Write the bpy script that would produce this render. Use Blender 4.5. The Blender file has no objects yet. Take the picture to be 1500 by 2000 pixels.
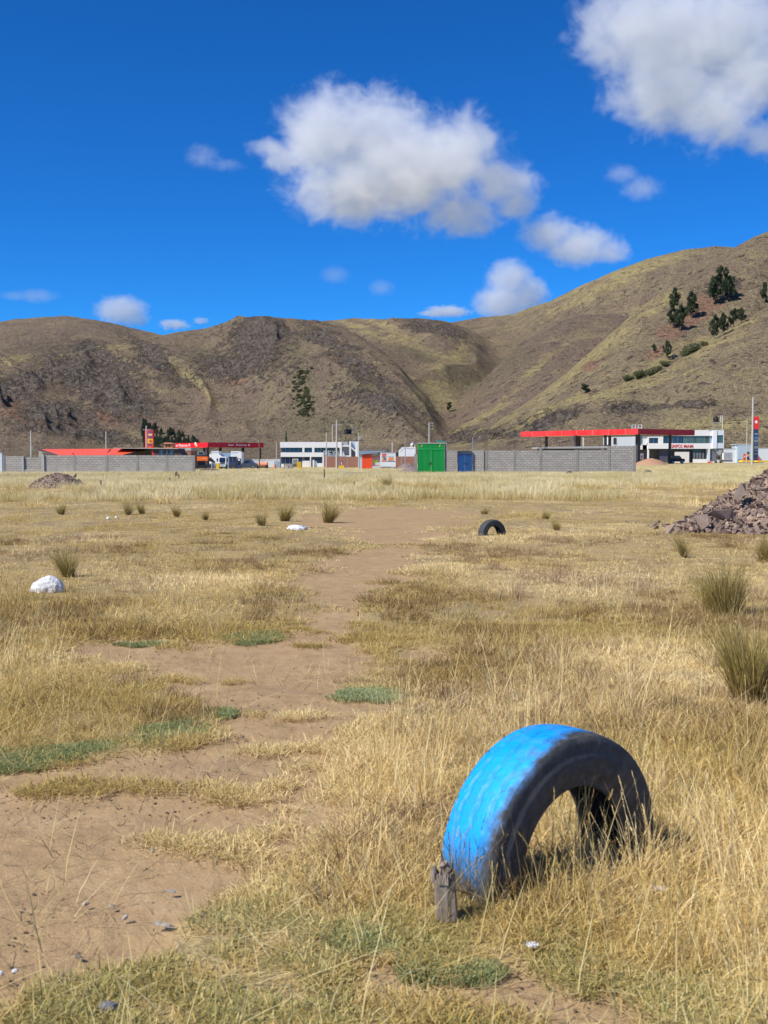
import bpy, bmesh, math, random
import numpy as np
from mathutils import Vector, Matrix

# ------------------------------------------------------------------ camera, sky, sun, exposure
S = bpy.context.scene
COL = S.collection
R = math.radians
F = 2200.0                # focal length in photo pixels (photo 1500 x 2000)
HZ = 893.0                # photo row of the horizon
CAMH = 1.6
PITCH = math.atan((1000.0 - HZ) / F)
cd = bpy.data.cameras.new('camera')
cam = bpy.data.objects.new('camera', cd)
COL.objects.link(cam)
cam.location = (0, 0, CAMH)
cam.rotation_euler = (math.pi / 2 - PITCH, 0, 0)
cd.sensor_fit = 'VERTICAL'
cd.sensor_height = 24.0
cd.lens = 24.0 * F / 2000.0
cd.clip_start = 0.05
cd.clip_end = 20000
cd.dof.use_dof = True
cd.dof.focus_distance = 60
cd.dof.aperture_fstop = 6.0
S.camera = cam

SUN_EL = 47.0
SUN_DIR = Vector((-0.84, -0.54, 0)).normalized()      # where the sun stands (horizontal)
w = bpy.data.worlds.new('World')
S.world = w
w.use_nodes = True
nt = w.node_tree
nt.nodes.clear()
wo = nt.nodes.new('ShaderNodeOutputWorld')
bg = nt.nodes.new('ShaderNodeBackground')
sky = nt.nodes.new('ShaderNodeTexSky')
sky.sky_type = 'NISHITA'
sky.sun_disc = False
sky.sun_elevation = R(SUN_EL)
sky.sun_rotation = math.atan2(SUN_DIR.x, SUN_DIR.y)
sky.altitude = 3800
sky.air_density = 1.0
sky.dust_density = 0.2
sky.ozone_density = 2.5
hs = nt.nodes.new('ShaderNodeHueSaturation')
hs.inputs['Saturation'].default_value = 1.22
hs.inputs['Value'].default_value = 1.0
bg.inputs['Strength'].default_value = 0.105
nt.links.new(sky.outputs[0], hs.inputs['Color'])
tint = nt.nodes.new('ShaderNodeMix')
tint.data_type = 'RGBA'
tint.blend_type = 'MULTIPLY'
tint.inputs[0].default_value = 1.0
tint.inputs[7].default_value = (0.21, 0.80, 1.27, 1)      # thin, deep blue highland air
nt.links.new(hs.outputs[0], tint.inputs[6])
nt.links.new(tint.outputs[2], bg.inputs['Color'])
nt.links.new(bg.outputs[0], wo.inputs['Surface'])

sd = bpy.data.lights.new('sun', 'SUN')
sd.energy = 4.8
sd.angle = R(0.5)
sd.color = (1.0, 0.93, 0.80)
sun = bpy.data.objects.new('sun', sd)
COL.objects.link(sun)
sv = Vector((SUN_DIR.x * math.cos(R(SUN_EL)), SUN_DIR.y * math.cos(R(SUN_EL)), math.sin(R(SUN_EL))))
sun.rotation_euler = sv.to_track_quat('Z', 'Y').to_euler()
sun.location = (-30, -10, 40)

S.view_settings.view_transform = 'Standard'
S.view_settings.look = 'None'
S.view_settings.exposure = 0.27
S.view_settings.gamma = 1.0
S.render.engine = 'CYCLES'
S.cycles.use_denoising = True
S.cycles.max_bounces = 8
S.cycles.diffuse_bounces = 3
S.cycles.transparent_max_bounces = 8
S.cycles.volume_bounces = 5
S.cycles.use_adaptive_sampling = True
S.cycles.adaptive_threshold = 0.02
S.cycles.sample_clamp_indirect = 4.0

rng = np.random.default_rng(7)
random.seed(7)

# ------------------------------------------------------------------ photo pixel <-> place
cP, sP = math.cos(PITCH), math.sin(PITCH)


def ray(px, py):
    u = px - 750.0
    v = 1000.0 - py
    return np.array([u, F * cP + v * sP, -F * sP + v * cP])


def at(px, py, Y):
    d = ray(px, py)
    return Vector((d[0] / d[1] * Y, Y, CAMH + d[2] / d[1] * Y))


def gp(px, py, z=0.0):
    d = ray(px, py)
    t = (z - CAMH) / d[2]
    return Vector((d[0] * t, d[1] * t, z))


def proj(x, y, z):
    dz = z - CAMH
    f = y * cP - dz * sP
    v = y * sP + dz * cP
    f = np.maximum(f, 1e-3)
    return 750.0 + x / f * F, 1000.0 - v / f * F


# ------------------------------------------------------------------ numpy noise
def _h(ix, iy, seed):
    n = (ix.astype(np.int64) * 374761393 + iy.astype(np.int64) * 668265263 + seed * 1442695041) & 0x7fffffff
    n = ((n ^ (n >> 13)) * 1274126177) & 0x7fffffff
    n = (n ^ (n >> 16)) & 0xffffff
    return n / float(0xffffff)


def vn(x, y, seed=0):
    ix = np.floor(x); iy = np.floor(y)
    fx = x - ix; fy = y - iy
    fx = fx * fx * fx * (fx * (fx * 6 - 15) + 10)
    fy = fy * fy * fy * (fy * (fy * 6 - 15) + 10)
    a = _h(ix, iy, seed); b = _h(ix + 1, iy, seed)
    c = _h(ix, iy + 1, seed); d = _h(ix + 1, iy + 1, seed)
    return (a + (b - a) * fx) * (1 - fy) + (c + (d - c) * fx) * fy


def fbm(x, y, octv=4, seed=0, gain=0.5):
    x = np.asarray(x, float); y = np.asarray(y, float)
    s = 0; a = 1.0; t = 0
    for o in range(octv):
        s = s + a * vn(x * 2 ** o + 17.3 * o, y * 2 ** o - 9.1 * o, seed + o * 31)
        t += a
        a *= gain
    return s / t            # 0..1


def ridge(x, y, octv=4, seed=0):
    s = 0; a = 1.0; t = 0
    for o in range(octv):
        n = 1 - np.abs(2 * vn(x * 2 ** o + 5.3 * o, y * 2 ** o + 2.7 * o, seed + o * 17) - 1)
        s = s + a * n * n
        t += a
        a *= 0.5
    return s / t


def sstep(a, b, x):
    t = np.clip((x - a) / (b - a), 0, 1)
    return t * t * (3 - 2 * t)


def inpoly(px, py, poly):
    px = np.asarray(px, float); py = np.asarray(py, float)
    r = np.zeros(px.shape, bool)
    n = len(poly)
    for i in range(n):
        x1, y1 = poly[i]; x2, y2 = poly[(i + 1) % n]
        if y1 == y2:
            continue
        c = (y1 > py) != (y2 > py)
        r ^= c & (px < (x2 - x1) * (py - y1) / (y2 - y1) + x1)
    return r


def sdpoly(px, py, poly):
    """signed distance (positive inside) in the units of the arguments"""
    d = np.full(np.shape(px), 1e9)
    n = len(poly)
    for i in range(n):
        x1, y1 = poly[i]; x2, y2 = poly[(i + 1) % n]
        ex, ey = x2 - x1, y2 - y1
        t = np.clip(((px - x1) * ex + (py - y1) * ey) / (ex * ex + ey * ey + 1e-9), 0, 1)
        d = np.minimum(d, np.hypot(px - x1 - t * ex, py - y1 - t * ey))
    return np.where(inpoly(px, py, poly), d, -d)


# ------------------------------------------------------------------ materials
class NT:
    def __init__(self, name):
        self.m = bpy.data.materials.new(name)
        self.m.use_nodes = True
        self.t = self.m.node_tree
        self.t.nodes.clear()
        self.out = self.t.nodes.new('ShaderNodeOutputMaterial')
        self._tc = None

    def n(self, typ, **kw):
        nd = self.t.nodes.new(typ)
        for k, v in kw.items():
            if k.startswith('i_'):
                key = k[2:]
                key = int(key) if key.isdigit() else key.replace('_', ' ')
                sock = nd.inputs[key]
                if isinstance(v, bpy.types.NodeSocket):
                    self.t.links.new(v, sock)
                else:
                    if isinstance(v, (tuple, list)) and len(v) == 3 and sock.type == 'RGBA':
                        v = tuple(v) + (1,)
                    sock.default_value = v
            else:
                setattr(nd, k, v)
        return nd

    def l(self, a, b):
        self.t.links.new(a, b)

    def obj(self):
        if not self._tc:
            self._tc = self.n('ShaderNodeTexCoord')
        return self._tc.outputs['Object']

    def attr(self, name, kind='GEOMETRY'):
        nd = self.n('ShaderNodeAttribute', attribute_name=name, attribute_type=kind)
        return nd

    def noise(self, scale, detail=4, rough=0.55, vec=None, dist=0.0, dim='3D'):
        nd = self.n('ShaderNodeTexNoise', noise_dimensions=dim, i_Scale=scale, i_Detail=detail, i_Roughness=rough, i_Distortion=dist)
        self.l(vec if vec is not None else self.obj(), nd.inputs['Vector'])
        return nd.outputs['Fac']

    def ramp(self, fac, stops, interp='LINEAR'):
        nd = self.n('ShaderNodeValToRGB')
        cr = nd.color_ramp
        cr.interpolation = interp
        while len(cr.elements) < len(stops):
            cr.elements.new(0.5)
        for e, (p, c) in zip(cr.elements, stops):
            e.position = p
            e.color = tuple(c) + (1,) if len(c) == 3 else c
        self.l(fac, nd.inputs[0])
        return nd.outputs[0]

    def rng(self, v, a, b, c=0.0, d=1.0):
        nd = self.n('ShaderNodeMapRange', i_1=a, i_2=b, i_3=c, i_4=d)
        self.l(v, nd.inputs[0])
        return nd.outputs[0]

    def math(self, op, a, b=0.0):
        nd = self.n('ShaderNodeMath', operation=op)
        for i, v in enumerate((a, b)):
            if isinstance(v, bpy.types.NodeSocket):
                self.l(v, nd.inputs[i])
            else:
                nd.inputs[i].default_value = v
        return nd.outputs[0]

    def mix(self, fac, a, b, blend='MIX'):
        nd = self.n('ShaderNodeMix', data_type='RGBA', blend_type=blend)
        for i, v in ((0, fac), (6, a), (7, b)):
            if isinstance(v, bpy.types.NodeSocket):
                self.l(v, nd.inputs[i])
            elif i:
                nd.inputs[i].default_value = tuple(v) + (1,) if len(v) == 3 else v
            else:
                nd.inputs[i].default_value = v
        return nd.outputs[2]

    def bump(self, h, strength=0.4, dist=0.02):
        nd = self.n('ShaderNodeBump', i_Strength=strength, i_Distance=dist)
        self.l(h, nd.inputs['Height'])
        return nd.outputs[0]

    def pbr(self, col, rough=0.8, normal=None, metal=0.0, spec=0.3, **kw):
        nd = self.n('ShaderNodeBsdfPrincipled')
        for k, v in (('Base Color', col), ('Roughness', rough), ('Metallic', metal), ('Specular IOR Level', spec)):
            if isinstance(v, bpy.types.NodeSocket):
                self.l(v, nd.inputs[k])
            else:
                if k == 'Base Color':
                    v = tuple(v) + (1,)
                nd.inputs[k].default_value = v
        for k, v in kw.items():
            nd.inputs[k.replace('_', ' ')].default_value = v
        if normal is not None:
            self.l(normal, nd.inputs['Normal'])
        self.l(nd.outputs[0], self.out.inputs['Surface'])
        return nd


_mats = {}


def paint(name, col, rough=0.7, var=0.12, scale=1.5, bump=0.15, metal=0.0, spec=0.3, dirt=0.25, dirtcol=(0.22, 0.17, 0.12)):
    """weathered painted or plain surface"""
    if name in _mats:
        return _mats[name]
    t = NT(name)
    n1 = t.noise(scale, 6, 0.6)
    n2 = t.noise(scale * 9, 3, 0.6)
    c1 = tuple(c * (1 - var) for c in col)
    c2 = tuple(min(1, c * (1 + var)) for c in col)
    c = t.ramp(n1, [(0.3, c1), (0.7, c2)])
    d = t.math('MULTIPLY', t.rng(n1, 0.45, 0.8), dirt)
    c = t.mix(d, c, dirtcol)
    t.pbr(c, t.rng(n2, 0.2, 0.8, rough - 0.08, min(1, rough + 0.08)), t.bump(n2, bump, 0.01), metal, spec)
    _mats[name] = t.m
    return t.m


# ------------------------------------------------------------------ object helpers
def tag(o, label=None, cat=None, group=None, kind=None):
    if label: o['label'] = label
    if cat: o['category'] = cat
    if group: o['group'] = group
    if kind: o['kind'] = kind
    return o


def link(o, parent=None):
    COL.objects.link(o)
    if parent is not None:
        o.parent = parent
    return o


def empty(name, loc, rz=0.0, label=None, cat=None, group=None):
    o = bpy.data.objects.new(name, None)
    o.empty_display_size = 0.3
    o.location = loc
    o.rotation_euler = (0, 0, rz)
    COL.objects.link(o)
    return tag(o, label, cat, group)


def npmesh(name, verts, faces, mat=None, smooth=False, attrs=None):
    """verts (n,3) array, faces (m,3|4) array"""
    me = bpy.data.meshes.new(name)
    verts = np.asarray(verts, np.float32)
    faces = np.asarray(faces, np.int32)
    k = faces.shape[1]
    me.vertices.add(len(verts))
    me.vertices.foreach_set('co', verts.ravel())
    me.loops.add(faces.size)
    me.loops.foreach_set('vertex_index', faces.ravel())
    me.polygons.add(len(faces))
    me.polygons.foreach_set('loop_start', np.arange(0, faces.size, k, dtype=np.int32))
    me.polygons.foreach_set('loop_total', np.full(len(faces), k, np.int32))
    me.update(calc_edges=True)
    me.polygons.foreach_set('use_smooth', np.full(len(faces), bool(smooth)))
    for an, av in (attrs or {}).items():
        a = me.attributes.new(an, 'FLOAT', 'POINT')
        a.data.foreach_set('value', np.asarray(av, np.float32).ravel())
    if mat:
        me.materials.append(mat)
    return me


SPLIT = {'paint_mark': 'paint_mark', 'bars': 'bar', 'front_wall': 'front_wall', 'barge_board': 'barge_board', 'roof_rod': 'roof_rod', 'posts': 'post', 'prongs': 'prong', 'emblem': 'emblem'}


class MB:
    """collects boxes, prisms, tubes; build() links them as one mesh object"""

    def __init__(self):
        self.bm = bmesh.new()

    def box(self, x0, x1, y0, y1, z0, z1, bev=0.0):
        vs = [self.bm.verts.new(p) for p in ((x0, y0, z0), (x1, y0, z0), (x1, y1, z0), (x0, y1, z0), (x0, y0, z1), (x1, y0, z1), (x1, y1, z1), (x0, y1, z1))]
        fs = [self.bm.faces.new([vs[i] for i in f]) for f in ((0, 3, 2, 1), (4, 5, 6, 7), (0, 1, 5, 4), (1, 2, 6, 5), (2, 3, 7, 6), (3, 0, 4, 7))]
        if bev:
            es = list({e for f in fs for e in f.edges})
            bmesh.ops.bevel(self.bm, geom=es, offset=bev, segments=2, affect='EDGES')
        return self

    def prism(self, pts, d0, d1, axis='y'):
        """polygon pts (a,b) extruded along axis from d0 to d1; axis y: (x,z); axis z: (x,y); axis x: (y,z)"""
        def mk(p, d):
            return {'y': (p[0], d, p[1]), 'z': (p[0], p[1], d), 'x': (d, p[0], p[1])}[axis]
        a = [self.bm.verts.new(mk(p, d0)) for p in pts]
        b = [self.bm.verts.new(mk(p, d1)) for p in pts]
        n = len(pts)
        self.bm.faces.new(a)
        self.bm.faces.new(b[::-1])
        for i in range(n):
            self.bm.faces.new((a[i], b[i], b[(i + 1) % n], a[(i + 1) % n]))
        return self

    def quad(self, *p):
        self.bm.faces.new([self.bm.verts.new(q) for q in p])
        return self

    def tube(self, p, q, r0, r1=None, seg=8, cap=True):
        r1 = r0 if r1 is None else r1
        p = Vector(p); q = Vector(q)
        d = (q - p).normalized()
        u = d.orthogonal().normalized(); v = d.cross(u)
        a = []; b = []
        for i in range(seg):
            t = 2 * math.pi * i / seg
            o = u * math.cos(t) + v * math.sin(t)
            a.append(self.bm.verts.new(p + o * r0)); b.append(self.bm.verts.new(q + o * r1))
        for i in range(seg):
            self.bm.faces.new((a[i], a[(i + 1) % seg], b[(i + 1) % seg], b[i]))
        if cap:
            self.bm.faces.new(a[::-1]); self.bm.faces.new(b)
        return self

    def lathe(self, prof, cx=0, cy=0, seg=20):
        """profile [(r,z)...] revolved about vertical axis at cx,cy"""
        rings = []
        for r, z in prof:
            rings.append([self.bm.verts.new((cx + r * math.cos(2 * math.pi * i / seg), cy + r * math.sin(2 * math.pi * i / seg), z)) for i in range(seg)])
        for a, b in zip(rings[:-1], rings[1:]):
            for i in range(seg):
                self.bm.faces.new((a[i], a[(i + 1) % seg], b[(i + 1) % seg], b[i]))
        self.bm.faces.new(rings[0][::-1]); self.bm.faces.new(rings[-1])
        return self

    def build(self, name, mat, parent=None, smooth=False, loc=None):
        if name in SPLIT:
            seen = set(); isl = []
            for v in self.bm.verts:
                if v in seen: continue
                st = [v]; seen.add(v); cur = []
                while st:
                    a = st.pop(); cur.append(a)
                    for e in a.link_edges:
                        b = e.other_vert(a)
                        if b not in seen: seen.add(b); st.append(b)
                isl.append(cur)
            if len(isl) > 1:
                out = None
                for cur in isl:
                    m2 = MB(); mp = {v: m2.bm.verts.new(v.co) for v in cur}
                    for f in {f for v in cur for f in v.link_faces}: m2.bm.faces.new([mp[v] for v in f.verts])
                    out = m2._one(SPLIT[name], mat, parent, smooth, loc)
                return out
            name = SPLIT[name]
        return self._one(name, mat, parent, smooth, loc)

    def _one(self, name, mat, parent=None, smooth=False, loc=None):
        me = bpy.data.meshes.new(name)
        bmesh.ops.remove_doubles(self.bm, verts=self.bm.verts, dist=1e-6)
        bmesh.ops.recalc_face_normals(self.bm, faces=self.bm.faces)
        self.bm.to_mesh(me)
        self.bm.free()
        if mat: me.materials.append(mat)
        if smooth:
            me.polygons.foreach_set('use_smooth', [True] * len(me.polygons))
            me.set_sharp_from_angle(angle=R(40))
        o = bpy.data.objects.new(name, me)
        if loc is not None: o.location = loc
        return link(o, parent)


def copy_thing(o, loc=None, rz=None, scale=None):
    c = o.copy()
    COL.objects.link(c)
    for ch in o.children:
        d = ch.copy(); COL.objects.link(d); d.parent = c
        for g in ch.children:
            e = g.copy(); COL.objects.link(e); e.parent = d
    if loc is not None: c.location = loc
    if rz is not None: c.rotation_euler = (c.rotation_euler[0], c.rotation_euler[1], rz)
    if scale is not None: c.scale = scale
    return c


def text_mesh(s, size_h, width=None, depth=0.02, name='lettering'):
    """flat lettering in the local x-z plane, lower left at the origin; faces -y"""
    cu = bpy.data.curves.new('txt', 'FONT')
    cu.body = s
    cu.size = 1.0
    cu.extrude = 0.01
    cu.resolution_u = 3
    cu.offset = 0.008
    o = bpy.data.objects.new('txt', cu)
    COL.objects.link(o)
    dg = bpy.context.evaluated_depsgraph_get()
    me = bpy.data.meshes.new_from_object(o.evaluated_get(dg))
    bpy.data.objects.remove(o)
    bpy.data.curves.remove(cu)
    co = np.empty(len(me.vertices) * 3, np.float32)
    me.vertices.foreach_get('co', co)
    co = co.reshape(-1, 3)
    mn = co.min(0); mx = co.max(0)
    co = (co - mn) / np.maximum(mx - mn, 1e-6)
    hh = size_h
    ww = width if width else size_h * (mx[0] - mn[0]) / (mx[1] - mn[1])
    out = np.stack([co[:, 0] * ww, -co[:, 2] * depth, co[:, 1] * hh], 1)
    me.vertices.foreach_set('co', out.astype(np.float32).ravel())
    me.update()
    me.name = name
    return me

# ------------------------------------------------------------------ the lie of the land
FARZ_PX = [(-400, -0.3), (0, -0.25), (300, -0.55), (850, -0.55), (1100, -0.05), (1250, 0.4), (1900, 0.5)]


def farz(px):
    xs, zs = zip(*FARZ_PX)
    return np.interp(px, xs, zs)


def ground_z(x, y):
    x = np.asarray(x, float); y = np.asarray(y, float)
    r = np.hypot(x, y)
    px = 750 + F * x / np.maximum(y, 1.0)
    px = np.where(y < 1.0, 750, px)
    z = farz(px) * sstep(95, 230, r)
    near = 1 - sstep(60, 140, r)
    z = z + near * (0.10 * (fbm(x * 0.13 + 3, y * 0.13, 3, 5) - 0.5)) * sstep(4, 14, r)
    z = z + near * 0.045 * (fbm(x * 0.9, y * 0.9, 3, 9) - 0.5)
    z = z - 3.0 * sstep(500, 900, r)
    return z


def gz(x, y):
    return float(ground_z(np.array([x]), np.array([y]))[0])


def gpt(px, py):
    """the ground point seen at a photo pixel"""
    z = 0.0
    for _ in range(6):
        p = gp(px, py, z)
        z = gz(p.x, p.y)
    return Vector((p.x, p.y, z))


# bare earth, green mats (outlines by photo pixel, carried to the ground)
BARE = [
    [(-300, 1500), (100, 1495), (230, 1465), (350, 1452), (440, 1425), (470, 1385), (400, 1352), (330, 1335), (240, 1320), (150, 1275), (130, 1246),
     (350, 1238), (500, 1252), (570, 1228), (640, 1222), (650, 1245), (615, 1290), (640, 1340), (760, 1362), (880, 1385), (800, 1402),
     (730, 1420), (700, 1450), (690, 1500), (640, 1560), (625, 1610), (560, 1650), (450, 1705), (390, 1760), (350, 1800), (330, 1850),
     (230, 1900), (60, 1955), (-100, 2010), (-100, 2150), (-400, 2150)],
    [(-300, 1990), (60, 1985), (250, 1970), (300, 2000), (200, 2150), (-300, 2150)],
    [(640, 1905), (700, 1880), (800, 1872), (900, 1905), (1010, 1885), (1080, 1915), (1060, 1945), (960, 1950), (860, 1962), (740, 1958), (650, 1935)],
    [(560, 1860), (680, 1840), (760, 1850), (700, 1872), (600, 1880)],
    [(1030, 1960), (1130, 1945), (1210, 1985), (1150, 2040), (1040, 2030)],
    [(520, 1300), (590, 1225), (600, 1175), (560, 1140), (610, 1110), (680, 1085), (700, 1050), (640, 1035), (560, 1030), (560, 1012), (660, 996), (800, 992), (930, 1003), (930, 1022),
     (880, 1040), (850, 1075), (800, 1115), (765, 1160), (720, 1215), (700, 1260), (720, 1300), (620, 1330)],
    [(780, 1262), (880, 1258), (850, 1278), (790, 1280)],
    [(1080, 1195), (1220, 1190), (1180, 1212), (1090, 1214)],
    [(1180, 1310), (1330, 1300), (1420, 1322), (1300, 1340)],
    [(580, 1440), (640, 1410), (700, 1420), (660, 1480), (600, 1500)],
]
BARE_G = [[tuple(gp(*p)[:2]) for p in poly] for poly in BARE]
GREEN = [
    [(-80, 1500), (90, 1497), (220, 1462), (215, 1448), (130, 1443), (60, 1455), (-80, 1468)],
    [(258, 1440), (300, 1420), (360, 1405), (430, 1425), (432, 1438), (340, 1442), (300, 1453)],
    [(440, 1243), (470, 1232), (550, 1232), (545, 1245), (480, 1252)],
    [(625, 1352), (680, 1340), (800, 1345), (795, 1356), (680, 1362)],
    [(780, 1388), (850, 1378), (850, 1396), (790, 1397)],
    [(230, 1250), (330, 1241), (335, 1250), (260, 1257)],
    [(560, 1910), (640, 1895), (640, 1925), (570, 1925)],
    [(690, 1830), (760, 1825), (760, 1850), (700, 1852)],
    [(880, 1895), (950, 1885), (960, 1915), (890, 1922)],
    [(800, 1880), (850, 1870), (860, 1900), (810, 1905)],
    [(390, 1385), (450, 1378), (455, 1393), (410, 1395)],
]
GREEN_G = [[tuple(gp(*p)[:2]) for p in poly] for poly in GREEN]


def bare_at(x, y):
    b = np.full(np.shape(x), -9.0)
    r = np.hypot(x, y)
    for i, g in enumerate(BARE_G):
        if i == 1:      # the trodden way farther out is only half worn
            continue
        b = np.maximum(b, sdpoly(x, y, g))
    w1 = sdpoly(x, y, BARE_G[1])
    r = np.hypot(x, y)
    k = 0.05 + 0.035 * r
    n = (fbm(x * 1.6, y * 1.6, 4, 21) - 0.5) * 2 * k * 1.4 + (fbm(x * 7, y * 7, 2, 22) - 0.5) * 0.14
    full = sstep(-0.5, 0.5, (b + n) / (k * 0.8))
    track = sstep(-0.9, 0.9, (w1 + 1.6 * n) / k) * (0.22 + 0.62 * sstep(0.46, 0.60, fbm(x * 1.1, y * 0.45, 4, 23)))
    return np.maximum(full, track)


def green_at(x, y):
    b = np.full(np.shape(x), -9.0)
    for g in GREEN_G:
        b = np.maximum(b, sdpoly(x, y, g))
    n = (fbm(x * 3.5, y * 3.5, 3, 31) - 0.5) * 0.22
    return sstep(-0.04, 0.05, b + n)


def dry_at(x, y):
    """0..1 how lush the golden grass stands"""
    a = fbm(x * 0.35, y * 0.22, 4, 41)
    return sstep(0.36, 0.62, a)


# ------------------------------------------------------------------ ground sheet
def polar_sheet(name, rads, azs, zf, mat, attrf):
    RR, AA = np.meshgrid(rads, azs, indexing='ij')
    X = RR * np.sin(AA); Y = RR * np.cos(AA)
    Z = zf(X, Y)
    nr, na = RR.shape
    v = np.stack([X, Y, Z], -1).reshape(-1, 3)
    i = np.arange(nr - 1)[:, None] * na + np.arange(na - 1)[None, :]
    f = np.stack([i, i + 1, i + na + 1, i + na], -1).reshape(-1, 4)[:, ::-1]
    at_ = {k: a.reshape(-1) for k, a in attrf(X, Y, Z).items()}
    me = npmesh(name, v, f, mat, True, at_)
    return link(bpy.data.objects.new(name, me))


def ground_mat():
    t = NT('field_soil')
    bare = t.attr('bare').outputs['Fac']
    green = t.attr('green').outputs['Fac']
    far = t.attr('far').outputs['Fac']
    n1 = t.noise(0.7, 5, 0.6)
    n2 = t.noise(6, 6, 0.65)
    n3 = t.noise(60, 4, 0.6)
    n4 = t.noise(260, 2, 0.6)
    soil = t.ramp(n2, [(0.3, (0.33, 0.225, 0.12)), (0.55, (0.425, 0.298, 0.158)), (0.75, (0.475, 0.34, 0.185))])
    soil = t.mix(t.rng(n1, 0.5, 0.72, 0, 0.5), soil, (0.37, 0.25, 0.155))
    nb = t.noise(1.7, 6, 0.7, dist=0.8)
    soil = t.mix(t.rng(nb, 0.52, 0.66, 0, 0.45), soil, (0.27, 0.195, 0.125))
    soil = t.mix(t.rng(nb, 0.46, 0.34, 0, 0.4), soil, (0.52, 0.39, 0.235))
    # gravelly dark crumbs
    vo = t.n('ShaderNodeTexVoronoi', i_Scale=42.0)
    t.l(t.obj(), vo.inputs['Vector'])
    crumbs = t.math('MULTIPLY', t.math('LESS_THAN', vo.outputs['Distance'], 0.22), t.rng(n2, 0.48, 0.62))
    soil = t.mix(t.math('MULTIPLY', crumbs, 0.55), soil, (0.17, 0.12, 0.085))
    soil = t.mix(t.rng(n4, 0.35, 0.65, 0.0, 0.35), soil, (0.24, 0.16, 0.10))
    litter = t.ramp(n3, [(0.3, (0.20, 0.145, 0.075)), (0.5, (0.36, 0.275, 0.13)), (0.68, (0.55, 0.43, 0.21))])
    mp = t.n('ShaderNodeMapping'); t.l(t.obj(), mp.inputs[0]); mp.inputs['Scale'].default_value = (0.8, 0.45, 1)
    n5 = t.noise(1.0, 6, 0.7, vec=mp.outputs[0])
    litter = t.mix(t.rng(n5, 0.44, 0.60, 0.0, 0.75), litter, (0.225, 0.165, 0.10))
    litter = t.mix(t.rng(n2, 0.5, 0.7, 0, 0.4), litter, (0.40, 0.28, 0.16))
    litter = t.mix(t.math('MULTIPLY', green, 0.7), litter, (0.12, 0.15, 0.07))
    c = t.mix(bare, litter, soil)
    # the far plain: pale grass and worn verge
    fc = t.ramp(t.noise(0.12, 5, 0.6), [(0.35, (0.40, 0.32, 0.16)), (0.6, (0.50, 0.42, 0.22))])
    c = t.mix(far, c, fc)
    h = t.math('ADD', t.math('MULTIPLY', n2, 0.7), t.math('ADD', t.math('MULTIPLY', n3, 0.18), t.math('MULTIPLY', n4, 0.05)))
    nrm = t.bump(h, 0.6, 0.05)
    t.pbr(c, 0.95, nrm, spec=0.1)
    return t.m


def g_attrs(X, Y, Z):
    r = np.hypot(X, Y)
    return {'bare': bare_at(X, Y), 'green': green_at(X, Y), 'far': sstep(80, 130, r)}


def g_z(X, Y):
    r = np.hypot(X, Y)
    z = ground_z(X, Y)
    m = r < 40
    b = np.zeros_like(X)
    b[m] = bare_at(X[m], Y[m])
    near = 1 - sstep(8, 20, r)
    z = z - 0.02 * b * (1 - sstep(20, 40, r))
    z = z + near * (0.012 * (fbm(X * 6, Y * 6, 3, 77) - 0.5) + 0.006 * (fbm(X * 28, Y * 28, 2, 78) - 0.5))
    return z


rads = [0.3, 1.2, 2.0]
while rads[-1] < 40: rads.append(rads[-1] * 1.0055)
while rads[-1] < 600: rads.append(rads[-1] * 1.02)
az = np.concatenate([np.linspace(-math.pi, -0.46, 60)[:-1], np.linspace(-0.46, 0.46, 420), np.linspace(0.46, math.pi, 60)[1:]])
rads += [1200, 2500, 6000]
ground = polar_sheet('ground', np.array(rads), az, g_z, ground_mat(), g_attrs)
tag(ground, kind='structure')

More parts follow.
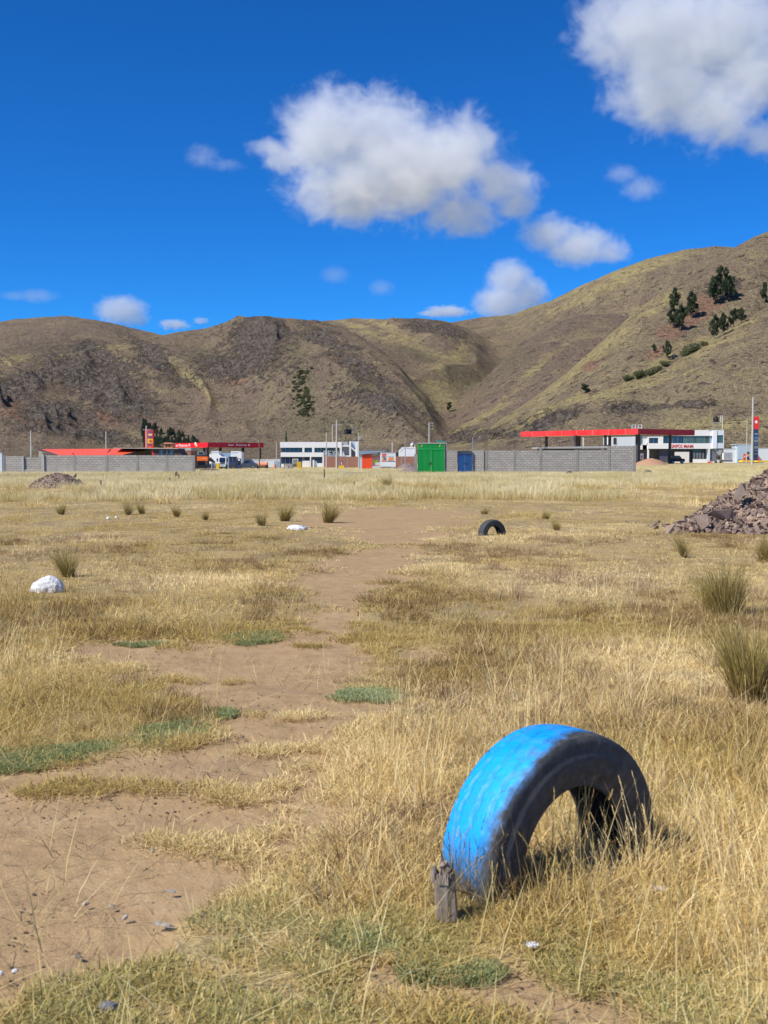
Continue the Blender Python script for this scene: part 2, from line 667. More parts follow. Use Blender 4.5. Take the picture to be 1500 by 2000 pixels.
# ------------------------------------------------------------------ hills
# (crest outline in photo pixels, crest distance per column, foot distance, steepness exponent)
LAYERS = {
    'far_left': dict(o=[(-500, 640), (-200, 655), (0, 632), (60, 622), (130, 617), (190, 622), (265, 637), (330, 650), (450, 690), (600, 760)],
                     rc=[(-500, 1500), (600, 1450)], rf=[(-500, 600), (600, 700)], p=1.1),
    'front_left': dict(o=[(-500, 800), (-150, 745), (0, 712), (100, 692), (200, 668), (280, 648), (340, 634), (400, 625), (450, 612), (500, 604), (570, 604), (640, 612), (690, 632), (740, 668), (790, 712), (830, 757), (860, 800), (890, 850), (920, 885), (960, 893)],
                       rc=[(-500, 760), (0, 760), (500, 840), (960, 600)], rf=[(-500, 470), (500, 500), (960, 430)], p=1.0),
    'middle': dict(o=[(400, 680), (500, 640), (560, 618), (640, 611), (690, 609), (740, 608), (775, 605), (810, 607), (870, 615), (930, 640), (1000, 690), (1100, 800)],
                   rc=[(400, 1150), (700, 1050), (1100, 1050)], rf=[(400, 700), (720, 560), (1100, 520)], p=0.75),
    'back_right': dict(o=[(700, 880), (760, 780), (800, 690), (840, 640), (870, 618), (930, 608), (1000, 602), (1070, 580), (1130, 553), (1200, 527), (1260, 508), (1300, 499), (1340, 493), (1390, 490), (1420, 494), (1500, 516), (1700, 560), (2100, 560)],
                       rc=[(700, 1150), (1000, 1150), (1500, 1000), (2100, 1000)], rf=[(700, 700), (1000, 600), (2100, 500)], p=1.0),
    'shoulder': dict(o=[(780, 870), (850, 815), (900, 770), (960, 705), (1020, 650), (1080, 617), (1130, 604), (1180, 606), (1220, 612), (1300, 640), (1450, 800)],
                     rc=[(780, 620), (1130, 800), (1450, 800)], rf=[(780, 420), (1450, 420)], p=1.0),
    'spur_right': dict(o=[(820, 893), (870, 864), (900, 850), (950, 822), (1000, 790), (1050, 757), (1100, 720), (1150, 680), (1200, 640), (1250, 600), (1300, 567), (1350, 540), (1390, 518), (1425, 497), (1460, 480), (1500, 466), (1600, 430), (1800, 400), (2100, 420)],
                       rc=[(820, 430), (1100, 560), (1500, 700), (2100, 720)], rf=[(820, 360), (2100, 400)], p=1.15),
    'foothill': dict(o=[(820, 893), (880, 866), (940, 842), (1000, 815), (1050, 793), (1100, 773), (1150, 758), (1200, 748), (1240, 738), (1300, 714), (1350, 684), (1400, 655), (1450, 630), (1500, 606), (1600, 560), (1800, 520), (2100, 540)],
                     rc=[(820, 400), (1200, 440), (1500, 500), (2100, 520)], rf=[(820, 330), (2100, 320)], p=1.2),
}


LAYER_ID = {}


def hills_z(X, Y):
    r = np.hypot(X, Y)
    px = 750 + F * X / np.maximum(Y, 1e-3)
    wob = (fbm(px / 60.0, r / 400.0, 3, 3) - 0.5)
    Zs = []
    for k, (nm, L) in enumerate(LAYERS.items()):
        ox, oy = zip(*L['o'])
        tanv = (HZ - np.interp(px, ox, oy)) / F
        rc = np.interp(px, *zip(*L['rc'])) 
        rf = np.interp(px, *zip(*L['rf'])) * (1 + 0.2 * (fbm(X / 150.0, Y / 150.0, 2, 70 + k) - 0.5))
        t = (r - rf) / (rc - rf)
        tt = np.clip(t, 0, 1)
        P = (np.sin(tt * math.pi / 2) ** 1.5) ** L['p']
        P = np.where(t > 1, 1 - 0.55 * (t - 1) ** 2, P)
        P = np.where(t > 2.2, 0.2, P)
        fade = 1.0
        hcol = P / np.maximum(r, 1)
        mx = hcol.max(axis=0, keepdims=True)
        z = tanv * P / mx
        edge = (px < ox[0]) | (px > ox[-1])
        z = np.where(edge & (tanv < 0.02), -5, z)
        # spurs and gullies that run down the slope
        side = sstep(700, 950, px)
        wx = 60 * (fbm(X / 160, Y / 160, 2, 33) - 0.5)
        n1 = vn((X * 0.92 + Y * 0.36 + wx) / 70.0, (-X * 0.36 + Y * 0.92) / 210.0, 90 + k)
        n1b = ridge((X * 0.92 + Y * 0.36 + wx) / 42.0, (-X * 0.36 + Y * 0.92) / 150.0, 2, 92 + k)
        n2 = vn((X * 0.9 - Y * 0.42 + wx) / 85.0, (X * 0.42 + Y * 0.9) / 230.0, 95 + k)
        n2b = ridge((X * 0.9 - Y * 0.42 + wx) / 50.0, (X * 0.42 + Y * 0.9) / 170.0, 2, 97 + k)
        n = (n1 * 0.50 + n1b * 0.50) * (1 - side) + (n2 * 0.55 + n2b * 0.45) * side
        body = np.clip(4 * tt * (1 - tt), 0, 1) * (1 - .75 * sstep(.55, .95, tt))
        amp = {'far_left': 17, 'front_left': 38, 'middle': 24, 'back_right': 19, 'shoulder': 9, 'spur_right': 9, 'foothill': 6}[nm]
        z = z + body * amp * (n - 0.45) + body * 0.16 * amp * (fbm(X / 22.0, Y / 22.0, 4, 60 + k) - 0.5)
        Zs.append(z)
    Zs = np.stack(Zs)
    kk = 3.2 - 2.2 * sstep(1000, 1250, px)
    m = Zs.max(0)
    z = m + kk * np.log(np.exp((Zs - m) / kk).sum(0))
    base = ground_z(X, Y)
    z = z + base - kk
    LAYER_ID['id'] = Zs.argmax(0)
    return np.where(r < 320, base - 0.3, np.maximum(z, base - 0.3))


def blob(px, py, cx, cy, rx, ry, rot=0.0):
    c, s = math.cos(R(rot)), math.sin(R(rot))
    dx = px - cx; dy = py - cy
    u = (dx * c + dy * s) / rx; v = (-dx * s + dy * c) / ry
    return np.exp(-(u * u + v * v))


ROCKS = [(20, 760, 60, 28, 0), (170, 740, 110, 40, 25), (240, 790, 70, 28, 10), (120, 810, 90, 22, 5), (300, 700, 70, 18, 35), (500, 680, 55, 45, 20),
         (440, 720, 50, 25, 0), (520, 640, 50, 25, 30), (200, 700, 70, 16, 25), (740, 790, 70, 18, 20), (700, 720, 60, 16, 30), (640, 660, 60, 16, 25), (850, 640, 60, 12, 15),
         (1070, 820, 60, 14, -15), (1230, 795, 45, 12, 0), (1420, 560, 26, 18, 0), (940, 850, 60, 10, -5), (1350, 790, 40, 8, 0), (150, 845, 120, 12, 8), (80, 735, 50, 20, 0)]
REDS = [(230, 800, 40, 10, 10), (60, 812, 50, 9, 0), (20, 800, 30, 10, 0), (1350, 625, 60, 14, -25), (1310, 650, 30, 16, -20), (1390, 590, 30, 18, 0), (85, 815, 45, 12, 0), (215, 815, 30, 14, 20), (265, 808, 14, 12, 0), (18, 785, 22, 14, 0), (450, 745, 30, 7, 0), (1160, 712, 20, 10, -30), (1290, 690, 30, 10, -20)]
YELS = [(380, 745, 95, 7, 42), (250, 725, 90, 6, 30), (170, 690, 170, 6, -14), (40, 700, 60, 9, -5), (780, 655, 100, 12, 28), (880, 700, 60, 16, -40), (950, 810, 90, 8, -30), (1050, 720, 130, 9, -38),
        (1180, 770, 180, 10, -14), (1320, 690, 80, 9, -30), (1180, 560, 130, 16, -25), (700, 640, 100, 8, 22), (60, 745, 30, 20, -30), (860, 770, 50, 30, 20), (1230, 640, 60, 10, -40), (610, 650, 60, 6, 25), (1400, 830, 120, 14, 0), (1000, 840, 90, 7, -25)]
GRNS = [(590, 760, 22, 70, -4), (580, 690, 26, 40, 0), (820, 690, 50, 16, 20), (900, 740, 60, 30, 0), (300, 880, 200, 16, 0), (640, 830, 120, 30, 0), (400, 700, 40, 20, 0), (1010, 700, 40, 20, -30), (720, 760, 60, 20, 20), (830, 800, 40, 40, 0)]


def hill_mat():
    t = NT('hill_turf_and_rock')
    rock = t.attr('rock').outputs['Fac']
    red = t.attr('red').outputs['Fac']
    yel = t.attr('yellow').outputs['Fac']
    grn = t.attr('green').outputs['Fac']
    big = t.noise(0.012, 5, 0.6, dist=0.6)
    mid = t.noise(0.07, 6, 0.65, dist=0.4)
    fine = t.noise(0.5, 5, 0.7)
    vfine = t.noise(1.6, 3, 0.7)
    base = t.ramp(mid, [(0.32, (0.235, 0.18, 0.12)), (0.5, (0.34, 0.27, 0.165)), (0.68, (0.46, 0.375, 0.205))])
    base = t.mix(t.rng(big, 0.42, 0.62, 0, 0.6), base, (0.29, 0.22, 0.165))
    mau = t.attr('mauve').outputs['Fac']
    base = t.mix(t.math('MULTIPLY', mau, t.rng(mid, 0.3, 0.7, 0.9, 0.45)), base, (0.265, 0.192, 0.158))
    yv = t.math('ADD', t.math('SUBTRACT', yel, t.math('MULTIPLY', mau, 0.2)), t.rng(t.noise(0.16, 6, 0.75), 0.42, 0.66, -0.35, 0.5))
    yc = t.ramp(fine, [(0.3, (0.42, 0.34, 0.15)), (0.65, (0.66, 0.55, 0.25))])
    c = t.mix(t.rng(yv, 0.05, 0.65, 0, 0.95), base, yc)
    pt = t.noise(0.028, 6, 0.7, dist=1.0)
    c = t.mix(t.rng(pt, 0.50, 0.60, 0, 0.6), c, (0.26, 0.185, 0.15))
    c = t.mix(t.rng(pt, 0.47, 0.38, 0, 0.45), c, (0.44, 0.365, 0.20))
    gv = t.math('MULTIPLY', t.math('ADD', grn, t.rng(big, 0.5, 0.7, 0.0, 0.3)), t.rng(fine, 0.35, 0.6))
    c = t.mix(gv, c, (0.165, 0.16, 0.09))
    redc = t.ramp(fine, [(0.3, (0.28, 0.15, 0.11)), (0.7, (0.44, 0.26, 0.18))])
    c = t.mix(t.rng(t.math('ADD', red, t.rng(mid, 0.3, 0.7, -0.2, 0.2)), 0.2, 0.6), c, redc)
    rc = t.ramp(t.noise(0.35, 6, 0.75, dist=0.5), [(0.38, (0.04, 0.034, 0.038)), (0.5, (0.17, 0.14, 0.135)), (0.62, (0.34, 0.285, 0.255))])
    rk = t.rng(t.math('ADD', rock, t.rng(t.noise(0.22, 6, 0.8, dist=0.8), 0.38, 0.62, -0.5, 0.4)), 0.22, 0.38)
    c = t.mix(rk, c, rc)
    # low scrub: dark specks
    vo = t.n('ShaderNodeTexVoronoi', i_Scale=0.42)
    t.l(t.obj(), vo.inputs['Vector'])
    sp = t.math('MULTIPLY', t.math('LESS_THAN', vo.outputs['Distance'], 0.33), t.rng(t.noise(0.05, 4, 0.6), 0.4, 0.6))
    c = t.mix(t.math('MULTIPLY', sp, 0.6), c, (0.10, 0.09, 0.055))
    c = t.mix(t.rng(vfine, 0.36, 0.62, 0.6, 0.0), c, (0.075, 0.062, 0.045))
    c = t.mix(t.rng(t.noise(0.9, 4, 0.75), 0.5, 0.66, 0.0, 0.45), c, (0.56, 0.47, 0.26))
    h = t.math('ADD', t.math('MULTIPLY', fine, 1.0), t.math('ADD', t.math('MULTIPLY', vfine, 0.5), t.math('MULTIPLY', rk, t.noise(0.25, 6, 0.8))))
    t.pbr(c, 0.95, t.bump(h, 1.0, 2.6), spec=0.08)
    return t.m


def h_attrs(X, Y, Z):
    px, py = proj(X, Y, Z)
    A = {}
    j = (fbm(X / 30, Y / 30, 4, 13) - 0.5) * 60
    j2 = (fbm(X / 30, Y / 30, 4, 14) - 0.5) * 40
    for nm, lst in (('rock', ROCKS), ('red', REDS), ('yellow', YELS), ('green', GRNS)):
        v = np.zeros_like(X)
        for b in lst:
            k = 1.0 if nm == 'rock' else 0.5
            v = np.maximum(v, blob(px + j * k, py + j2 * k * 0.6, *b))
        A[nm] = v
    hills_z(X, Y)
    lid = LAYER_ID['id']
    names = list(LAYERS)
    tone = np.array([{'far_left': 1.0, 'front_left': 1.0, 'middle': .85, 'back_right': .4, 'shoulder': 1.25, 'spur_right': .15, 'foothill': .3}[n] for n in names])
    A['mauve'] = tone[lid]
    # straw grass on the ridge crests, its sunlit look put into the colour
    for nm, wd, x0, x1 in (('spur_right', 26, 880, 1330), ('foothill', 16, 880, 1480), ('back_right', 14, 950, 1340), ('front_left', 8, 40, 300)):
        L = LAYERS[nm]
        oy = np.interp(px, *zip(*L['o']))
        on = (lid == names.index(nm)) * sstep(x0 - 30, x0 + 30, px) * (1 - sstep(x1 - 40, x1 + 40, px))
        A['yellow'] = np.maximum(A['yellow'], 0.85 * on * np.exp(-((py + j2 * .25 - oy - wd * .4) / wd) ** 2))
    return A


hr = np.concatenate([np.linspace(300, 1000, 470), np.linspace(1003, 1700, 190)[0:]])
haz = np.concatenate([np.linspace(-0.75, -0.36, 70)[:-1], np.linspace(-0.36, 0.36, 860), np.linspace(0.36, 0.75, 70)[1:]])


def hills_full(X, Y):
    z = hills_z(X, Y)
    px, py = proj(X, Y, z)
    j = (fbm(X / 30, Y / 30, 4, 13) - 0.5) * 60
    j2 = (fbm(X / 30, Y / 30, 4, 14) - 0.5) * 40
    rk = np.zeros_like(X)
    for b in ROCKS:
        rk = np.maximum(rk, blob(px + j, py + j2 * 0.6, *b))
    rk = sstep(0.25, 0.6, rk + (fbm(X / 9, Y / 9, 3, 15) - 0.5) * 0.5)
    # ledges and crags
    led = ridge(X / 16 + 0.6 * Y / 30, Y / 11, 4, 16)
    z = z + rk * (led - 0.4) * 6.0 * sstep(606, 640, py)
    z = z + 1.3 * (fbm(X / 7, Y / 5, 3, 18) - 0.5) * sstep(2, 12, z)
    return z


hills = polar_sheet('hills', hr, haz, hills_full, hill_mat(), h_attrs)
tag(hills, kind='structure')

# ------------------------------------------------------------------ clouds (real volumes of vapour, 3 km off)
def cloud_mat(lobes, dens, seed, rag, soft, nscale):
    """lobes: (x, y, z, rx, ry, rz) in metres in the object's own space"""
    t = NT('cloud_vapour')
    tc = t.obj()
    f = None
    for (x, y, z, rx, ry, rz) in lobes:
        mp = t.n('ShaderNodeMapping', vector_type='POINT')
        mp.inputs['Location'].default_value = (-x / rx, -y / ry, -z / rz)
        mp.inputs['Scale'].default_value = (1 / rx, 1 / ry, 1 / rz)
        t.l(tc, mp.inputs[0])
        ln = t.n('ShaderNodeVectorMath', operation='LENGTH')
        t.l(mp.outputs[0], ln.inputs[0])
        g = t.math('SUBTRACT', 1.0, ln.outputs['Value'])
        if f is None:
            f = g
        else:
            sm = t.n('ShaderNodeMath', operation='SMOOTH_MAX')
            t.l(f, sm.inputs[0]); t.l(g, sm.inputs[1]); sm.inputs[2].default_value = 0.25
            f = sm.outputs[0]
    mp = t.n('ShaderNodeMapping')
    t.l(tc, mp.inputs[0])
    mp.inputs['Location'].default_value = (seed * 3, seed * 1.7, -seed)
    mp.inputs['Scale'].default_value = (nscale * 2.3, nscale * 2.3, nscale * 2.7)
    big = t.n('ShaderNodeTexNoise', noise_dimensions='3D', i_Scale=1.0, i_Detail=8.0, i_Roughness=0.70, i_Distortion=0.35)
    t.l(mp.outputs[0], big.inputs['Vector'])
    f = t.math('ADD', f, t.math('MULTIPLY', t.math('SUBTRACT', big.outputs['Fac'], 0.5), rag))
    d = t.rng(f, 0.0, soft, 0.0, dens)
    v = t.n('ShaderNodeVolumePrincipled')
    v.inputs['Color'].default_value = (0.90, 0.915, 0.95, 1)
    v.inputs['Anisotropy'].default_value = 0.1
    t.l(d, v.inputs['Density'])
    t.l(v.outputs[0], t.out.inputs['Volume'])
    return t.m


# lobes: px, py, rx, rz in photo pixels at 3.2 km, and depth offset
CL = [
    ([(640, 262, 105, 100, 0), (735, 255, 120, 100, 40), (800, 330, 150, 115, 0), (890, 320, 95, 85, -60), (700, 370, 150, 75, 0), (555, 300, 62, 34, 30), (900, 410, 90, 48, 40), (985, 360, 75, 55, 0), (530, 290, 55, 26, 0), (1010, 395, 60, 34, 20)],
     0.014, 3.1, 2.5, 0.6, 'large white cloud with a ragged top in the middle of the sky'),
    ([(1240, 50, 125, 110, 0), (1400, 40, 190, 130, 80), (1300, 170, 120, 95, 0), (1390, 235, 95, 80, -40), (1490, 150, 120, 80, 0), (1500, 270, 60, 45, 0)],
     0.012, 8.7, 2.6, 0.65, 'large white cloud cut by the upper right corner of the sky'),
    ([(1075, 458, 70, 42, 0), (1130, 480, 85, 45, 0), (1190, 492, 50, 28, 0)], 0.014, 5.2, 1.9, 0.6, 'small grey white cloud between the large middle cloud and the right hill'),
    ([(995, 545, 55, 45, 0), (985, 590, 70, 45, 0), (1030, 575, 50, 45, 0)], 0.02, 12.4, 1.5, 0.5, 'rounded white cloud resting on the skyline where the right hill begins'),
    ([(1215, 340, 40, 22, 0), (1252, 368, 48, 28, 0)], 0.007, 1.9, 1.9, 0.8, 'faint tilted wisp of cloud under the upper right cloud'),
    ([(395, 305, 42, 28, 0), (440, 322, 45, 14, 0)], 0.005, 15.8, 1.9, 0.9, 'faint wisp of cloud left of the large middle cloud'),
    ([(236, 606, 60, 34, 0), (262, 625, 40, 16, 0)], 0.018, 21.3, 1.4, 0.5, 'small round cloud behind the dip in the left skyline'),
    ([(875, 608, 52, 14, 0), (850, 612, 40, 8, 0)], 0.03, 27.9, 2.0, 0.5, 'low bright strip of cloud just above the middle skyline'),
    ([(70, 578, 55, 17, 0), (30, 578, 40, 12, 0)], 0.006, 33.3, 1.0, 0.8, 'pale flat wisp of cloud above the far left hill'),
    ([(654, 537, 36, 22, 0)], 0.006, 38.1, 1.0, 0.8, 'tiny faint grey cloud under the left end of the large middle cloud'),
    ([(745, 562, 32, 20, 0)], 0.007, 42.6, 1.0, 0.8, 'tiny faint grey cloud low in the sky over the middle hill'),
    ([(340, 634, 34, 12, 0), (392, 627, 18, 8, 0)], 0.03, 47.0, 2.4, 0.5, 'thin bright cloud edge peeping over the left skyline'),
]
for lobes, dens, seed, rag, soft, lab in CL:
    Yc = 3200.0 if lobes[0][1] < 500 else 6500.0
    dens = dens * 3200 / Yc
    s = Yc / F
    c = at(lobes[0][0], lobes[0][1], Yc)
    L = []
    for (px, py, rx, rz, dy) in lobes:
        p = at(px, py, Yc) - c
        k = 0.93
        L.append((p.x, dy * s, p.z, rx * s * k, (rx + rz) * 0.5 * s * k, rz * s * k))
    m = 1.35
    lo = [min(l[i] - l[i + 3] * m for l in L) for i in range(3)]
    hi = [max(l[i] + l[i + 3] * m for l in L) for i in range(3)]
    big = max(l[3] for l in L)
    mb = MB().box(lo[0], hi[0], lo[1], hi[1], lo[2], hi[2])
    o = mb.build('cloud', cloud_mat(L, dens, seed, rag, soft, 1.0 / (big * 0.85)))
    o.location = c
    tag(o, lab, 'cloud', kind='thing')

# ------------------------------------------------------------------ grass prototypes (kept out of the scene, placed by geometry nodes)
def grass_mat(name, cols, gloss=0.35, trans=0.32, vary=0.25):
    t = NT(name)
    hgt = t.attr('h').outputs['Fac']
    rnd = t.attr('r').outputs['Fac']
    tint = t.attr('tint', 'INSTANCER').outputs['Fac']
    c = t.ramp(rnd, [(i / max(1, len(cols) - 1), k) for i, k in enumerate(cols)])
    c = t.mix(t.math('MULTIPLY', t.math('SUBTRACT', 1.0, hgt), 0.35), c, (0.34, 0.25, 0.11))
    hsv = t.n('ShaderNodeHueSaturation')
    t.l(t.rng(tint, 0, 1, 1 - vary, 1 + vary), hsv.inputs['Value'])
    t.l(t.rng(tint, 0, 1, 1.12, 0.85), hsv.inputs['Saturation'])
    t.l(c, hsv.inputs['Color'])
    b = t.n('ShaderNodeBsdfPrincipled', i_Roughness=0.6)
    b.inputs['Specular IOR Level'].default_value = gloss
    t.l(hsv.outputs[0], b.inputs['Base Color'])
    tr = t.n('ShaderNodeBsdfTranslucent')
    t.l(hsv.outputs[0], tr.inputs['Color'])
    mx = t.n('ShaderNodeMixShader', i_0=trans)
    t.l(b.outputs[0], mx.inputs[1]); t.l(tr.outputs[0], mx.inputs[2])
    t.l(mx.outputs[0], t.out.inputs['Surface'])
    return t.m


STRAW = [(0.68, 0.49, 0.17), (0.92, 0.71, 0.28), (0.96, 0.80, 0.39), (0.78, 0.53, 0.18), (0.97, 0.86, 0.50)]
PALE = [(0.74, 0.62, 0.30), (0.90, 0.78, 0.42), (0.82, 0.69, 0.33), (0.93, 0.84, 0.54)]
MATC = [(0.56, 0.42, 0.16), (0.80, 0.62, 0.25), (0.92, 0.76, 0.38), (0.62, 0.49, 0.18), (0.86, 0.65, 0.29)]
GREENC = [(0.24, 0.31, 0.13), (0.36, 0.44, 0.20), (0.50, 0.54, 0.27)]
YGREEN = [(0.36, 0.36, 0.12), (0.60, 0.54, 0.20), (0.78, 0.68, 0.32), (0.27, 0.31, 0.12), (0.70, 0.58, 0.26)]
ICHU = [(0.24, 0.18, 0.07), (0.46, 0.36, 0.13), (0.66, 0.53, 0.20), (0.82, 0.67, 0.30), (0.15, 0.12, 0.06), (0.40, 0.36, 0.13)]
DARKS = [(0.10, 0.065, 0.035), (0.20, 0.13, 0.06), (0.28, 0.18, 0.09)]
G_STRAW = grass_mat('dry_straw', STRAW)
G_PALE = grass_mat('pale_straw', PALE, vary=0.15)
G_MAT = grass_mat('matted_grass', MATC)
G_GREEN = grass_mat('green_herb', GREENC, 0.2, 0.25)
G_YG = grass_mat('yellow_green_grass', YGREEN)
G_ICHU = grass_mat('bunch_grass_blade', ICHU, 0.3, 0.2)
G_DARK = grass_mat('dead_stalk', DARKS, 0.2, 0.1)


def blades(n, spread, h0, h1, w, lean, curl, seg=3, seed=0, base_pow=0.5, flop=0.0, aspect=None):
    """arrays of n ribbon blades: vertices, quads, height attr, random attr"""
    g = np.random.default_rng(seed)
    ang = g.random(n) * 2 * np.pi
    rad = spread * g.random(n) ** base_pow
    bx = rad * np.cos(ang); by = rad * np.sin(ang)
    H = h0 + (h1 - h0) * g.random(n) ** 1.5
    la = np.where(g.random(n) < 0.6, ang, g.random(n) * 2 * np.pi) + g.normal(0, 0.4, n)
    le = np.abs(g.normal(lean, lean * 0.5, n)) + np.where(g.random(n) < flop, 0.9, 0)
    cu = g.normal(curl, abs(curl) * 0.6 + 0.05, n)
    ww = w * (0.6 + 0.8 * g.random(n))
    fa = g.random(n) * np.pi
    fx = np.cos(fa); fy = np.sin(fa)
    V = []; HH = []
    x = bx.copy(); y = by.copy(); z = np.full(n, -0.01)
    for k in range(seg + 1):
        t = k / seg
        wk = ww * (1 - t) ** 0.6 * 0.5 + 0.0001
        V.append(np.stack([x - fx * wk, y - fy * wk, z], 1))
        V.append(np.stack([x + fx * wk, y + fy * wk, z], 1))
        HH.append(np.full(n, t)); HH.append(np.full(n, t))
        th = np.clip(le + cu * t, -0.2, 1.75)
        st = H / seg
        wob = g.normal(0, 0.12, n)
        x = x + st * np.sin(th) * np.cos(la + wob); y = y + st * np.sin(th) * np.sin(la + wob)
        z = np.maximum(z + st * np.cos(th), 0.004)
    V = np.stack(V, 1)            # n, 2(seg+1), 3
    HH = np.stack(HH, 1)
    m = 2 * (seg + 1)
    fl = []
    for k in range(seg):
        fl.append([2 * k, 2 * k + 1, 2 * k + 3, 2 * k + 2])
    Fq = (np.arange(n)[:, None, None] * m + np.array(fl)[None]).reshape(-1, 4)
    rr = np.repeat(g.random(n), m)
    return V.reshape(-1, 3), Fq, HH.reshape(-1), rr


def seedheads(n, spread, h0, h1, seed=0, heads=True, w=0.0022):
    """tall stalks that nod, with a slim seed head of short bracts"""
    g = np.random.default_rng(seed)
    V, Fq, H, Rr = blades(n, spread, h0, h1, w, 0.22, 0.35, 5, seed, 0.6)
    # constant width stalk
    vs = [V]; fs = [Fq]; hs_ = [H]; rs = [Rr]
    if heads:
        m = 12
        P = V.reshape(n, m, 3)
        off = len(V)
        for i in range(n):
            if g.random() < 0.35: continue
            tip = P[i, -1]; prev = P[i, -5]
            d = tip - prev; L = np.linalg.norm(d); d = d / (L + 1e-6)
            hl = g.uniform(0.05, 0.12)
            r_ = g.random()
            for j in range(14):
                c = tip - d * hl * (j / 14.0)
                a = g.random() * 6.28
                o = np.array([np.cos(a), np.sin(a), 0.3]) * 0.0045 * (0.5 + math.sin(math.pi * (j + 1) / 15))
                u = d * g.uniform(0.008, 0.016)
                s_ = np.cross(d, o); s_ = s_ / (np.linalg.norm(s_) + 1e-6) * 0.0018
                q = np.array([c - s_, c + s_, c + o + u + s_ * 0.3, c + o + u - s_ * 0.3])
                vs.append(q); fs.append(np.array([[0, 1, 2, 3]]) + off); off += 4
                hs_.append(np.ones(4)); rs.append(np.full(4, r_))
    return np.concatenate(vs), np.concatenate(fs), np.concatenate(hs_), np.concatenate(rs)


def proto(name, parts, mat):
    vs = []; fs = []; hh = []; rr = []; o = 0
    for V, Fq, H, Rr in parts:
        vs.append(V); fs.append(Fq + o); hh.append(H); rr.append(Rr); o += len(V)
    me = npmesh(name, np.concatenate(vs), np.concatenate(fs), mat, False, {'h': np.concatenate(hh), 'r': np.concatenate(rr)})
    return me


def scatter(name, label, protos, pts, rot, scl, tint, tilt=None):
    """ONE object whose nodes place the prototype meshes on its points"""
    pc = bpy.data.collections.new(name + '_kinds')
    for i, me in enumerate(protos):
        pc.objects.link(bpy.data.objects.new('%s_%02d' % (name, i), me))
    me = bpy.data.meshes.new(name)
    n = len(pts)
    me.vertices.add(n)
    me.vertices.foreach_set('co', np.asarray(pts, np.float32).ravel())
    for an, av in (('rz', rot), ('sc', scl), ('tint', tint)):
        a = me.attributes.new(an, 'FLOAT', 'POINT'); a.data.foreach_set('value', np.asarray(av, np.float32))
    a = me.attributes.new('kind', 'INT', 'POINT')
    a.data.foreach_set('value', rng.integers(0, len(protos), n).astype(np.int32))
    o = link(bpy.data.objects.new(name, me))
    ng = bpy.data.node_groups.new(name + '_nodes', 'GeometryNodeTree')
    ng.interface.new_socket('Geometry', in_out='INPUT', socket_type='NodeSocketGeometry')
    ng.interface.new_socket('Geometry', in_out='OUTPUT', socket_type='NodeSocketGeometry')
    N = ng.nodes; L = ng.links
    gi = N.new('NodeGroupInput'); go = N.new('NodeGroupOutput')
    ci = N.new('GeometryNodeCollectionInfo'); ci.inputs['Collection'].default_value = pc
    ci.inputs['Separate Children'].default_value = True; ci.inputs['Reset Children'].default_value = True
    iop = N.new('GeometryNodeInstanceOnPoints')
    iop.inputs['Pick Instance'].default_value = True

    def na(nm, typ):
        q = N.new('GeometryNodeInputNamedAttribute'); q.data_type = typ; q.inputs['Name'].default_value = nm
        return q.outputs['Attribute']
    cx = N.new('ShaderNodeCombineXYZ'); L.new(na('rz', 'FLOAT'), cx.inputs['Z'])
    L.new(gi.outputs[0], iop.inputs['Points'])
    L.new(ci.outputs[0], iop.inputs['Instance'])
    L.new(na('kind', 'INT'), iop.inputs['Instance Index'])
    L.new(cx.outputs[0], iop.inputs['Rotation'])
    L.new(na('sc', 'FLOAT'), iop.inputs['Scale'])
    L.new(iop.outputs[0], go.inputs[0])
    md = o.modifiers.new('placing', 'NODES'); md.node_group = ng
    tag(o, label, kind='stuff')
    return o


def sample_wedge(n, r0, r1, amax=0.44, power=1.0):
    """random points in the wedge in front of the camera; power 1 = even per area, 0 = even per log distance"""
    g = rng
    if power == 1.0:
        r = np.sqrt(r0 ** 2 + (r1 ** 2 - r0 ** 2) * g.random(n))
    else:
        e = 2 * power
        r = (r0 ** e + (r1 ** e - r0 ** e) * g.random(n)) ** (1 / e)
    a = (g.random(n) * 2 - 1) * amax
    return r * np.sin(a), r * np.cos(a)


TYRE_C = Vector((0.86, 4.65, 0))       # refined below; keeps the tallest stalks off the lens


def keep(x, y, dens):
    m = rng.random(len(x)) < dens
    return x[m], y[m]


def place(name, label, protos, x, y, smin, smax, zoff=0.0, fall=0.0):
    z = ground_z(x, y)
    r = np.hypot(x, y)
    n = len(x)
    sc = (smin + (smax - smin) * rng.random(n)) * (1 - fall * sstep(5, 11, r))
    tint = np.clip(0.5 + (fbm(x * 0.5, y * 0.35, 3, 51) - 0.5) * 2.2 + rng.normal(0, 0.18, n), 0, 1)
    return scatter(name, label, protos, np.stack([x, y, z + zoff], 1), rng.random(n) * 6.283, sc, tint)


# ---- 1. matted short grass, near
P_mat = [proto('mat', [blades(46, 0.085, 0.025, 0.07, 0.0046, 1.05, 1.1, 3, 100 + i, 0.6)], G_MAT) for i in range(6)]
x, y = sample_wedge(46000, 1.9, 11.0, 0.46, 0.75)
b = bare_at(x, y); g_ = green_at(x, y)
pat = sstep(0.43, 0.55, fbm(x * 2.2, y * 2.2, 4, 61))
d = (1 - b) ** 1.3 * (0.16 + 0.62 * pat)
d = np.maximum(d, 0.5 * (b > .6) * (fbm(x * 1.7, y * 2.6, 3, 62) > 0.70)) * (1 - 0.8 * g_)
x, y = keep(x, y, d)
place('matted_grass', 'short matted dry grass covering the near ground beside the bare path', P_mat, x, y, 0.6, 1.3)

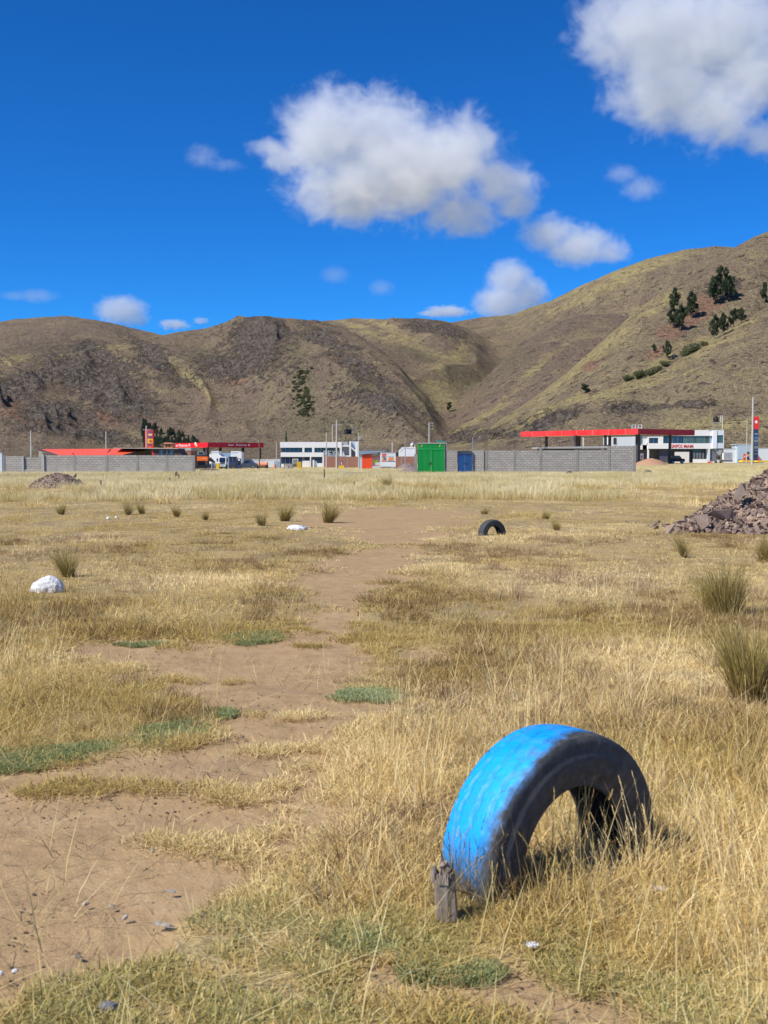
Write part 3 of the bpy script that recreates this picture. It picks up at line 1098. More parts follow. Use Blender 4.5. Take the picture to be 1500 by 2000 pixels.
# ---- 2. yellow green grass near bottom edge and in hollows
P_yg = [proto('yg', [blades(44, 0.055, 0.02, 0.05, 0.0044, 0.9, 0.9, 3, 140 + i, 0.6)], G_YG) for i in range(4)]
x, y = sample_wedge(26000, 1.9, 7.5, 0.46, 0.7)
px_, py_ = proj(x, y, 0 * x)
d = (1 - bare_at(x, y)) * 0.6 * sstep(0.53, 0.62, fbm(x * 2.2, y * 2.2, 3, 63)) * sstep(1650, 1900, py_ + 60 * (fbm(x * 3, y * 3, 2, 64) - 0.5))
d = np.maximum(d, 0.45 * (1 - bare_at(x, y)) * sstep(1880, 1980, py_ + (px_ < 500) * 60) * (fbm(x * 4, y * 4, 2, 65) > 0.5))
x, y = keep(x, y, d)
place('yellow_green_grass', 'short yellow green grass in tufts along the bottom of the view', P_yg, x, y, 0.7, 1.4)

# ---- 3. green herb mats
P_gr = [proto('gr', [blades(110, 0.05, 0.01, 0.026, 0.004, 0.9, 0.7, 2, 160 + i, 0.5)], G_GREEN) for i in range(4)]
x, y = sample_wedge(80000, 1.9, 18, 0.46, 0.35)
d = green_at(x, y) * (0.25 + 0.75 * sstep(.42, .55, fbm(x * 4.5, y * 3.0, 3, 81)))
x, y = keep(x, y, d)
place('green_ground_cover', 'low blue green mats of herbs along the edge of the bare path', P_gr, x, y, 0.8, 1.6)

# ---- 4. medium golden grass in distinct patches
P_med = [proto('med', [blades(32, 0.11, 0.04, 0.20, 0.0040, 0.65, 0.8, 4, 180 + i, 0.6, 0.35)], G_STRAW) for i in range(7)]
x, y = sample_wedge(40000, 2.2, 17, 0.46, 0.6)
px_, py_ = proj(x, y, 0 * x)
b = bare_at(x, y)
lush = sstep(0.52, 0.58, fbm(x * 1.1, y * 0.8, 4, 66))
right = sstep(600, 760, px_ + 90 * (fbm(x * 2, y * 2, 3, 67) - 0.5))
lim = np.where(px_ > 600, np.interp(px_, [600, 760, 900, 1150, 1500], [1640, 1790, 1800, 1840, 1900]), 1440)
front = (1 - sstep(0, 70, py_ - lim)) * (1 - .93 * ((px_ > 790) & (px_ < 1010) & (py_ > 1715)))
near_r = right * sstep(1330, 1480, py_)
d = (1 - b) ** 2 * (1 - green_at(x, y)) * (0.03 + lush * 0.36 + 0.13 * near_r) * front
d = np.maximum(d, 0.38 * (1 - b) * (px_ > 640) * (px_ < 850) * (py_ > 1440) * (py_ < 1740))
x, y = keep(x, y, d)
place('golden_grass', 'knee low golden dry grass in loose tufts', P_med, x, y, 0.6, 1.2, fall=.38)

# ---- 4b. brown withered weeds
G_WEED = grass_mat('withered_weed', [(0.22, 0.14, 0.07), (0.38, 0.26, 0.13), (0.30, 0.19, 0.09), (0.50, 0.36, 0.19)], 0.2, 0.15)
P_weed = [proto('weed', [blades(34, 0.09, 0.04, 0.15, 0.0045, 0.7, 0.6, 3, 200 + i, 0.7)], G_WEED) for i in range(5)]
x, y = sample_wedge(26000, 2.6, 24, 0.46, 0.5)
px_, py_ = proj(x, y, 0 * x)
lim = np.where(px_ > 600, 1780, 1430)
d = (1 - bare_at(x, y)) ** 2 * (0.04 + 0.6 * sstep(0.52, 0.6, fbm(x * 0.9 + 9, y * 0.7, 4, 85))) * (py_ < lim)
x, y = keep(x, y, d)
place('withered_weeds', 'brown withered weeds mixed through the dry grass', P_weed, x, y, 0.6, 1.4)

# ---- 5. fallen straws and bent stems on the ground
P_fall = [proto('fall', [blades(5, 0.16, 0.10, 0.34, 0.0036, 1.5, 0.1, 4, 210 + i, 0.8)], G_PALE) for i in range(6)]
x, y = sample_wedge(11000, 1.9, 14, 0.46, 0.6)
d = 0.07 + 0.6 * (1 - bare_at(x, y))
x, y = keep(x, y, d)
place('fallen_straw', 'loose straws lying on the ground', P_fall, x, y, 0.6, 1.3)

# ---- 6. tall stalks with seed heads
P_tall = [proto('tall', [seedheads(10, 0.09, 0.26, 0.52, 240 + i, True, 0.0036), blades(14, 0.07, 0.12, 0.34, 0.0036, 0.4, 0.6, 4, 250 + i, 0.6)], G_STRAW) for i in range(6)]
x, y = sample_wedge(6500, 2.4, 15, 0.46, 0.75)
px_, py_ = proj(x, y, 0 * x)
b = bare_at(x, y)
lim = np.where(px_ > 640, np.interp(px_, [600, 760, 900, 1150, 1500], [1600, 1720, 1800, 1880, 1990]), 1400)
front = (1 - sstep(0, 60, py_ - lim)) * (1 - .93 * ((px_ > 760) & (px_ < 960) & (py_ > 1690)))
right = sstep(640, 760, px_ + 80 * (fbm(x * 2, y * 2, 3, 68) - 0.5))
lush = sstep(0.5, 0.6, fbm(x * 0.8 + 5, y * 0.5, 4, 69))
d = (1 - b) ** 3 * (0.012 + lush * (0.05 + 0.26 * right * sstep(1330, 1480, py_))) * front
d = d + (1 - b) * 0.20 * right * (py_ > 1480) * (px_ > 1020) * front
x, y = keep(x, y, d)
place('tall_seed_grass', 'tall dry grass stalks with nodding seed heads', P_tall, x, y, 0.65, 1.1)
# a few stalks close to the lens at the lower right
x = np.array([1.30, 1.42, 1.12, 0.92, 1.22, 1.02]); y = np.array([3.25, 3.55, 3.15, 3.45, 3.75, 3.05])
place('near_stalks', 'long bright stalks close to the camera at the lower right', P_tall, x, y, 0.8, 1.0)

# dry grass crowding the foot of the tyre
x = rng.uniform(.38, 1.15, 44); y = 3.62 + (x - .38) * .62 + rng.uniform(-.12, .30, 44)
place('grass_by_tyre', 'dry grass crowding the foot of the blue tyre', P_med, x, y, 0.7, 1.15)
x = rng.uniform(-.12, .18, 22); y = 4.05 + rng.uniform(-.12, .45, 22)
place('grass_left_of_tyre', 'dry grass leaning on the left side of the blue tyre', P_med, x, y, 0.8, 1.3)

# fine dark stems and pale stalks right in front of the tyre
P_dstem = [proto('dstem', [seedheads(6, 0.05, 0.22, 0.42, 440 + i, True, 0.0024)], G_DARK) for i in range(4)]
x = np.array([.22, .27, .33, .38, .42, .30, .47, .74, .88, 1.02, .95, .62]); y = np.array([3.82, 3.90, 3.80, 3.86, 3.80, 3.72, 3.78, 4.12, 4.22, 4.36, 4.10, 4.0])
place('dark_stems', 'fine dark dead stems in front of the blue tyre', P_dstem, x, y, 0.7, 1.05)
x = np.array([.20, .36, .50, .58, .70, .80, .90, .98, 1.06, 1.14, .86, .76, .66, .10]); y = np.array([3.92, 3.76, 3.84, 3.90, 3.98, 4.05, 4.12, 4.22, 4.34, 4.4, 3.9, 3.8, 3.72, 4.0])
place('stalks_by_tyre', 'pale seed stalks standing close in front of the blue tyre', P_tall, x, y, 0.6, 0.95)

# ---- 7. middle distance
P_mid = [proto('midg', [blades(46, 0.24, 0.03, 0.15, 0.0085, 0.6, 0.7, 3, 270 + i, 0.6, 0.25)], G_STRAW) for i in range(6)]
x, y = sample_wedge(42000, 9, 75, 0.46, 0.42)
r = np.hypot(x, y)
b = bare_at(x, y)
n1 = fbm(x * 0.5, y * 0.26, 4, 71)
d = (1 - b) ** 2 * (0.03 + 0.42 * sstep(0.51, 0.58, n1) + .25 * sstep(34, 52, r))
x, y = keep(x, y, d)
place('field_grass', 'dry golden grass spread over the middle of the field', P_mid, x, y, 0.4, 1.1)

P_lowmid = [proto('lowm', [blades(50, 0.2, 0.015, 0.055, 0.011, 1.0, 0.8, 2, 290 + i, 0.6)], G_MAT) for i in range(4)]
x, y = sample_wedge(46000, 9, 90, 0.46, 0.42)
d = (1 - bare_at(x, y)) * (0.16 + .55 * sstep(.42, .56, fbm(x * .8, y * .4, 4, 86)))
x, y = keep(x, y, d)
place('field_turf', 'short dry turf spread over the middle of the field', P_lowmid, x, y, 0.6, 1.5)

# ---- 8. pale tall grass before the walls
P_far = [proto('farg', [blades(90, 0.35, 0.16, 0.46, 0.013, 0.22, 0.35, 3, 310 + i, 0.6)], G_PALE) for i in range(6)]
x, y = sample_wedge(60000, 42, 150, 0.46, 0.6)
r = np.hypot(x, y)
px_, py_ = proj(x, y, 0 * x)
edge = np.interp(px_, [0, 300, 700, 900, 1100, 1300, 1500], [58, 55, 62, 60, 62, 66, 60]) + 22 * (fbm(x * 0.12, y * 0.05, 3, 72) - 0.5)
d = sstep(-4, 6, r - edge) * 0.95 + (r <= edge) * 0.25 * sstep(0.5, 0.6, fbm(x * 0.2, y * 0.1, 3, 73))
d = d * (1 - 0.9 * sstep(118, 128, r))
x, y = keep(x, y, d)
place('pale_tall_grass', 'band of tall pale grass in front of the block walls', P_far, x, y, 0.7, 1.25)
P_farb = [proto('farb', [blades(60, 0.3, 0.12, 0.36, 0.02, 0.3, 0.35, 2, 330 + i, 0.6)], G_STRAW) for i in range(4)]
x, y = sample_wedge(9000, 38, 165, 0.46, 0.7)
d = 0.08 + 0.9 * sstep(0.55, 0.62, fbm(x * 0.15, y * 0.07, 3, 74))
x, y = keep(x, y, d)
place('brown_tufts', 'brown dry tufts mixed into the pale grass band', P_farb, x, y, 0.5, 1.2)


# ------------------------------------------------------------------ bunch grass (each clump a thing)
def tussock(px, py, hpx, wpx, label, mat=None, seed=0, n=420, col=None):
    p = gpt(px, py)
    s = p.y / F
    h = hpx * s; wd = wpx * s * 0.5
    o = empty('bunch_grass', p, random.random() * 6, label, 'grass clump', 'bunch grass clumps on the field')
    bw = max(0.004, 0.35 * s)
    V, Fq, H, Rr = blades(n, wd * 0.42, h * 0.75, h * 1.45, bw, 0.30, 0.30, 4, seed + 500, 0.6)
    V = V + np.clip(V[:, 2:3], 0, 9) * np.array([[0.25 * math.cos(seed), 0.25 * math.sin(seed), 0]])
    V[:, 2] *= 1 - .35 * sstep(-.2, .8, V[:, 0] / wd * math.cos(seed * 1.7) + V[:, 1] / wd * math.sin(seed * 1.7))
    me = npmesh('blades', V, Fq, mat or G_ICHU, False, {'h': H, 'r': Rr})
    link(bpy.data.objects.new('blades', me), o)
    V, Fq, H, Rr = blades(n // 4, wd * 0.5, h * 0.35, h * 0.75, bw, 0.5, 0.3, 3, seed + 900, 0.6)
    me = npmesh('dead_blades', V, Fq, G_DARK, False, {'h': H, 'r': Rr})
    link(bpy.data.objects.new('dead_blades', me), o)
    return o


TUS = [
    (1415, 1202, 105, 130, 'big olive bunch grass clump on the right side, behind another big clump'),
    (1468, 1368, 150, 150, 'biggest bunch grass clump, at the right edge above the blue tyre'),
    (1495, 1098, 62, 60, 'bunch grass clump at the right edge beside the rubble heap'),
    (133, 1127, 60, 50, 'olive bunch grass clump beside the white sack'),
    (641, 1020, 46, 40, 'leaning bunch grass clump right of the pair by the white scrap'),
    (556, 1018, 38, 34, 'round dark bunch grass clump above the white scrap'),
    (511, 1027, 32, 26, 'small bunch grass clump left of the round dark one'),
    (1087, 1036, 26, 20, 'small yellow green bunch grass clump right of the black tyre'),
    (1065, 1014, 18, 26, 'low dark bunch grass clump right of the black tyre'),
    (760, 953, 32, 16, 'dark bunch grass clump before the blue and green gates'),
    (249, 1006, 34, 20, 'dark bunch grass clump in the pale grass left of centre'),
    (277, 1004, 26, 18, 'smaller clump just right of the dark one in the pale grass'),
    (345, 1010, 24, 20, 'brown bunch grass clump midway between the dark pair and the round clump'),
    (401, 1016, 20, 18, 'low brown bunch grass clump in the left middle field'),
    (120, 1005, 24, 22, 'bunch grass clump below the rubble mound'),
    (946, 1004, 14, 28, 'flat grey bunch grass clump above the black tyre'),
    (1336, 1090, 54, 12, 'narrow dark upright clump in front of the rubble heap'),
]
for i, (px, py, hp, wp, lab) in enumerate(TUS):
    tussock(px, py, hp, wp, lab, None, i * 7, 1100 if wp > 90 else (450 if wp > 30 else 220))

# ------------------------------------------------------------------ frames that carry photo outlines to upright planes in the place
class Pl:
    def __init__(self, px0, Y0, ang=0.0, z=None):
        p = at(px0, HZ, Y0)
        self.o = Vector((p.x, p.y, gz(p.x, p.y) if z is None else z))
        self.a = ang
        self.c, self.s = math.cos(ang), math.sin(ang)

    def hit(self, px, py, dy=0.0):
        """local (x, z) where the view ray through a pixel meets the plane y = dy"""
        d = ray(px, py)
        ox, oy = self.o.x - dy * self.s, self.o.y + dy * self.c
        # o + x*(c,s) = t*(dx,dy)
        det = self.c * d[1] - self.s * d[0]
        t = (ox * -self.s + oy * self.c) / (d[0] * -self.s + d[1] * self.c)
        X, Y = d[0] * t, d[1] * t
        return (X - ox) * self.c + (Y - oy) * self.s, CAMH + d[2] * t - self.o.z

    def box(self, mb, x0, x1, yt, yb, y0, y1, bev=0.0, dy=0.0):
        a, zt = self.hit(x0, yt, dy)
        b, _ = self.hit(x1, yt, dy)
        zb = -0.3 if yb > 9000 else self.hit(x1, yb, dy)[1]
        mb.box(a, b, y0, y1, zb, zt, bev)
        return mb

    def pt(self, px, py, dy=0.0):
        return self.hit(px, py, dy)

    def poly(self, mb, pts, y0, y1, dy=0.0):
        mb.prism([self.hit(x, y, dy) for x, y in pts], y0, y1)
        return mb

    def thing(self, name, label, cat, group=None):
        return empty(name, self.o, self.a, label, cat, group)


GRD = 9999      # pixel row that means "down into the ground"


def block_mat(name, c1, c2, mortar, bw=0.4, bh=0.2, msize=0.018, rough=0.9, plaster=None):
    t = NT(name)
    sx = t.n('ShaderNodeSeparateXYZ'); t.l(t.obj(), sx.inputs[0])
    cx = t.n('ShaderNodeCombineXYZ')
    t.l(t.math('ADD', sx.outputs['X'], sx.outputs['Y']), cx.inputs['X']); t.l(sx.outputs['Z'], cx.inputs['Y'])
    br = t.n('ShaderNodeTexBrick', i_Scale=1.0, offset=0.5)
    br.inputs['Brick Width'].default_value = bw; br.inputs['Row Height'].default_value = bh
    br.inputs['Mortar Size'].default_value = msize; br.inputs['Bias'].default_value = 0.0
    br.inputs['Color1'].default_value = tuple(c1) + (1,); br.inputs['Color2'].default_value = tuple(c2) + (1,); br.inputs['Mortar'].default_value = tuple(mortar) + (1,)
    t.l(cx.outputs[0], br.inputs['Vector'])
    n = t.noise(0.8, 5, 0.65)
    n2 = t.noise(14, 4, 0.6)
    c = t.mix(t.rng(n, 0.35, 0.7, 0, 0.35), br.outputs['Color'], tuple(v * 0.72 for v in c1))
    c = t.mix(t.rng(n2, 0.3, 0.7, 0, 0.25), c, tuple(min(1, v * 1.25) for v in c2))
    mort = br.outputs['Fac']
    if plaster:
        zz = t.math('ADD', sx.outputs['Z'], t.rng(t.noise(0.5, 4, 0.6), 0.3, 0.7, -0.35, 0.35))
        pl = t.rng(zz, plaster - 0.06, plaster + 0.06, 0.85, 0.0)
        pc = t.ramp(t.noise(1.3, 5, 0.6), [(0.3, tuple(v * .85 for v in c1)), (0.7, tuple(v * 1.0 for v in c2))])
        c = t.mix(pl, c, pc)
        mort = t.math('MULTIPLY', mort, t.math('SUBTRACT', 1.0, pl))
    h = t.math('ADD', t.math('MULTIPLY', mort, -1.0), t.math('MULTIPLY', n2, 0.3))
    t.pbr(c, rough, t.bump(h, 0.8, 0.02), spec=0.2)
    return t.m


M_BLOCK = block_mat('grey_concrete_block', (0.35, 0.33, 0.30), (0.47, 0.445, 0.405), (0.18, 0.165, 0.15))
M_BLOCKP = block_mat('part_plastered_block', (0.35, 0.33, 0.30), (0.47, 0.445, 0.405), (0.17, 0.155, 0.14), plaster=0.95)
M_BLOCKL = block_mat('pale_concrete_block', (0.40, 0.375, 0.345), (0.50, 0.475, 0.44), (0.20, 0.19, 0.17))
M_BRICK = block_mat('red_brick', (0.33, 0.13, 0.085), (0.42, 0.19, 0.13), (0.25, 0.20, 0.17), 0.24, 0.1, 0.012)
M_CONC = paint('raw_concrete', (0.30, 0.285, 0.265), 0.9, 0.2, 0.8, 0.4)
M_CONCL = paint('pale_raw_concrete', (0.46, 0.44, 0.41), 0.9, 0.15, 0.8, 0.4)
M_WHITE = paint('white_render', (0.80, 0.80, 0.78), 0.75, 0.04, 0.4, 0.1, dirt=0.08)
M_WHITEB = paint('cool_white_render', (0.66, 0.71, 0.74), 0.75, 0.04, 0.4, 0.1, dirt=0.08)
M_BLUEGREY = paint('blue_grey_render', (0.42, 0.52, 0.60), 0.75, 0.05, 0.4, 0.1, dirt=0.08)
M_REDP = paint('red_fascia', (0.72, 0.03, 0.035), 0.45, 0.08, 0.6, 0.05, dirt=0.12, dirtcol=(0.7, 0.45, 0.4))
M_REDSHADE = paint('shaded_red_fascia', (0.55, 0.012, 0.03), 0.4, 0.06, 0.6, 0.05, dirt=0.05)  # darker copy of the fascia red, shade put into the colour
M_GREEN = paint('green_sheet', (0.015, 0.36, 0.075), 0.45, 0.08, 0.7, 0.05, dirt=0.08)
M_BLUED = paint('blue_sheet', (0.03, 0.12, 0.33), 0.5, 0.1, 0.7, 0.05, dirt=0.1)
M_ROOFR = paint('orange_red_roof', (0.82, 0.11, 0.045), 0.5, 0.06, 0.3, 0.05, dirt=0.1)
M_ORANGE = paint('orange_paint', (0.85, 0.16, 0.02), 0.45, 0.08, 0.8, 0.05, dirt=0.15)
M_ORED = paint('orange_red_sheet', (0.78, 0.10, 0.03), 0.5, 0.06, 0.5, 0.05, dirt=0.08)
M_PEACH = paint('faded_orange_tank', (0.75, 0.33, 0.20), 0.5, 0.06, 0.5, 0.05)
M_YEL = paint('yellow_paint', (0.75, 0.48, 0.04), 0.5, 0.08, 0.5, 0.05)
M_DARK = paint('dark_steel', (0.045, 0.043, 0.05), 0.55, 0.2, 1.0, 0.1)
M_DKBLUE = paint('dark_blue_panel', (0.03, 0.055, 0.13), 0.4, 0.1, 0.5, 0.02)
M_BLACK = paint('black_plastic', (0.012, 0.012, 0.016), 0.5, 0.1, 1.0, 0.05)
M_BROWN = paint('dark_brown_board', (0.075, 0.05, 0.05), 0.7, 0.15, 0.6, 0.1)
M_WHITEP = paint('white_enamel', (0.82, 0.83, 0.84), 0.35, 0.03, 0.6, 0.02, dirt=0.06)
M_STEEL = paint('galvanised_steel', (0.42, 0.43, 0.44), 0.4, 0.1, 1.0, 0.05, metal=0.5)
M_POLE = paint('pole_concrete', (0.50, 0.475, 0.44), 0.85, 0.08, 1.0, 0.1)
M_WOOD = paint('weathered_wood', (0.17, 0.125, 0.09), 0.85, 0.25, 3.0, 0.5)
M_TEAL = paint('slate_blue_sheet', (0.16, 0.22, 0.26), 0.5, 0.1, 0.5, 0.1)
M_SKYB = paint('light_blue_sheet', (0.28, 0.42, 0.58), 0.5, 0.06, 0.5, 0.05)
M_CREAM = paint('cream_render', (0.62, 0.58, 0.40), 0.8, 0.08, 0.5, 0.1)


def glass_mat(name, col, rough=0.08):
    t = NT(name)
    n = t.noise(0.5, 3, 0.5)
    c = t.ramp(n, [(0.3, tuple(v * 0.7 for v in col)), (0.7, tuple(v * 1.3 for v in col))])
    t.pbr(c, rough, t.bump(n, 0.05, 0.02), 0.0, 0.8)
    return t.m


M_GLASS = glass_mat('dark_blue_glass', (0.015, 0.03, 0.075))
M_GLASSG = glass_mat('green_tinted_glass', (0.07, 0.11, 0.10), 0.05)

# ---------------------------------------------------------------- long block wall on the left
P = Pl(88, 100.0)
w = P.thing('block_wall', 'long grey concrete block wall in front of the red roof', 'wall')
cols = [84, 145, 208, 268, 325, 378]
for i in range(5):
    mb = MB(); a, zt = P.pt(cols[i] + 2, 889.2 if i != 2 else 888.8); b, _ = P.pt(cols[i + 1] - 2, 889)
    mb.box(a, b, 0.0, 0.15, -0.4, zt); mb.build('wall_panel', M_BLOCKP, w)
for i, c in enumerate(cols):
    mb = MB(); a, zt = P.pt(c - 2.6, 887.8 if i == 0 else 889); b, _ = P.pt(c + 2.6, 889)
    if i == 0:
        mb.box(a, b, -0.12, 0.18, -0.4, zt)
        mb.build('column', M_CONCL, w)
    else:
        mb.box(a, b, -0.02, 0.17, -0.4, zt - (0.01 if i % 2 else 0)); mb.build('column', M_CONC, w)
# side wing to the left
P = Pl(45, 100.5)
w = P.thing('block_wall', 'short pale block wall left of the long wall, with a dark upper bay', 'wall')
mb = MB(); P.box(mb, 8, 43, 891, GRD, 0, .15); mb.build('wall_panel', M_BLOCKL, w)
mb = MB(); a, zt = P.pt(46, 892.5); b, zb = P.pt(82, 917); mb.box(a, b, 0.10, 0.25, zb, zt); mb.build('wall_panel', M_BLOCK, w)
mb = MB(); mb.box(a, b, 0.0, 0.25, -.4, zb); mb.build('wall_panel', M_BLOCKL, w)
mb = MB(); P.box(mb, 42.8, 46.2, 891, GRD, -.04, .2); mb.build('column', M_CONCL, w)
mb = MB(); P.box(mb, 6, 9.2, 889.5, GRD, -.04, .2); mb.build('column', M_CONC, w)
P = Pl(1, 99)
w = P.thing('gate_post', 'pale blue post at the left edge of the view', 'post')
mb = MB(); P.box(mb, -6, 4, 885, GRD, 0, .3, .02); mb.build('post', M_WHITEB, w)
mb = MB(); P.box(mb, -6.5, 4.5, 883.5, 885, -.02, .32, .01); mb.build('cap', M_CONCL, w)

# ---------------------------------------------------------------- wall, gates and slab on the right
P = Pl(845, 100.0)
w = P.thing('block_wall', 'long grey block wall with column bars in front of the red canopy', 'wall')
cols = [949, 1005, 1056, 1127, 1190, 1240]
tops = [880, 879.5, 879, 878.5, 878]
a0 = 946
for i in range(5):
    mb = MB(); a, zt = P.pt(cols[i] + (3 if i == 0 else 2.2), tops[i]); b, _ = P.pt(cols[i + 1] - 2.2, 879)
    if i == 4: zt = P.pt(1200, 871)[1]
    mb.box(a, b, 0.0, 0.15, -0.4, zt); mb.build('wall_panel', M_BLOCK, w)
for i, c in enumerate(cols):
    mb = MB(); h = 3.4 if i == 0 else 2.3
    a, zt = P.pt(c - h, [879, 878, 876, 878, 871, 870.5][i]); b, _ = P.pt(c + h, 879)
    mb.box(a, b, -0.025, 0.18, -0.4, zt); co = mb.build('column', M_CONC, w)
    if i in (0, 1, 2):
        mb = MB()
        for k in range(5):
            xx = a + (b - a) * (k + 0.5) / 5 + random.uniform(-.02, .02)
            mb.tube((xx, .02 + .1 * (k % 2), zt - .02), (xx + random.uniform(-.05, .05), .02 + .1 * (k % 2), zt + random.uniform(.75, 1.0)), .014, seg=5)
        mb.build('rebar', M_WOOD, w)
mb = MB()
for k in range(6):
    xx = P.pt(989 + k * 1.6, 880)[0]
    mb.tube((xx, .06, 2.1), (xx + random.uniform(-.05, .05), .06, 2.1 + random.uniform(.5, .9)), .011, seg=5)
mb.build('rebar', M_WOOD, w)
# slab roofed room behind
P = Pl(1120, 100.4)
w = P.thing('store_room', 'low concrete slab roof on posts just behind the right block wall', 'shed')
mb = MB(); P.poly(mb, [(1050, 876.3), (1050, 873.4), (1190, 870.9), (1188, 875.5)], 0, 3.8); mb.build('roof_slab', M_CONCL, w)
mb = MB(); P.box(mb, 1060, 1188, 876.2, GRD, 3.4, 3.55); mb.build('back_wall', M_DARK, w)  # dark colour stands in for the shadow under the slab
mb = MB()
for c in (1062, 1125, 1184): P.box(mb, c - 1.5, c + 1.5, 876.4, GRD, .5, .7)
mb.build('posts', M_CONC, w)

P = Pl(880, 99.9)
w = P.thing('block_wall', 'pale block pier between the green gate and the blue gate', 'wall')
mb = MB(); P.box(mb, 868.6, 892.6, 880, GRD, 0, .18); mb.build('wall_panel', M_BLOCKL, w)  # paler block colour stands in for stronger light on this pier
mb = MB(); P.box(mb, 868, 893, 879, 880, -.02, .2); mb.build('coping', M_CONCL, w)
P = Pl(935, 99.9)
w = P.thing('block_wall', 'pale block pier right of the blue gate, with a thin post on top', 'wall')
mb = MB(); P.box(mb, 923.4, 945.4, 879, GRD, 0, .18); mb.build('wall_panel', M_BLOCKL, w)  # light on this pier is put into its paler block colour
mb = MB(); P.box(mb, 922.6, 924, 855, 879, .02, .10); mb.build('post', M_STEEL, w)

P = Pl(842, 97.5)
w = P.thing('metal_gate', 'tall bright green ribbed metal gate of two leaves', 'gate')
a, zt = P.pt(816, 866.5); b, _ = P.pt(868, 866.5); _, zm = P.pt(842, 877)
mid = (a + b) / 2
for (x0, x1) in ((a, mid - .01), (mid + .01, b)):
    mb = MB()
    n = 11
    wv = (x1 - x0) / n
    for k in range(n):
        u = x0 + wv * k
        mb.prism([(u, 0.03), (u + wv * .35, 0.03), (u + wv * .45, 0.0), (u + wv * .9, 0.0), (u + wv, 0.03), (u + wv, 0.05), (u, 0.05)], .06, zm - .04, 'z')
    lf = mb.build('gate_leaf', M_GREEN, w)
    mb = MB()
    mb.box(x0, x1, -.02, .0, zm - .08, zm - .02); mb.box(x0, x0 + .05, -.02, .0, .05, zm - .02); mb.box(x1 - .05, x1, -.02, .0, .05, zm - .02)
    mb.box(x0, x1, -.02, .0, .05, .11)
    mb.build('leaf_frame', M_GREEN, lf)
mb = MB(); n = 22; wv = (b - a) / n
for k in range(n):
    u = a + wv * k
    mb.prism([(u, 0.03), (u + wv * .4, 0.03), (u + wv * .5, 0.0), (u + wv * .9, 0.0), (u + wv, 0.03), (u + wv, 0.05), (u, 0.05)], zm, zt, 'z')
mb.box(a, b, -.015, .01, zm - .02, zm + .05)
mb.build('top_panel', M_GREEN, w)
mb = MB(); mb.box(a - .02, b + .02, -.03, .12, zt, zt + .07); mb.build('lintel', M_CONCL, w)
mb = MB(); mb.box(mid - .08, mid - .02, -.05, -.02, .95, 1.15); mb.box(mid - .25, mid + .02, -.06, -.03, 1.02, 1.06); mb.build('bolt', M_DARK, w)
mb = MB()
for (u, v) in ((.10, .0), (.78, .0)):
    x_ = a + (b - a) * u
    mb.prism([(x_, zm + .18), (x_ + .12, zm + .42), (x_ + .2, zm + .38), (x_ + .09, zm + .14)], -.012, .0)
mb.build('paint_mark', paint('faded_yellow_mark', (0.35, 0.45, 0.12)), w)
mb = MB(); mb.box(a - .30, a - .05, 0, .25, -.3, zt - .9); mb.build('gate_pier', M_CONC, w)
mb = MB(); mb.box(b + .03, b + .25, 0.1, .35, -.3, zt + .02); mb.build('gate_pier', M_CONC, w)

P = Pl(908, 99.75)
w = P.thing('metal_gate', 'blue ribbed metal door with a barred window strip on top', 'gate')
a, zt = P.pt(893.6, 888); b, _ = P.pt(922.6, 888); _, zg = P.pt(908, 882)
for (x0, x1) in ((a + .04, (a + b) / 2 - .005), ((a + b) / 2 + .005, b - .04)):
    mb = MB(); n = 6; wv = (x1 - x0) / n
    for k in range(n):
        u = x0 + wv * k
        mb.prism([(u, 0.03), (u + wv * .3, 0.03), (u + wv * .42, 0.0), (u + wv * .9, 0.0), (u + wv, 0.03), (u + wv, 0.05), (u, 0.05)], .05, zt, 'z')
    mb.build('door_leaf', M_BLUED, w)
mb = MB(); mb.box(a, a + .04, -.03, .08, 0, zg + .03); mb.box(b - .04, b, -.03, .08, 0, zg + .03)
mb.box(a + .04, b - .04, -.03, .08, zg, zg + .04); mb.box(a + .04, b - .04, -.03, .06, zt, zt + .05); mb.build('door_frame', M_DKBLUE, w)
mb = MB()
for k in range(1, 7):
    x_ = a + (b - a) * k / 7
    mb.tube((x_, .02, zt + .05), (x_, .02, zg), .012, seg=5)
mb.build('bars', M_BLACK, w)
mb = MB(); mb.box(a + .05, b - .05, .09, .11, zt + .05, zg); mb.build('pane', paint('pale_pane', (0.45, 0.50, 0.52)), w)
mb = MB(); mb.box((a + b) / 2 + .03, (a + b) / 2 + .13, -.04, -.0, .98, 1.15); mb.build('lock', M_DARK, w)

# ---------------------------------------------------------------- red roofed house behind the left wall
P = Pl(190, 125.0)
w = P.thing('low_house', 'low house with a bright orange red sheet roof behind the left wall', 'house')
mb = MB()
def q3(px, py, dy):
    x_, z_ = P.hit(px, py, dy); return (x_, dy, z_)
mb.quad(q3(112, 889.2, 0), q3(241, 889.2, 0), q3(296, 875.6, 7), q3(76, 877.2, 7)); o_ = mb.build('roof', M_ROOFR, w)
sm = o_.modifiers.new('thickness', 'SOLIDIFY'); sm.thickness = .06; sm.offset = -1
mb = MB(); P.poly(mb, [(75.5, 881), (75.5, 910), (112, 910), (112, 889.6)], 7.2, 7.4, 7.2); P.poly(mb, [(113, 891), (113, 912), (240, 912), (240, 891)], .3, .5, .3); mb.build('front_wall', M_CONCL, w)
mb = MB(); P.poly(mb, [(243, 889.6), (252, 912), (296, 912), (296, 876.5)], 7.2, 7.5, 7.2); mb.build('gable_wall', M_CONC, w)
mb = MB()
A_ = q3(241, 889.4, 0); B_ = q3(297, 875.8, 7)
mb.tube(A_, B_, .09, seg=6); A_ = q3(112, 889.4, 0); B_ = q3(76, 877.2, 7); mb.tube(A_, B_, .09, seg=6); mb.build('barge_board', M_DARK, w)
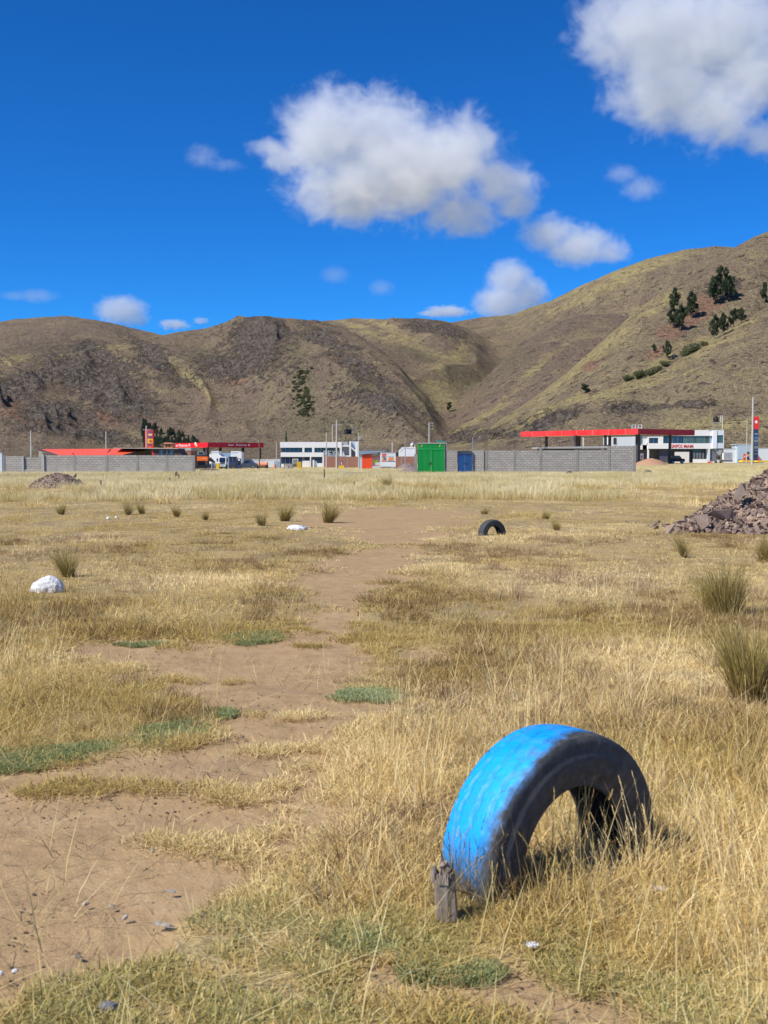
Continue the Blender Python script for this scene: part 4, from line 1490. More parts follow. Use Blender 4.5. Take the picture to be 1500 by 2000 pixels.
mb = MB(); a = q3(208, 886, 2); b = q3(216, 877, 5.5); mb.tube(a, b, .05, seg=5); mb.tube(q3(143, 888, 0.6), q3(143, 884, .6), .05, seg=5); mb.build('roof_rod', M_DARK, w)

P = Pl(320, 128.0)
w = P.thing('low_house', 'dark brown gabled shed with windows right of the red roof', 'shed')
mb = MB(); P.poly(mb, [(303, 889), (294, 877), (347, 877), (356, 889), (356, 905), (303, 905)], 0, 4); mb.build('wall', M_BROWN, w)
mb = MB(); P.poly(mb, [(222, 874.6), (222, 875.8), (349, 876.9), (348, 875.4)], -.25, 4.3); mb.build('roof', M_CONCL, w)
for (x0, x1) in ((311, 320), (324, 328), (331, 340)):
    mb = MB(); P.box(mb, x0, x1, 880.3, 888.5, -.03, 0.02); f_ = mb.build('window', M_GLASS, w)
    mb = MB(); P.box(mb, x0 - .4, x1 + .4, 879.7, 880.3, -.06, -.0); P.box(mb, (x0 + x1) / 2 - .3, (x0 + x1) / 2 + .3, 880.3, 888.4, -.06, -.031); mb.build('frame', M_STEEL, f_)
P = Pl(360, 150.0)
w = P.thing('brick_house', 'small unfinished brick house with a grey concrete band behind the dark shed', 'house')
mb = MB(); P.box(mb, 349, 372.5, 880, GRD, 0, 5); mb.build('wall', M_BRICK, w)
mb = MB(); P.box(mb, 348, 373, 874.5, 880, -.05, 5.05); mb.build('concrete_band', M_CONCL, w)
mb = MB(); P.box(mb, 352, 361, 875.7, 878.2, -.08, -.05); mb.build('vent_strip', M_DARK, w)
P = Pl(330, 235.0)
w = P.thing('brick_house', 'orange tiled lookout behind the left end of the fuel canopy', 'house')
mb = MB(); P.box(mb, 320.5, 337, 866.5, GRD, 0, 3.5); mb.build('wall', paint('ochre_render', (0.55, 0.24, 0.10)), w)
mb = MB(); P.poly(mb, [(319.5, 866.5), (321, 864.5), (336, 864.5), (338, 866.5)], -.3, 3.8); mb.build('roof', M_PEACH, w)
for x0 in (323, 329):
    mb = MB(); P.box(mb, x0, x0 + 3.5, 868, 873, -.04, .02); mb.build('window', M_DARK, w)


# ---------------------------------------------------------------- lettering helper
def letters(parent, P_, s, x0, x1, yt, yb, mat, y=-.06, name='lettering', dy=None):
    dy = y if dy is None else dy
    a, zt = P_.hit(x0, yt, dy); b, zb = P_.hit(x1, yb, dy)
    me = text_mesh(s, zt - zb, b - a, .03, name)
    me.materials.clear(); me.materials.append(mat)
    o = bpy.data.objects.new(name, me); o.location = (a, y, zb)
    return link(o, parent)


# ---------------------------------------------------------------- left fuel station canopy
def corner_canopy(cpx, Y, ang, pr, pl, yt, yb, label, mA, mB, lift=0.0):
    """flat canopy seen on its corner: one long side runs back to the left, the other to the right"""
    PB = Pl(cpx, Y, ang); PA = Pl(cpx, Y, ang + math.pi / 2, z=PB.o.z)
    w = PB.thing('fuel_canopy', label, 'canopy')
    xr = PB.pt(pr, 870)[0]; yl = PA.pt(pl, 870)[0]
    zt = PB.pt(cpx, yt)[1]; zb = PB.pt(cpx, yb)[1]
    mb = MB(); mb.box(0, .12, .12, yl, zb, zt); mb.build('fascia', mA, w)
    mb = MB(); mb.box(0, xr, 0, .12, zb, zt + .004); mb.build('fascia', mB, w)
    mb = MB(); mb.box(.12, xr, yl - .12, yl, zb, zt); mb.box(xr - .12, xr, .12, yl - .12, zb, zt); mb.build('fascia', mB, w)
    mb = MB(); mb.box(.13, xr - .13, .13, yl - .13, zb + .05, zb + .2); mb.build('soffit', M_WHITEB, w)
    mb = MB(); mb.box(.13, xr - .13, .13, yl - .13, zt - .25, zt - .15); mb.build('roof_sheet', M_STEEL, w)

    def column(px, Yc, wd):
        p = at(px, HZ, Yc) - PB.o
        lx = p.x * PB.c + p.y * PB.s; ly = -p.x * PB.s + p.y * PB.c
        mb = MB(); mb.box(lx - wd / 2, lx + wd / 2, ly - wd / 2, ly + wd / 2, -.4, zb + .04); mb.build('column', M_DARK, w)
    return w, PA, PB, column


w, PA, PB, column = corner_canopy(406, 226.0, R(32), 515, 337, 864.2, 873.6, 'crimson fuel station canopy on dark columns, left of the white office',
                                  paint('sunlit_red_fascia', (0.80, 0.008, 0.02), .4, .05, .6, .03, dirt=.03), M_REDSHADE)  # brighter red on the left face has the sunlight painted in
for x, Y, wd in ((405.5, 228, .45), (430.5, 236, .45), (474.5, 240, .45), (399, 239, .4), (508, 246, .35)):
    column(x, Y, wd)


def side_letters(s, x0, x1, yt, yb, PA_, w, mat):
    a, zt = PA_.hit(x0, yt); b, zb = PA_.hit(x1, yb)
    me = text_mesh(s, zt - zb, a - b, .03, 'lettering')
    me.materials.clear(); me.materials.append(mat)
    o = bpy.data.objects.new('lettering', me); o.location = (-.03, a, zb); o.rotation_euler = (0, 0, -math.pi / 2)
    return link(o, w)


side_letters('San Petros II', 339, 371.5, 867.4, 872.2, PA, w, M_WHITEP)
letters(w, PB, 'San  Petros II', 446, 488, 867.0, 871.0, M_WHITEP, -.03)
mb = MB()
for (x, y, r) in ((382, 866.8, .3), (384.4, 870.3, .22), (382.8, 868.6, .2)):
    u, v = PA.pt(x, y); mb.prism([(u + r * 1.4 * math.cos(q), v + r * 1.2 * math.sin(q)) for q in np.linspace(0, 6.28, 9)[:-1]], -.05, -.01, 'x')
mb.build('emblem', M_WHITEP, w)
mb = MB(); u, v = PA.pt(384.8, 871); mb.prism([(u - .25, v + .35), (u + .3, v + .3), (u + .4, v - .15), (u, v - .25)], -.07, -.052, 'x'); mb.build('emblem_flame', M_YEL, w)


def totem(px0, px1, yt, yb, Y, label, rows, body, text=None):
    P = Pl((px0 + px1) / 2, Y)
    w = P.thing('price_sign', label, 'sign')
    mb = MB(); P.box(mb, px0, px1, yt, GRD, 0, .35, .02); mb.build('body', body, w)
    for (x0, x1, y0, y1, m) in rows:
        mb = MB(); P.box(mb, x0, x1, y0, y1, -.04, -.002); mb.build('panel', m, w)
    return P, w


M_PURP = paint('faded_purple_panel', (0.16, 0.08, 0.20), .5)
P, w = totem(283, 299.5, 839.5, 875, 228, 'red and yellow fuel price sign above the red roof', [
    (290, 297, 841, 846, M_PURP), (290, 297, 847, 851, M_CREAM), (290, 297, 851.5, 856, M_PURP), (288, 298.5, 857, 866, M_YEL), (290, 296, 867, 871, M_PURP), (290, 296, 871.5, 875, M_ORANGE)], M_REDP)
mb = MB(); u, v = P.pt(291, 861.5); mb.prism([(u, v), (u + .35, v + .3), (u + .7, v), (u + .5, v - .25), (u + .1, v - .2)], -.07, -.041); mb.build('mark', M_REDP, w)
P, w = totem(1472, 1481.8, 814, 902, 228, 'tall price totem, red on top and blue below, at the right edge', [
    (1473, 1481, 842.5, 851, M_DKBLUE), (1473, 1481, 852, 857, M_BLUED), (1473, 1481, 858.5, 864, M_TEAL), (1473, 1481, 865, 870, M_DKBLUE), (1473, 1481, 871, 876.5, M_TEAL), (1473, 1481, 877.5, 883, M_DKBLUE), (1473, 1481, 884, 892, M_DKBLUE)],
    M_DKBLUE)
mb = MB(); P.poly(mb, [(1472.4, 838), (1472.4, 813.5), (1482.2, 813.5), (1482.2, 836), (1480, 838.5)], -.05, .38); mb.build('top_panel', M_REDP, w)
mb = MB(); u, v = P.pt(1477, 824); mb.prism([(u - .28, v + .05), (u - .12, v + .32), (u + .2, v + .2), (u + .26, v - .12), (u, v - .36), (u - .2, v - .2)], -.08, -.051); mb.build('emblem', M_WHITEP, w)
for (x0, x1, y0, y1) in ((1474, 1480, 846.5, 848.5), (1474.5, 1480, 855, 855.8), (1474.5, 1479.5, 867, 867.6), (1474.5, 1480, 879.5, 880.2), (1474, 1480, 886, 886.7)):
    mb = MB(); P.box(mb, x0, x1, y0, y1, -.06, -.042); mb.build('lettering', M_SKYB, w)
mb = MB(); P.box(mb, 1480, 1483, 893, 903, -.1, .4); mb.build('foot_guard', M_REDP, w)

# ---------------------------------------------------------------- white two storey office, centre left
P = Pl(620, 250.0)
w = P.thing('office_building', 'white two storey office with dark blue window bands and a water tank', 'building')
def wbox(name, mat, x0, x1, yt, yb, y0, y1, par=None, PP=None):
    mb = MB(); (PP or P).box(mb, x0, x1, yt, yb, y0, y1); return mb.build(name, mat, par or w)
wbox('parapet', M_WHITE, 547, 666, 863.2, 874.3, 0, 9)
wbox('wall_band', M_WHITE, 548, 632.5, 883.7, 892.3, 0, 9)
wbox('core', M_WHITEB, 549, 664, 874.3, GRD, 1.5, 8.5)
wbox('wall', M_WHITE, 590.5, 594.5, 874.3, 883.7, -.02, 1.5); wbox('wall', M_WHITE, 609.5, 614, 874.3, 883.7, -.02, 1.5)
wbox('wall', M_WHITE, 590.8, 605, 900, 904.5, 0, 1.5)
wbox('wall', M_WHITE, 590, 605, 904.5, GRD, 0, 1.5); wbox('wall', M_WHITE, 605.5, 607.6, 892.3, GRD, -.05, .3)
wbox('wall', M_WHITE, 610.5, 614, 898.5, GRD, 0, 1.5); wbox('wall', M_WHITE, 619, 632.5, 904.7, GRD, 0, 1.5)
wbox('wall', M_WHITE, 629.8, 632.5, 892.3, 904.7, 0, 1.5); wbox('wall', M_WHITE, 548, 554, 906, GRD, 0, 1.5)
for (x0, x1) in ((549, 590.5), (594.5, 609.5), (614, 626)):
    f_ = wbox('window', M_GLASS, x0, x1, 874.5, 883.5, .30, .36)
    mb = MB()
    n = max(2, int((x1 - x0) / 7))
    for k in range(n + 1):
        x_ = x0 + (x1 - x0) * k / n
        P.box(mb, x_ - .15, x_ + .15, 874.5, 883.5, .26, .30)
    mb.build('frame', M_STEEL, f_)
for (x0, x1, yb) in ((549, 590, 906), (594.5, 605, 904.3), (607.8, 610.4, 911), (614, 629.5, 904.5)):
    f_ = wbox('window', M_GLASS, x0, x1, 892.5, yb, .35, .41)
    mb = MB(); n = max(1, int((x1 - x0) / 8))
    for k in range(n + 1):
        x_ = x0 + (x1 - x0) * k / n
        P.box(mb, x_ - .15, x_ + .15, 892.5, yb, .31, .35)
    mb.build('frame', M_STEEL, f_)
wbox('door', M_SKYB, 614.5, 618.8, 900.5, 911, .1, .2)
for (x0, x1) in ((629, 641), (643, 651), (654, 663)):
    wbox('window', M_GLASS, x0, x1, 874.5, 880 if x0 < 640 else 886, .8, .86)
wbox('wall', M_WHITEB, 632, 666, 880, 893, 1.0, 1.4)
# open stair tower at its right end
wbox('column', M_WHITE, 663.5, 667.5, 863.2, 893, -.05, .4)
wbox('wall', paint('grey_plaster', (0.40, 0.41, 0.45)), 667.6, 682, 863, 892, 1.6, 1.9)
wbox('floor_slab', M_WHITE, 667.5, 683, 869.8, 872.3, 0, 1.6); wbox('floor_slab', M_WHITE, 667.5, 683, 889.5, 892, 0, 1.6)
wbox('column', M_WHITE, 682.3, 685.5, 862, 895, -.05, .4)
mb = MB(); P.poly(mb, [(685.5, 872), (694.5, 880), (694.5, 883), (685.5, 875)], 0, .3); mb.build('stair', M_WHITE, w)
mb = MB(); P.poly(mb, [(667.5, 889.4), (668, 880), (674, 889.4)], .1, 1.2); mb.build('stair', M_WHITE, w)
wbox('wall', paint('dim_interior', (0.20, 0.20, 0.22)), 685.6, 694, 875, 896, 1.6, 1.9)
wbox('wall', M_BLUEGREY, 685.6, 701, 862, 875, .6, .9); wbox('wall', M_WHITEB, 694, 701, 862.2, GRD, -.02, .6)
wbox('band', M_WHITEP, 695.5, 698.5, 864, 893, -.05, -.021)
mb = MB()
for x0 in (666, 674.5, 685, 695.5):
    P.box(mb, x0 - .35, x0 + .35, 847.5, 862.5, 2 if x0 in (674.5, 685) else .5, 2.15 if x0 in (674.5, 685) else .65)
P.box(mb, 665.5, 696, 847, 848, .5, 3.0)
mb.build('tank_stand', M_DARK, w)
for k, x0 in enumerate((675.6, 681.2)):
    u, v = P.pt(x0, 846.8); r = .55
    mb = MB(); mb.lathe([(r, v), (r, v + .85), (r * .85, v + 1.0), (r * .35, v + 1.1), (r * .3, v + 1.18), (.02, v + 1.2)], u, 1.3 + k * 1.0, 16); mb.build('water_tank', M_BLACK, w, True)
P2 = Pl(650, 247.0)
s_ = P2.thing('letter_sign', 'row of large grey standing letters reading REY above the brick wall', 'sign')
for ch, x0, x1 in (('R', 631.5, 639), ('E', 640.5, 647), ('Y', 648, 655.5), ('A', 657, 663.5), ('L', 671, 676)):
    letters(s_, P2, ch, x0, x1, 880.5, 890.8, paint('grey_letter', (0.42, 0.43, 0.43)), -.1, 'letter')
mb = MB(); P2.box(mb, 630.5, 677, 890.8, 891.6, -.2, .1); mb.build('rail', M_STEEL, s_)

# brick walls in front
P = Pl(670, 236.0)
w = P.thing('brick_wall', 'red brick wall below the white office, with concrete posts', 'wall')
for x0, x1 in ((632.8, 658.2), (659.5, 678.5), (679.7, 699.5), (700.7, 707)):
    mb = MB(); P.box(mb, x0, x1, 891.8, GRD, 0, .2); mb.build('wall_panel', M_BRICK, w)
for x0 in (658.8, 679, 700):
    mb = MB(); P.box(mb, x0 - .6, x0 + .6, 891.6, GRD, -.03, .23); mb.build('column', M_CONC, w)
P = Pl(790, 225.0)
w = P.thing('brick_wall', 'red brick wall between the poster kiosk and the green gate', 'wall')
for x0, x1 in ((772, 783.5), (785.3, 814)):
    mb = MB(); P.box(mb, x0, x1, 891.5, GRD, 0, .2); mb.build('wall_panel', M_BRICK, w)
mb = MB(); P.box(mb, 783.6, 785.2, 891, GRD, -.03, .23); mb.build('column', M_CONC, w)

# orange red cabin and poster wall
P = Pl(717, 205.0)
w = P.thing('sheet_cabin', 'bright orange red sheet metal cabin before the brick wall', 'cabin')
a, zt = P.pt(707, 887.8); b, _ = P.pt(726.5, 888)
mb = MB(); n = 12; wv = (b - a) / n
for k in range(n):
    u = a + wv * k
    mb.prism([(u, .03), (u + wv * .4, .03), (u + wv * .5, 0), (u + wv * .9, 0), (u + wv, .03), (u + wv, 2.2), (u, 2.2)], -.2, zt, 'z')
mb.build('wall', M_ORED, w)
mb = MB(); P.poly(mb, [(705.5, 888.2), (716, 886.6), (730, 887.2), (742, 890), (742, 891), (730, 888.4), (716, 887.8), (705.5, 889)], -.3, 2.5); mb.build('roof', M_DARK, w)
P = Pl(735, 205.4)
w = P.thing('poster_wall', 'painted advert panel with red lettering VENDO between cabin and kiosk', 'sign')
wbox('board', paint('pale_board', (0.55, 0.55, 0.50)), 726.8, 742.5, 889.6, 910, 0, .15)
letters(w, P, 'VENDO', 727.8, 741.6, 890.4, 895.6, M_REDP, -.01)
letters(w, P, 'VENTA', 730, 741.5, 896.3, 898.4, M_REDP, -.01)
mb = MB(); P.poly(mb, [(727.6, 901), (731, 898.6), (737, 899.8), (738.5, 903), (734, 905), (728, 904.6)], -.012, -.002); mb.build('painted_shape', paint('lime_yellow_paint', (0.55, 0.60, 0.05)), w)
mb = MB(); P.poly(mb, [(728, 907.5), (727.6, 905.4), (734, 905.6), (738, 904), (741.8, 900), (741.8, 907.5)], -.012, -.002); mb.build('painted_shape', M_BLUEGREY, w)
wbox('footing', M_REDP, 727, 742.4, 908.6, 909.8, -.02, -.001)
wbox('painted_shape', M_DKBLUE, 738.5, 740, 900.5, 902.5, -.02, -.012)

P = Pl(758, 203.0)
w = P.thing('poster_kiosk', 'white kiosk with two posters beside the orange red cabin', 'kiosk')
wbox('wall', M_WHITEB, 742.8, 772.8, 883.5, 911.5, 0, 2.4)
wbox('roof', M_CONCL, 742.3, 773.3, 882.7, 883.5, -.1, 2.5)
wbox('stripe', M_DKBLUE, 756, 772, 900.4, 901.8, -.01, -.001)
ps = wbox('poster', paint('poster_paper', (0.60, 0.50, 0.46)), 745.2, 755, 886, 901.8, -.03, -.001)
for (x0, x1, y0, y1, m) in ((746, 754, 886.6, 889, M_REDP), (746, 754, 889.8, 891.6, M_REDP), (747, 753, 892.2, 894, M_BLUED), (749, 754, 895, 898, M_DKBLUE), (746, 748.4, 895, 898, M_YEL), (745.6, 754.6, 899.3, 901.2, M_REDP)):
    wbox('print', m, x0, x1, y0, y1, -.04, -.031, ps)
ps = wbox('poster', paint('poster_paper_yellow', (0.62, 0.50, 0.30)), 757.5, 768.5, 890, 899.5, -.03, -.001)
for (x0, x1, y0, y1, m) in ((758.5, 767.5, 890.8, 893, M_BLUEGREY), (760, 768, 894, 896, M_ORANGE), (758.5, 767.8, 897, 899, M_ORANGE)):
    wbox('print', m, x0, x1, y0, y1, -.04, -.031, ps)
wbox('leg', M_CONC, 743, 746, 911.5, GRD, 0, .3); wbox('leg', M_CONC, 768.5, 772, 911.5, GRD, 0, .3)

P = Pl(740, 232.0)
w = P.thing('long_shed', 'long low shed with a slate blue sheet roof behind the cabin', 'shed')
mb = MB()
def q3(px, py, dy):
    x_, z_ = P.hit(px, py, dy); return (x_, dy, z_)
mb.quad(q3(701, 888, 0), q3(744, 882.5, 0), q3(762, 880, 7), q3(701, 880.5, 7)); o_ = mb.build('roof', M_TEAL, w); o_.modifiers.new('thickness', 'SOLIDIFY').thickness = .1
wbox('wall', M_BLUEGREY, 702, 744, 888.3, GRD, .5, 6); wbox('wall', M_TEAL, 744.5, 778, 883.5, GRD, 2, 6)
mb = MB(); P.poly(mb, [(744, 882.4), (752, 881.4), (778, 884), (778, 885.5), (744, 884.4)], 1.6, 6.4); mb.build('eave', M_DARK, w)
P = Pl(796, 228.0)
w = P.thing('white_container', 'white tank container with a chamfered corner behind the brick wall', 'container')
mb = MB(); P.poly(mb, [(779, 912), (779, 880), (786, 873.6), (811.5, 873.2), (811.5, 912)], 0, 4); mb.build('shell', M_WHITEP, w)
mb = MB(); P.poly(mb, [(788, 876), (810, 875.6), (810, 876.4), (788.2, 876.8), (782.6, 882.3), (782, 881.7)], -.03, -.001); mb.build('seam', M_STEEL, w)
P = Pl(806, 262.0)
w = P.thing('small_tower', 'small cream tower with a grey domed cap behind the white container', 'tower')
wbox('wall', M_CREAM, 801.5, 811, 868.8, GRD, 0, 1.4); wbox('opening', M_DARK, 806, 808.5, 869.6, 873, -.03, -.001)
u, v = P.pt(806.3, 868.8); mb = MB(); mb.lathe([(.75, v), (.7, v + .15), (.35, v + .45), (.05, v + .75)], u, .6, 12); mb.build('roof', M_STEEL, w, True)
P = Pl(862, 180.0)
w = P.thing('low_house', 'teal roof corner with a pale wall peeping over the green gate', 'house')
wbox('wall', M_CREAM, 856, 872.5, 863.5, GRD, 0, 3)
mb = MB(); P.poly(mb, [(854.5, 863.7), (854.5, 860), (858, 859.5), (873, 862.5), (873, 863.7)], -.3, 3.3); mb.build('roof', paint('teal_sheet', (0.04, 0.20, 0.20)), w)

# ---------------------------------------------------------------- right fuel station
w, PA, PB, column = corner_canopy(1246, 200.0, R(36.9), 1356.5, 1017, 837.3, 848.3, 'long red fuel station canopy on dark columns above the right block wall',
                                  M_REDP, paint('shade_side_fascia', (0.45, 0.015, 0.03), .5, .08, .6, .05))  # darker red puts the shade of the right face into its colour
for x, Y, wd in ((1067, 222, .4), (1124, 211, .5), (1130.5, 219, .45), (1182, 207, .4), (1190.5, 213, .4), (1245.5, 202.5, .62), (1308, 208, .36)):
    column(x, Y, wd)
mb = MB()
for q in np.linspace(.1, .9, 7):
    u = PA.pt(1020, 840)[0] * q
    mb.box(-.02, -.001, u - .03, u + .03, PB.pt(1246, 848)[1], PB.pt(1246, 837.6)[1])
mb.build('fascia_joint', M_PEACH, w)

P = Pl(1300, 245.0)
w = P.thing('office_building', 'pale two storey station building lettered GRIFOS MIAMI behind the red canopy', 'building')
wbox('core', M_WHITEB, 1194, 1390, 850, 868, 2.0, 9)
wbox('lower_core', paint('dim_room', (0.10, 0.105, 0.12)), 1245, 1385, 868, GRD, 2.5, 9)
wbox('wall', M_WHITEB, 1194, 1242, 849.5, 872, .5, 2); wbox('wall', M_WHITE, 1256, 1264.5, 851, 878, .3, 2)
wbox('wall', M_WHITE, 1244, 1391.5, 840, 851.3, 0, 2); wbox('wall', M_WHITE, 1266, 1391.5, 866, 876.5, 0, 2)
wbox('wall', M_WHITE, 1242, 1266, 869, 878, .3, 2)
wbox('wall', M_WHITE, 1264.7, 1268, 851.3, 866, .1, 2); wbox('wall', M_WHITE, 1286, 1295.6, 851.3, 866, .1, 2); wbox('wall', M_WHITE, 1268, 1286, 851.3, 855, .1, 2)
wbox('parapet', M_WHITEB, 1382.5, 1391.5, 839.6, 840, -.1, 2.1)
for (x0, x1, y0, y1, m) in ((1199, 1204.5, 855, 867.6, M_DARK), (1249, 1254, 854, 868, M_GLASSG), (1268, 1286, 855, 866, M_GLASS), (1296, 1334, 851.5, 866, M_GLASS), (1334, 1358, 851.5, 866, M_GLASSG), (1358, 1386, 851.5, 866, M_GLASSG)):
    dy = .45 if x0 == 1199 else .25
    f_ = wbox('window', m, x0, x1, y0, y1, dy, dy + .06)
    mb = MB(); n = max(1, int((x1 - x0) / 8))
    for k in range(n + 1):
        x_ = x0 + (x1 - x0) * k / n
        P.box(mb, x_ - .18, x_ + .18, y0, y1, dy - .05, dy)
    P.box(mb, x0, x1, y1 - .4, y1, dy - .06, dy - .001); mb.build('frame', M_STEEL, f_)
wbox('window', M_SKYB, 1386.2, 1391.3, 851.5, 866, .3, .4)
letters(w, P, 'GRIFOS MIAMI', 1309.5, 1353.8, 868.2, 874.6, M_REDP, -.04)
# corner turret
wbox('column', M_WHITEP, 1391.5, 1399.4, 840, 876, -.35, 2)
wbox('bay', M_WHITEB, 1399.4, 1413.6, 840.3, 850, -.2, 3); wbox('bay', M_WHITEB, 1399.4, 1413.6, 865.5, 875.6, -.2, 3)
wbox('bay', M_WHITEB, 1399.4, 1400.4, 850, 865.5, -.2, 3); wbox('bay', M_WHITEB, 1412.4, 1413.6, 850, 865.5, -.2, 3)
f_ = wbox('window', M_GLASSG, 1400.4, 1412.4, 850, 865.5, -.05, 0.0)
wbox('frame', M_STEEL, 1400.4, 1412.4, 864.9, 865.4, -.1, -.051, f_)
mb = MB(); P.poly(mb, [(1393, 875.8), (1412, 875.8), (1406.5, 890), (1402.5, 888)], .0, 2); mb.build('bracket', paint('shaded_plaster', (0.38, 0.40, 0.42)), w)
wbox('wall', M_WHITEB, 1383.2, 1387, 876.5, GRD, 0, 2); wbox('wall', M_WHITEB, 1391.8, 1411, 876.5, GRD, 1.2, 3)
wbox('door', M_BLUED, 1387.2, 1391.6, 878, 898.5, .5, .6)
wbox('column', M_WHITE, 1264.8, 1267.8, 878, GRD, 0, .35)
wbox('panel', paint('dark_bluegrey_panel', (0.06, 0.07, 0.11)), 1290, 1306, 879, GRD, .8, .9)
wbox('panel', paint('warm_white_board', (0.74, 0.72, 0.68)), 1318, 1346, 882.6, GRD, -.1, .1)
wbox('low_wall', M_WHITE, 1353.5, 1383, 896.6, GRD, -.05, .15)
wbox('window', M_GLASS, 1357, 1383, 878.5, 896.4, 1.9, 2.0)
for x0 in (1358.5, 1364.5, 1370, 1376):
    wbox('curtain', paint('pale_curtain', (0.55, 0.54, 0.52)), x0, x0 + 4, 884.5, 896, 1.8, 1.86)
u, v = P.pt(1401.5, 824.3)
mb = MB(); mb.lathe([(.58, v), (.6, v + .9), (.5, v + 1.1), (.2, v + 1.25), (.18, v + 1.35), (.02, v + 1.36)], u, 1.2, 16); mb.build('water_tank', M_BLACK, w, True)
mb = MB()
for x0 in (1396, 1406.5):
    for yy in (.7, 1.7): P.box(mb, x0 - .3, x0 + .3, 824.6, 840.5, yy, yy + .08)
P.box(mb, 1395.5, 1407.3, 824.2, 825, .6, 1.9); mb.build('tank_stand', M_STEEL, w)
mb = MB()
P.box(mb, 1412.2, 1412.8, 811, 840, .5, .6); P.box(mb, 1408.6, 1409, 811.5, 824, .5, .6)
for k in range(5): P.box(mb, 1409, 1412.2, 812 + k * 2.6, 812.5 + k * 2.6, .5, .58)
mb.build('ladder', M_WHITEP, w)

P = Pl(1430, 238.0)
w = P.thing('boundary_wall', 'white boundary wall with a thin cap right of the lettered building', 'wall')
wbox('wall_panel', M_WHITEB, 1413.8, 1437, 876.8, GRD, 0, .2); wbox('coping', M_CONCL, 1413, 1437.4, 876, 876.8, -.05, .25); wbox('wall_panel', M_WHITEP, 1437, 1440.6, 868.8, GRD, -.02, .2)
P = Pl(1455, 237.0)
w = P.thing('service_block', 'small blue grey service block beside the tall price totem', 'shed')
wbox('wall', M_BLUEGREY, 1440.8, 1470, 868, GRD, 0, 4); wbox('roof', M_WHITEP, 1438, 1470.4, 867.2, 868, -.08, 4.1); wbox('skirting', M_TEAL, 1440.8, 1470, 897, GRD, -.02, -.001)
P = Pl(1530, 239.0)
w = P.thing('boundary_wall', 'white boundary wall running out of view at the right edge', 'wall')
wbox('wall_panel', M_WHITEB, 1471, 1620, 875.5, GRD, 0, .2); wbox('coping', M_CONCL, 1471, 1620, 874.6, 875.5, -.05, .25)
P = Pl(1460, 225.0)
w = P.thing('traffic_island', 'yellow painted kerb island under the tall price totem', 'kerb')
mb = MB(); P.poly(mb, [(1449, 902.8), (1451.5, 898.6), (1474, 899), (1477, 902.8)], 0, 2.5); mb.build('kerb', M_YEL, w)
P = Pl(1490, 224.0)
w = P.thing('traffic_island', 'long yellow painted kerb at the right edge of the view', 'kerb')
mb = MB(); P.poly(mb, [(1478, 902.8), (1480, 899.5), (1560, 899.5), (1560, 902.8)], 0, 2.5); mb.build('kerb', M_YEL, w)
P = Pl(1455, 230.0)
w = P.thing('fuel_dispenser', 'small red fire cabinet standing on the yellow island', 'cabinet')
wbox('body', M_REDP, 1453, 1457, 886.6, 898.5, 0, .4); wbox('panel', M_WHITEP, 1454, 1456, 890, 893.5, -.02, -.001)
P = Pl(1461, 231.0)
w = P.thing('fuel_dispenser', 'dark fuel dispenser with a yellow middle beside the red cabinet', 'pump')
wbox('body', M_STEEL, 1459, 1464, 882, 898.8, 0, .6)
for (y0, y1, m) in ((882.6, 886.5, M_DKBLUE), (887.5, 891, M_YEL), (892.5, 898, M_DARK)): wbox('panel', m, 1459.5, 1463.5, y0, y1, -.02, -.001)
P = Pl(1423, 228.0)
w = P.thing('liquid_tote', 'white caged liquid tank standing on the station forecourt', 'tank')
wbox('bottle', M_WHITEP, 1414.5, 1430, 884.5, 898, .1, 1.4)
mb = MB()
for k in range(9):
    x_ = 1414 + 16.6 * k / 8
    P.box(mb, x_ - .16, x_ + .16, 883.6, 899, .02, .07)
for k in range(6): P.box(mb, 1414, 1430.7, 883.6 + k * 3, 884 + k * 3, -.02, .02)
mb.build('cage', M_STEEL, w); wbox('pallet', M_DARK, 1413.5, 1431, 899, 901.5, 0, 1.5)
P = Pl(1404, 226.0)
w = P.thing('concrete_mixer', 'dark concrete mixer with a tilted drum beside the white liquid tank', 'mixer')
u, v = P.pt(1404, 893)
mb = MB(); mb.lathe([(.18, -.5), (.42, -.2), (.45, .15), (.25, .5), (.2, .52)], 0, 0, 14); o_ = mb.build('drum', M_DARK, w, True); o_.location = (u, .5, v); o_.rotation_euler = (0, R(-28), 0)
mb = MB(); mb.tube((u - .55, .5, .15), (u, .5, v), .04); mb.tube((u + .5, .5, .1), (u, .5, v), .04); mb.tube((u - .6, .5, .2), (u + .9, .5, .15), .04); mb.build('stand', M_DARK, w)
for q in (-.45, .45):
    mb = MB(); mb.tube((u + q, .3, .2), (u + q, .4, .2), .2, seg=14); mb.build('wheel', M_BLACK, w)
P = Pl(1393, 226.5)
w = P.thing('rubble_bags', 'low clutter of red and white bags by the blue door', 'bags')
for x0, m in ((1385.5, M_REDP), (1390.8, M_PEACH), (1394, M_WHITEP), (1398, M_REDP)):
    u, v = P.pt(x0, 900); mb = MB(); bmesh.ops.create_icosphere(mb.bm, subdivisions=2, radius=.3)
    o_ = mb.build('bag', m, w, True); o_.location = (u, .3, .14); o_.scale = (1.1, .8, .6)
P = Pl(1253, 205.0)
w = P.thing('notice_board', 'small white notice board beside the big canopy column', 'sign')
wbox('board', M_WHITEP, 1249.2, 1257, 885.3, 897, 0, .05); wbox('print', M_PEACH, 1251.3, 1255.3, 889.5, 895, -.01, -.001); wbox('leg', M_STEEL, 1250, 1250.6, 897, GRD, 0, .05); wbox('leg', M_STEEL, 1255.6, 1256.2, 897, GRD, 0, .05)


def wheel(mb, x, y, z, r, wd):
    mb.tube((x, y, z), (x, y + wd, z), r, seg=18)


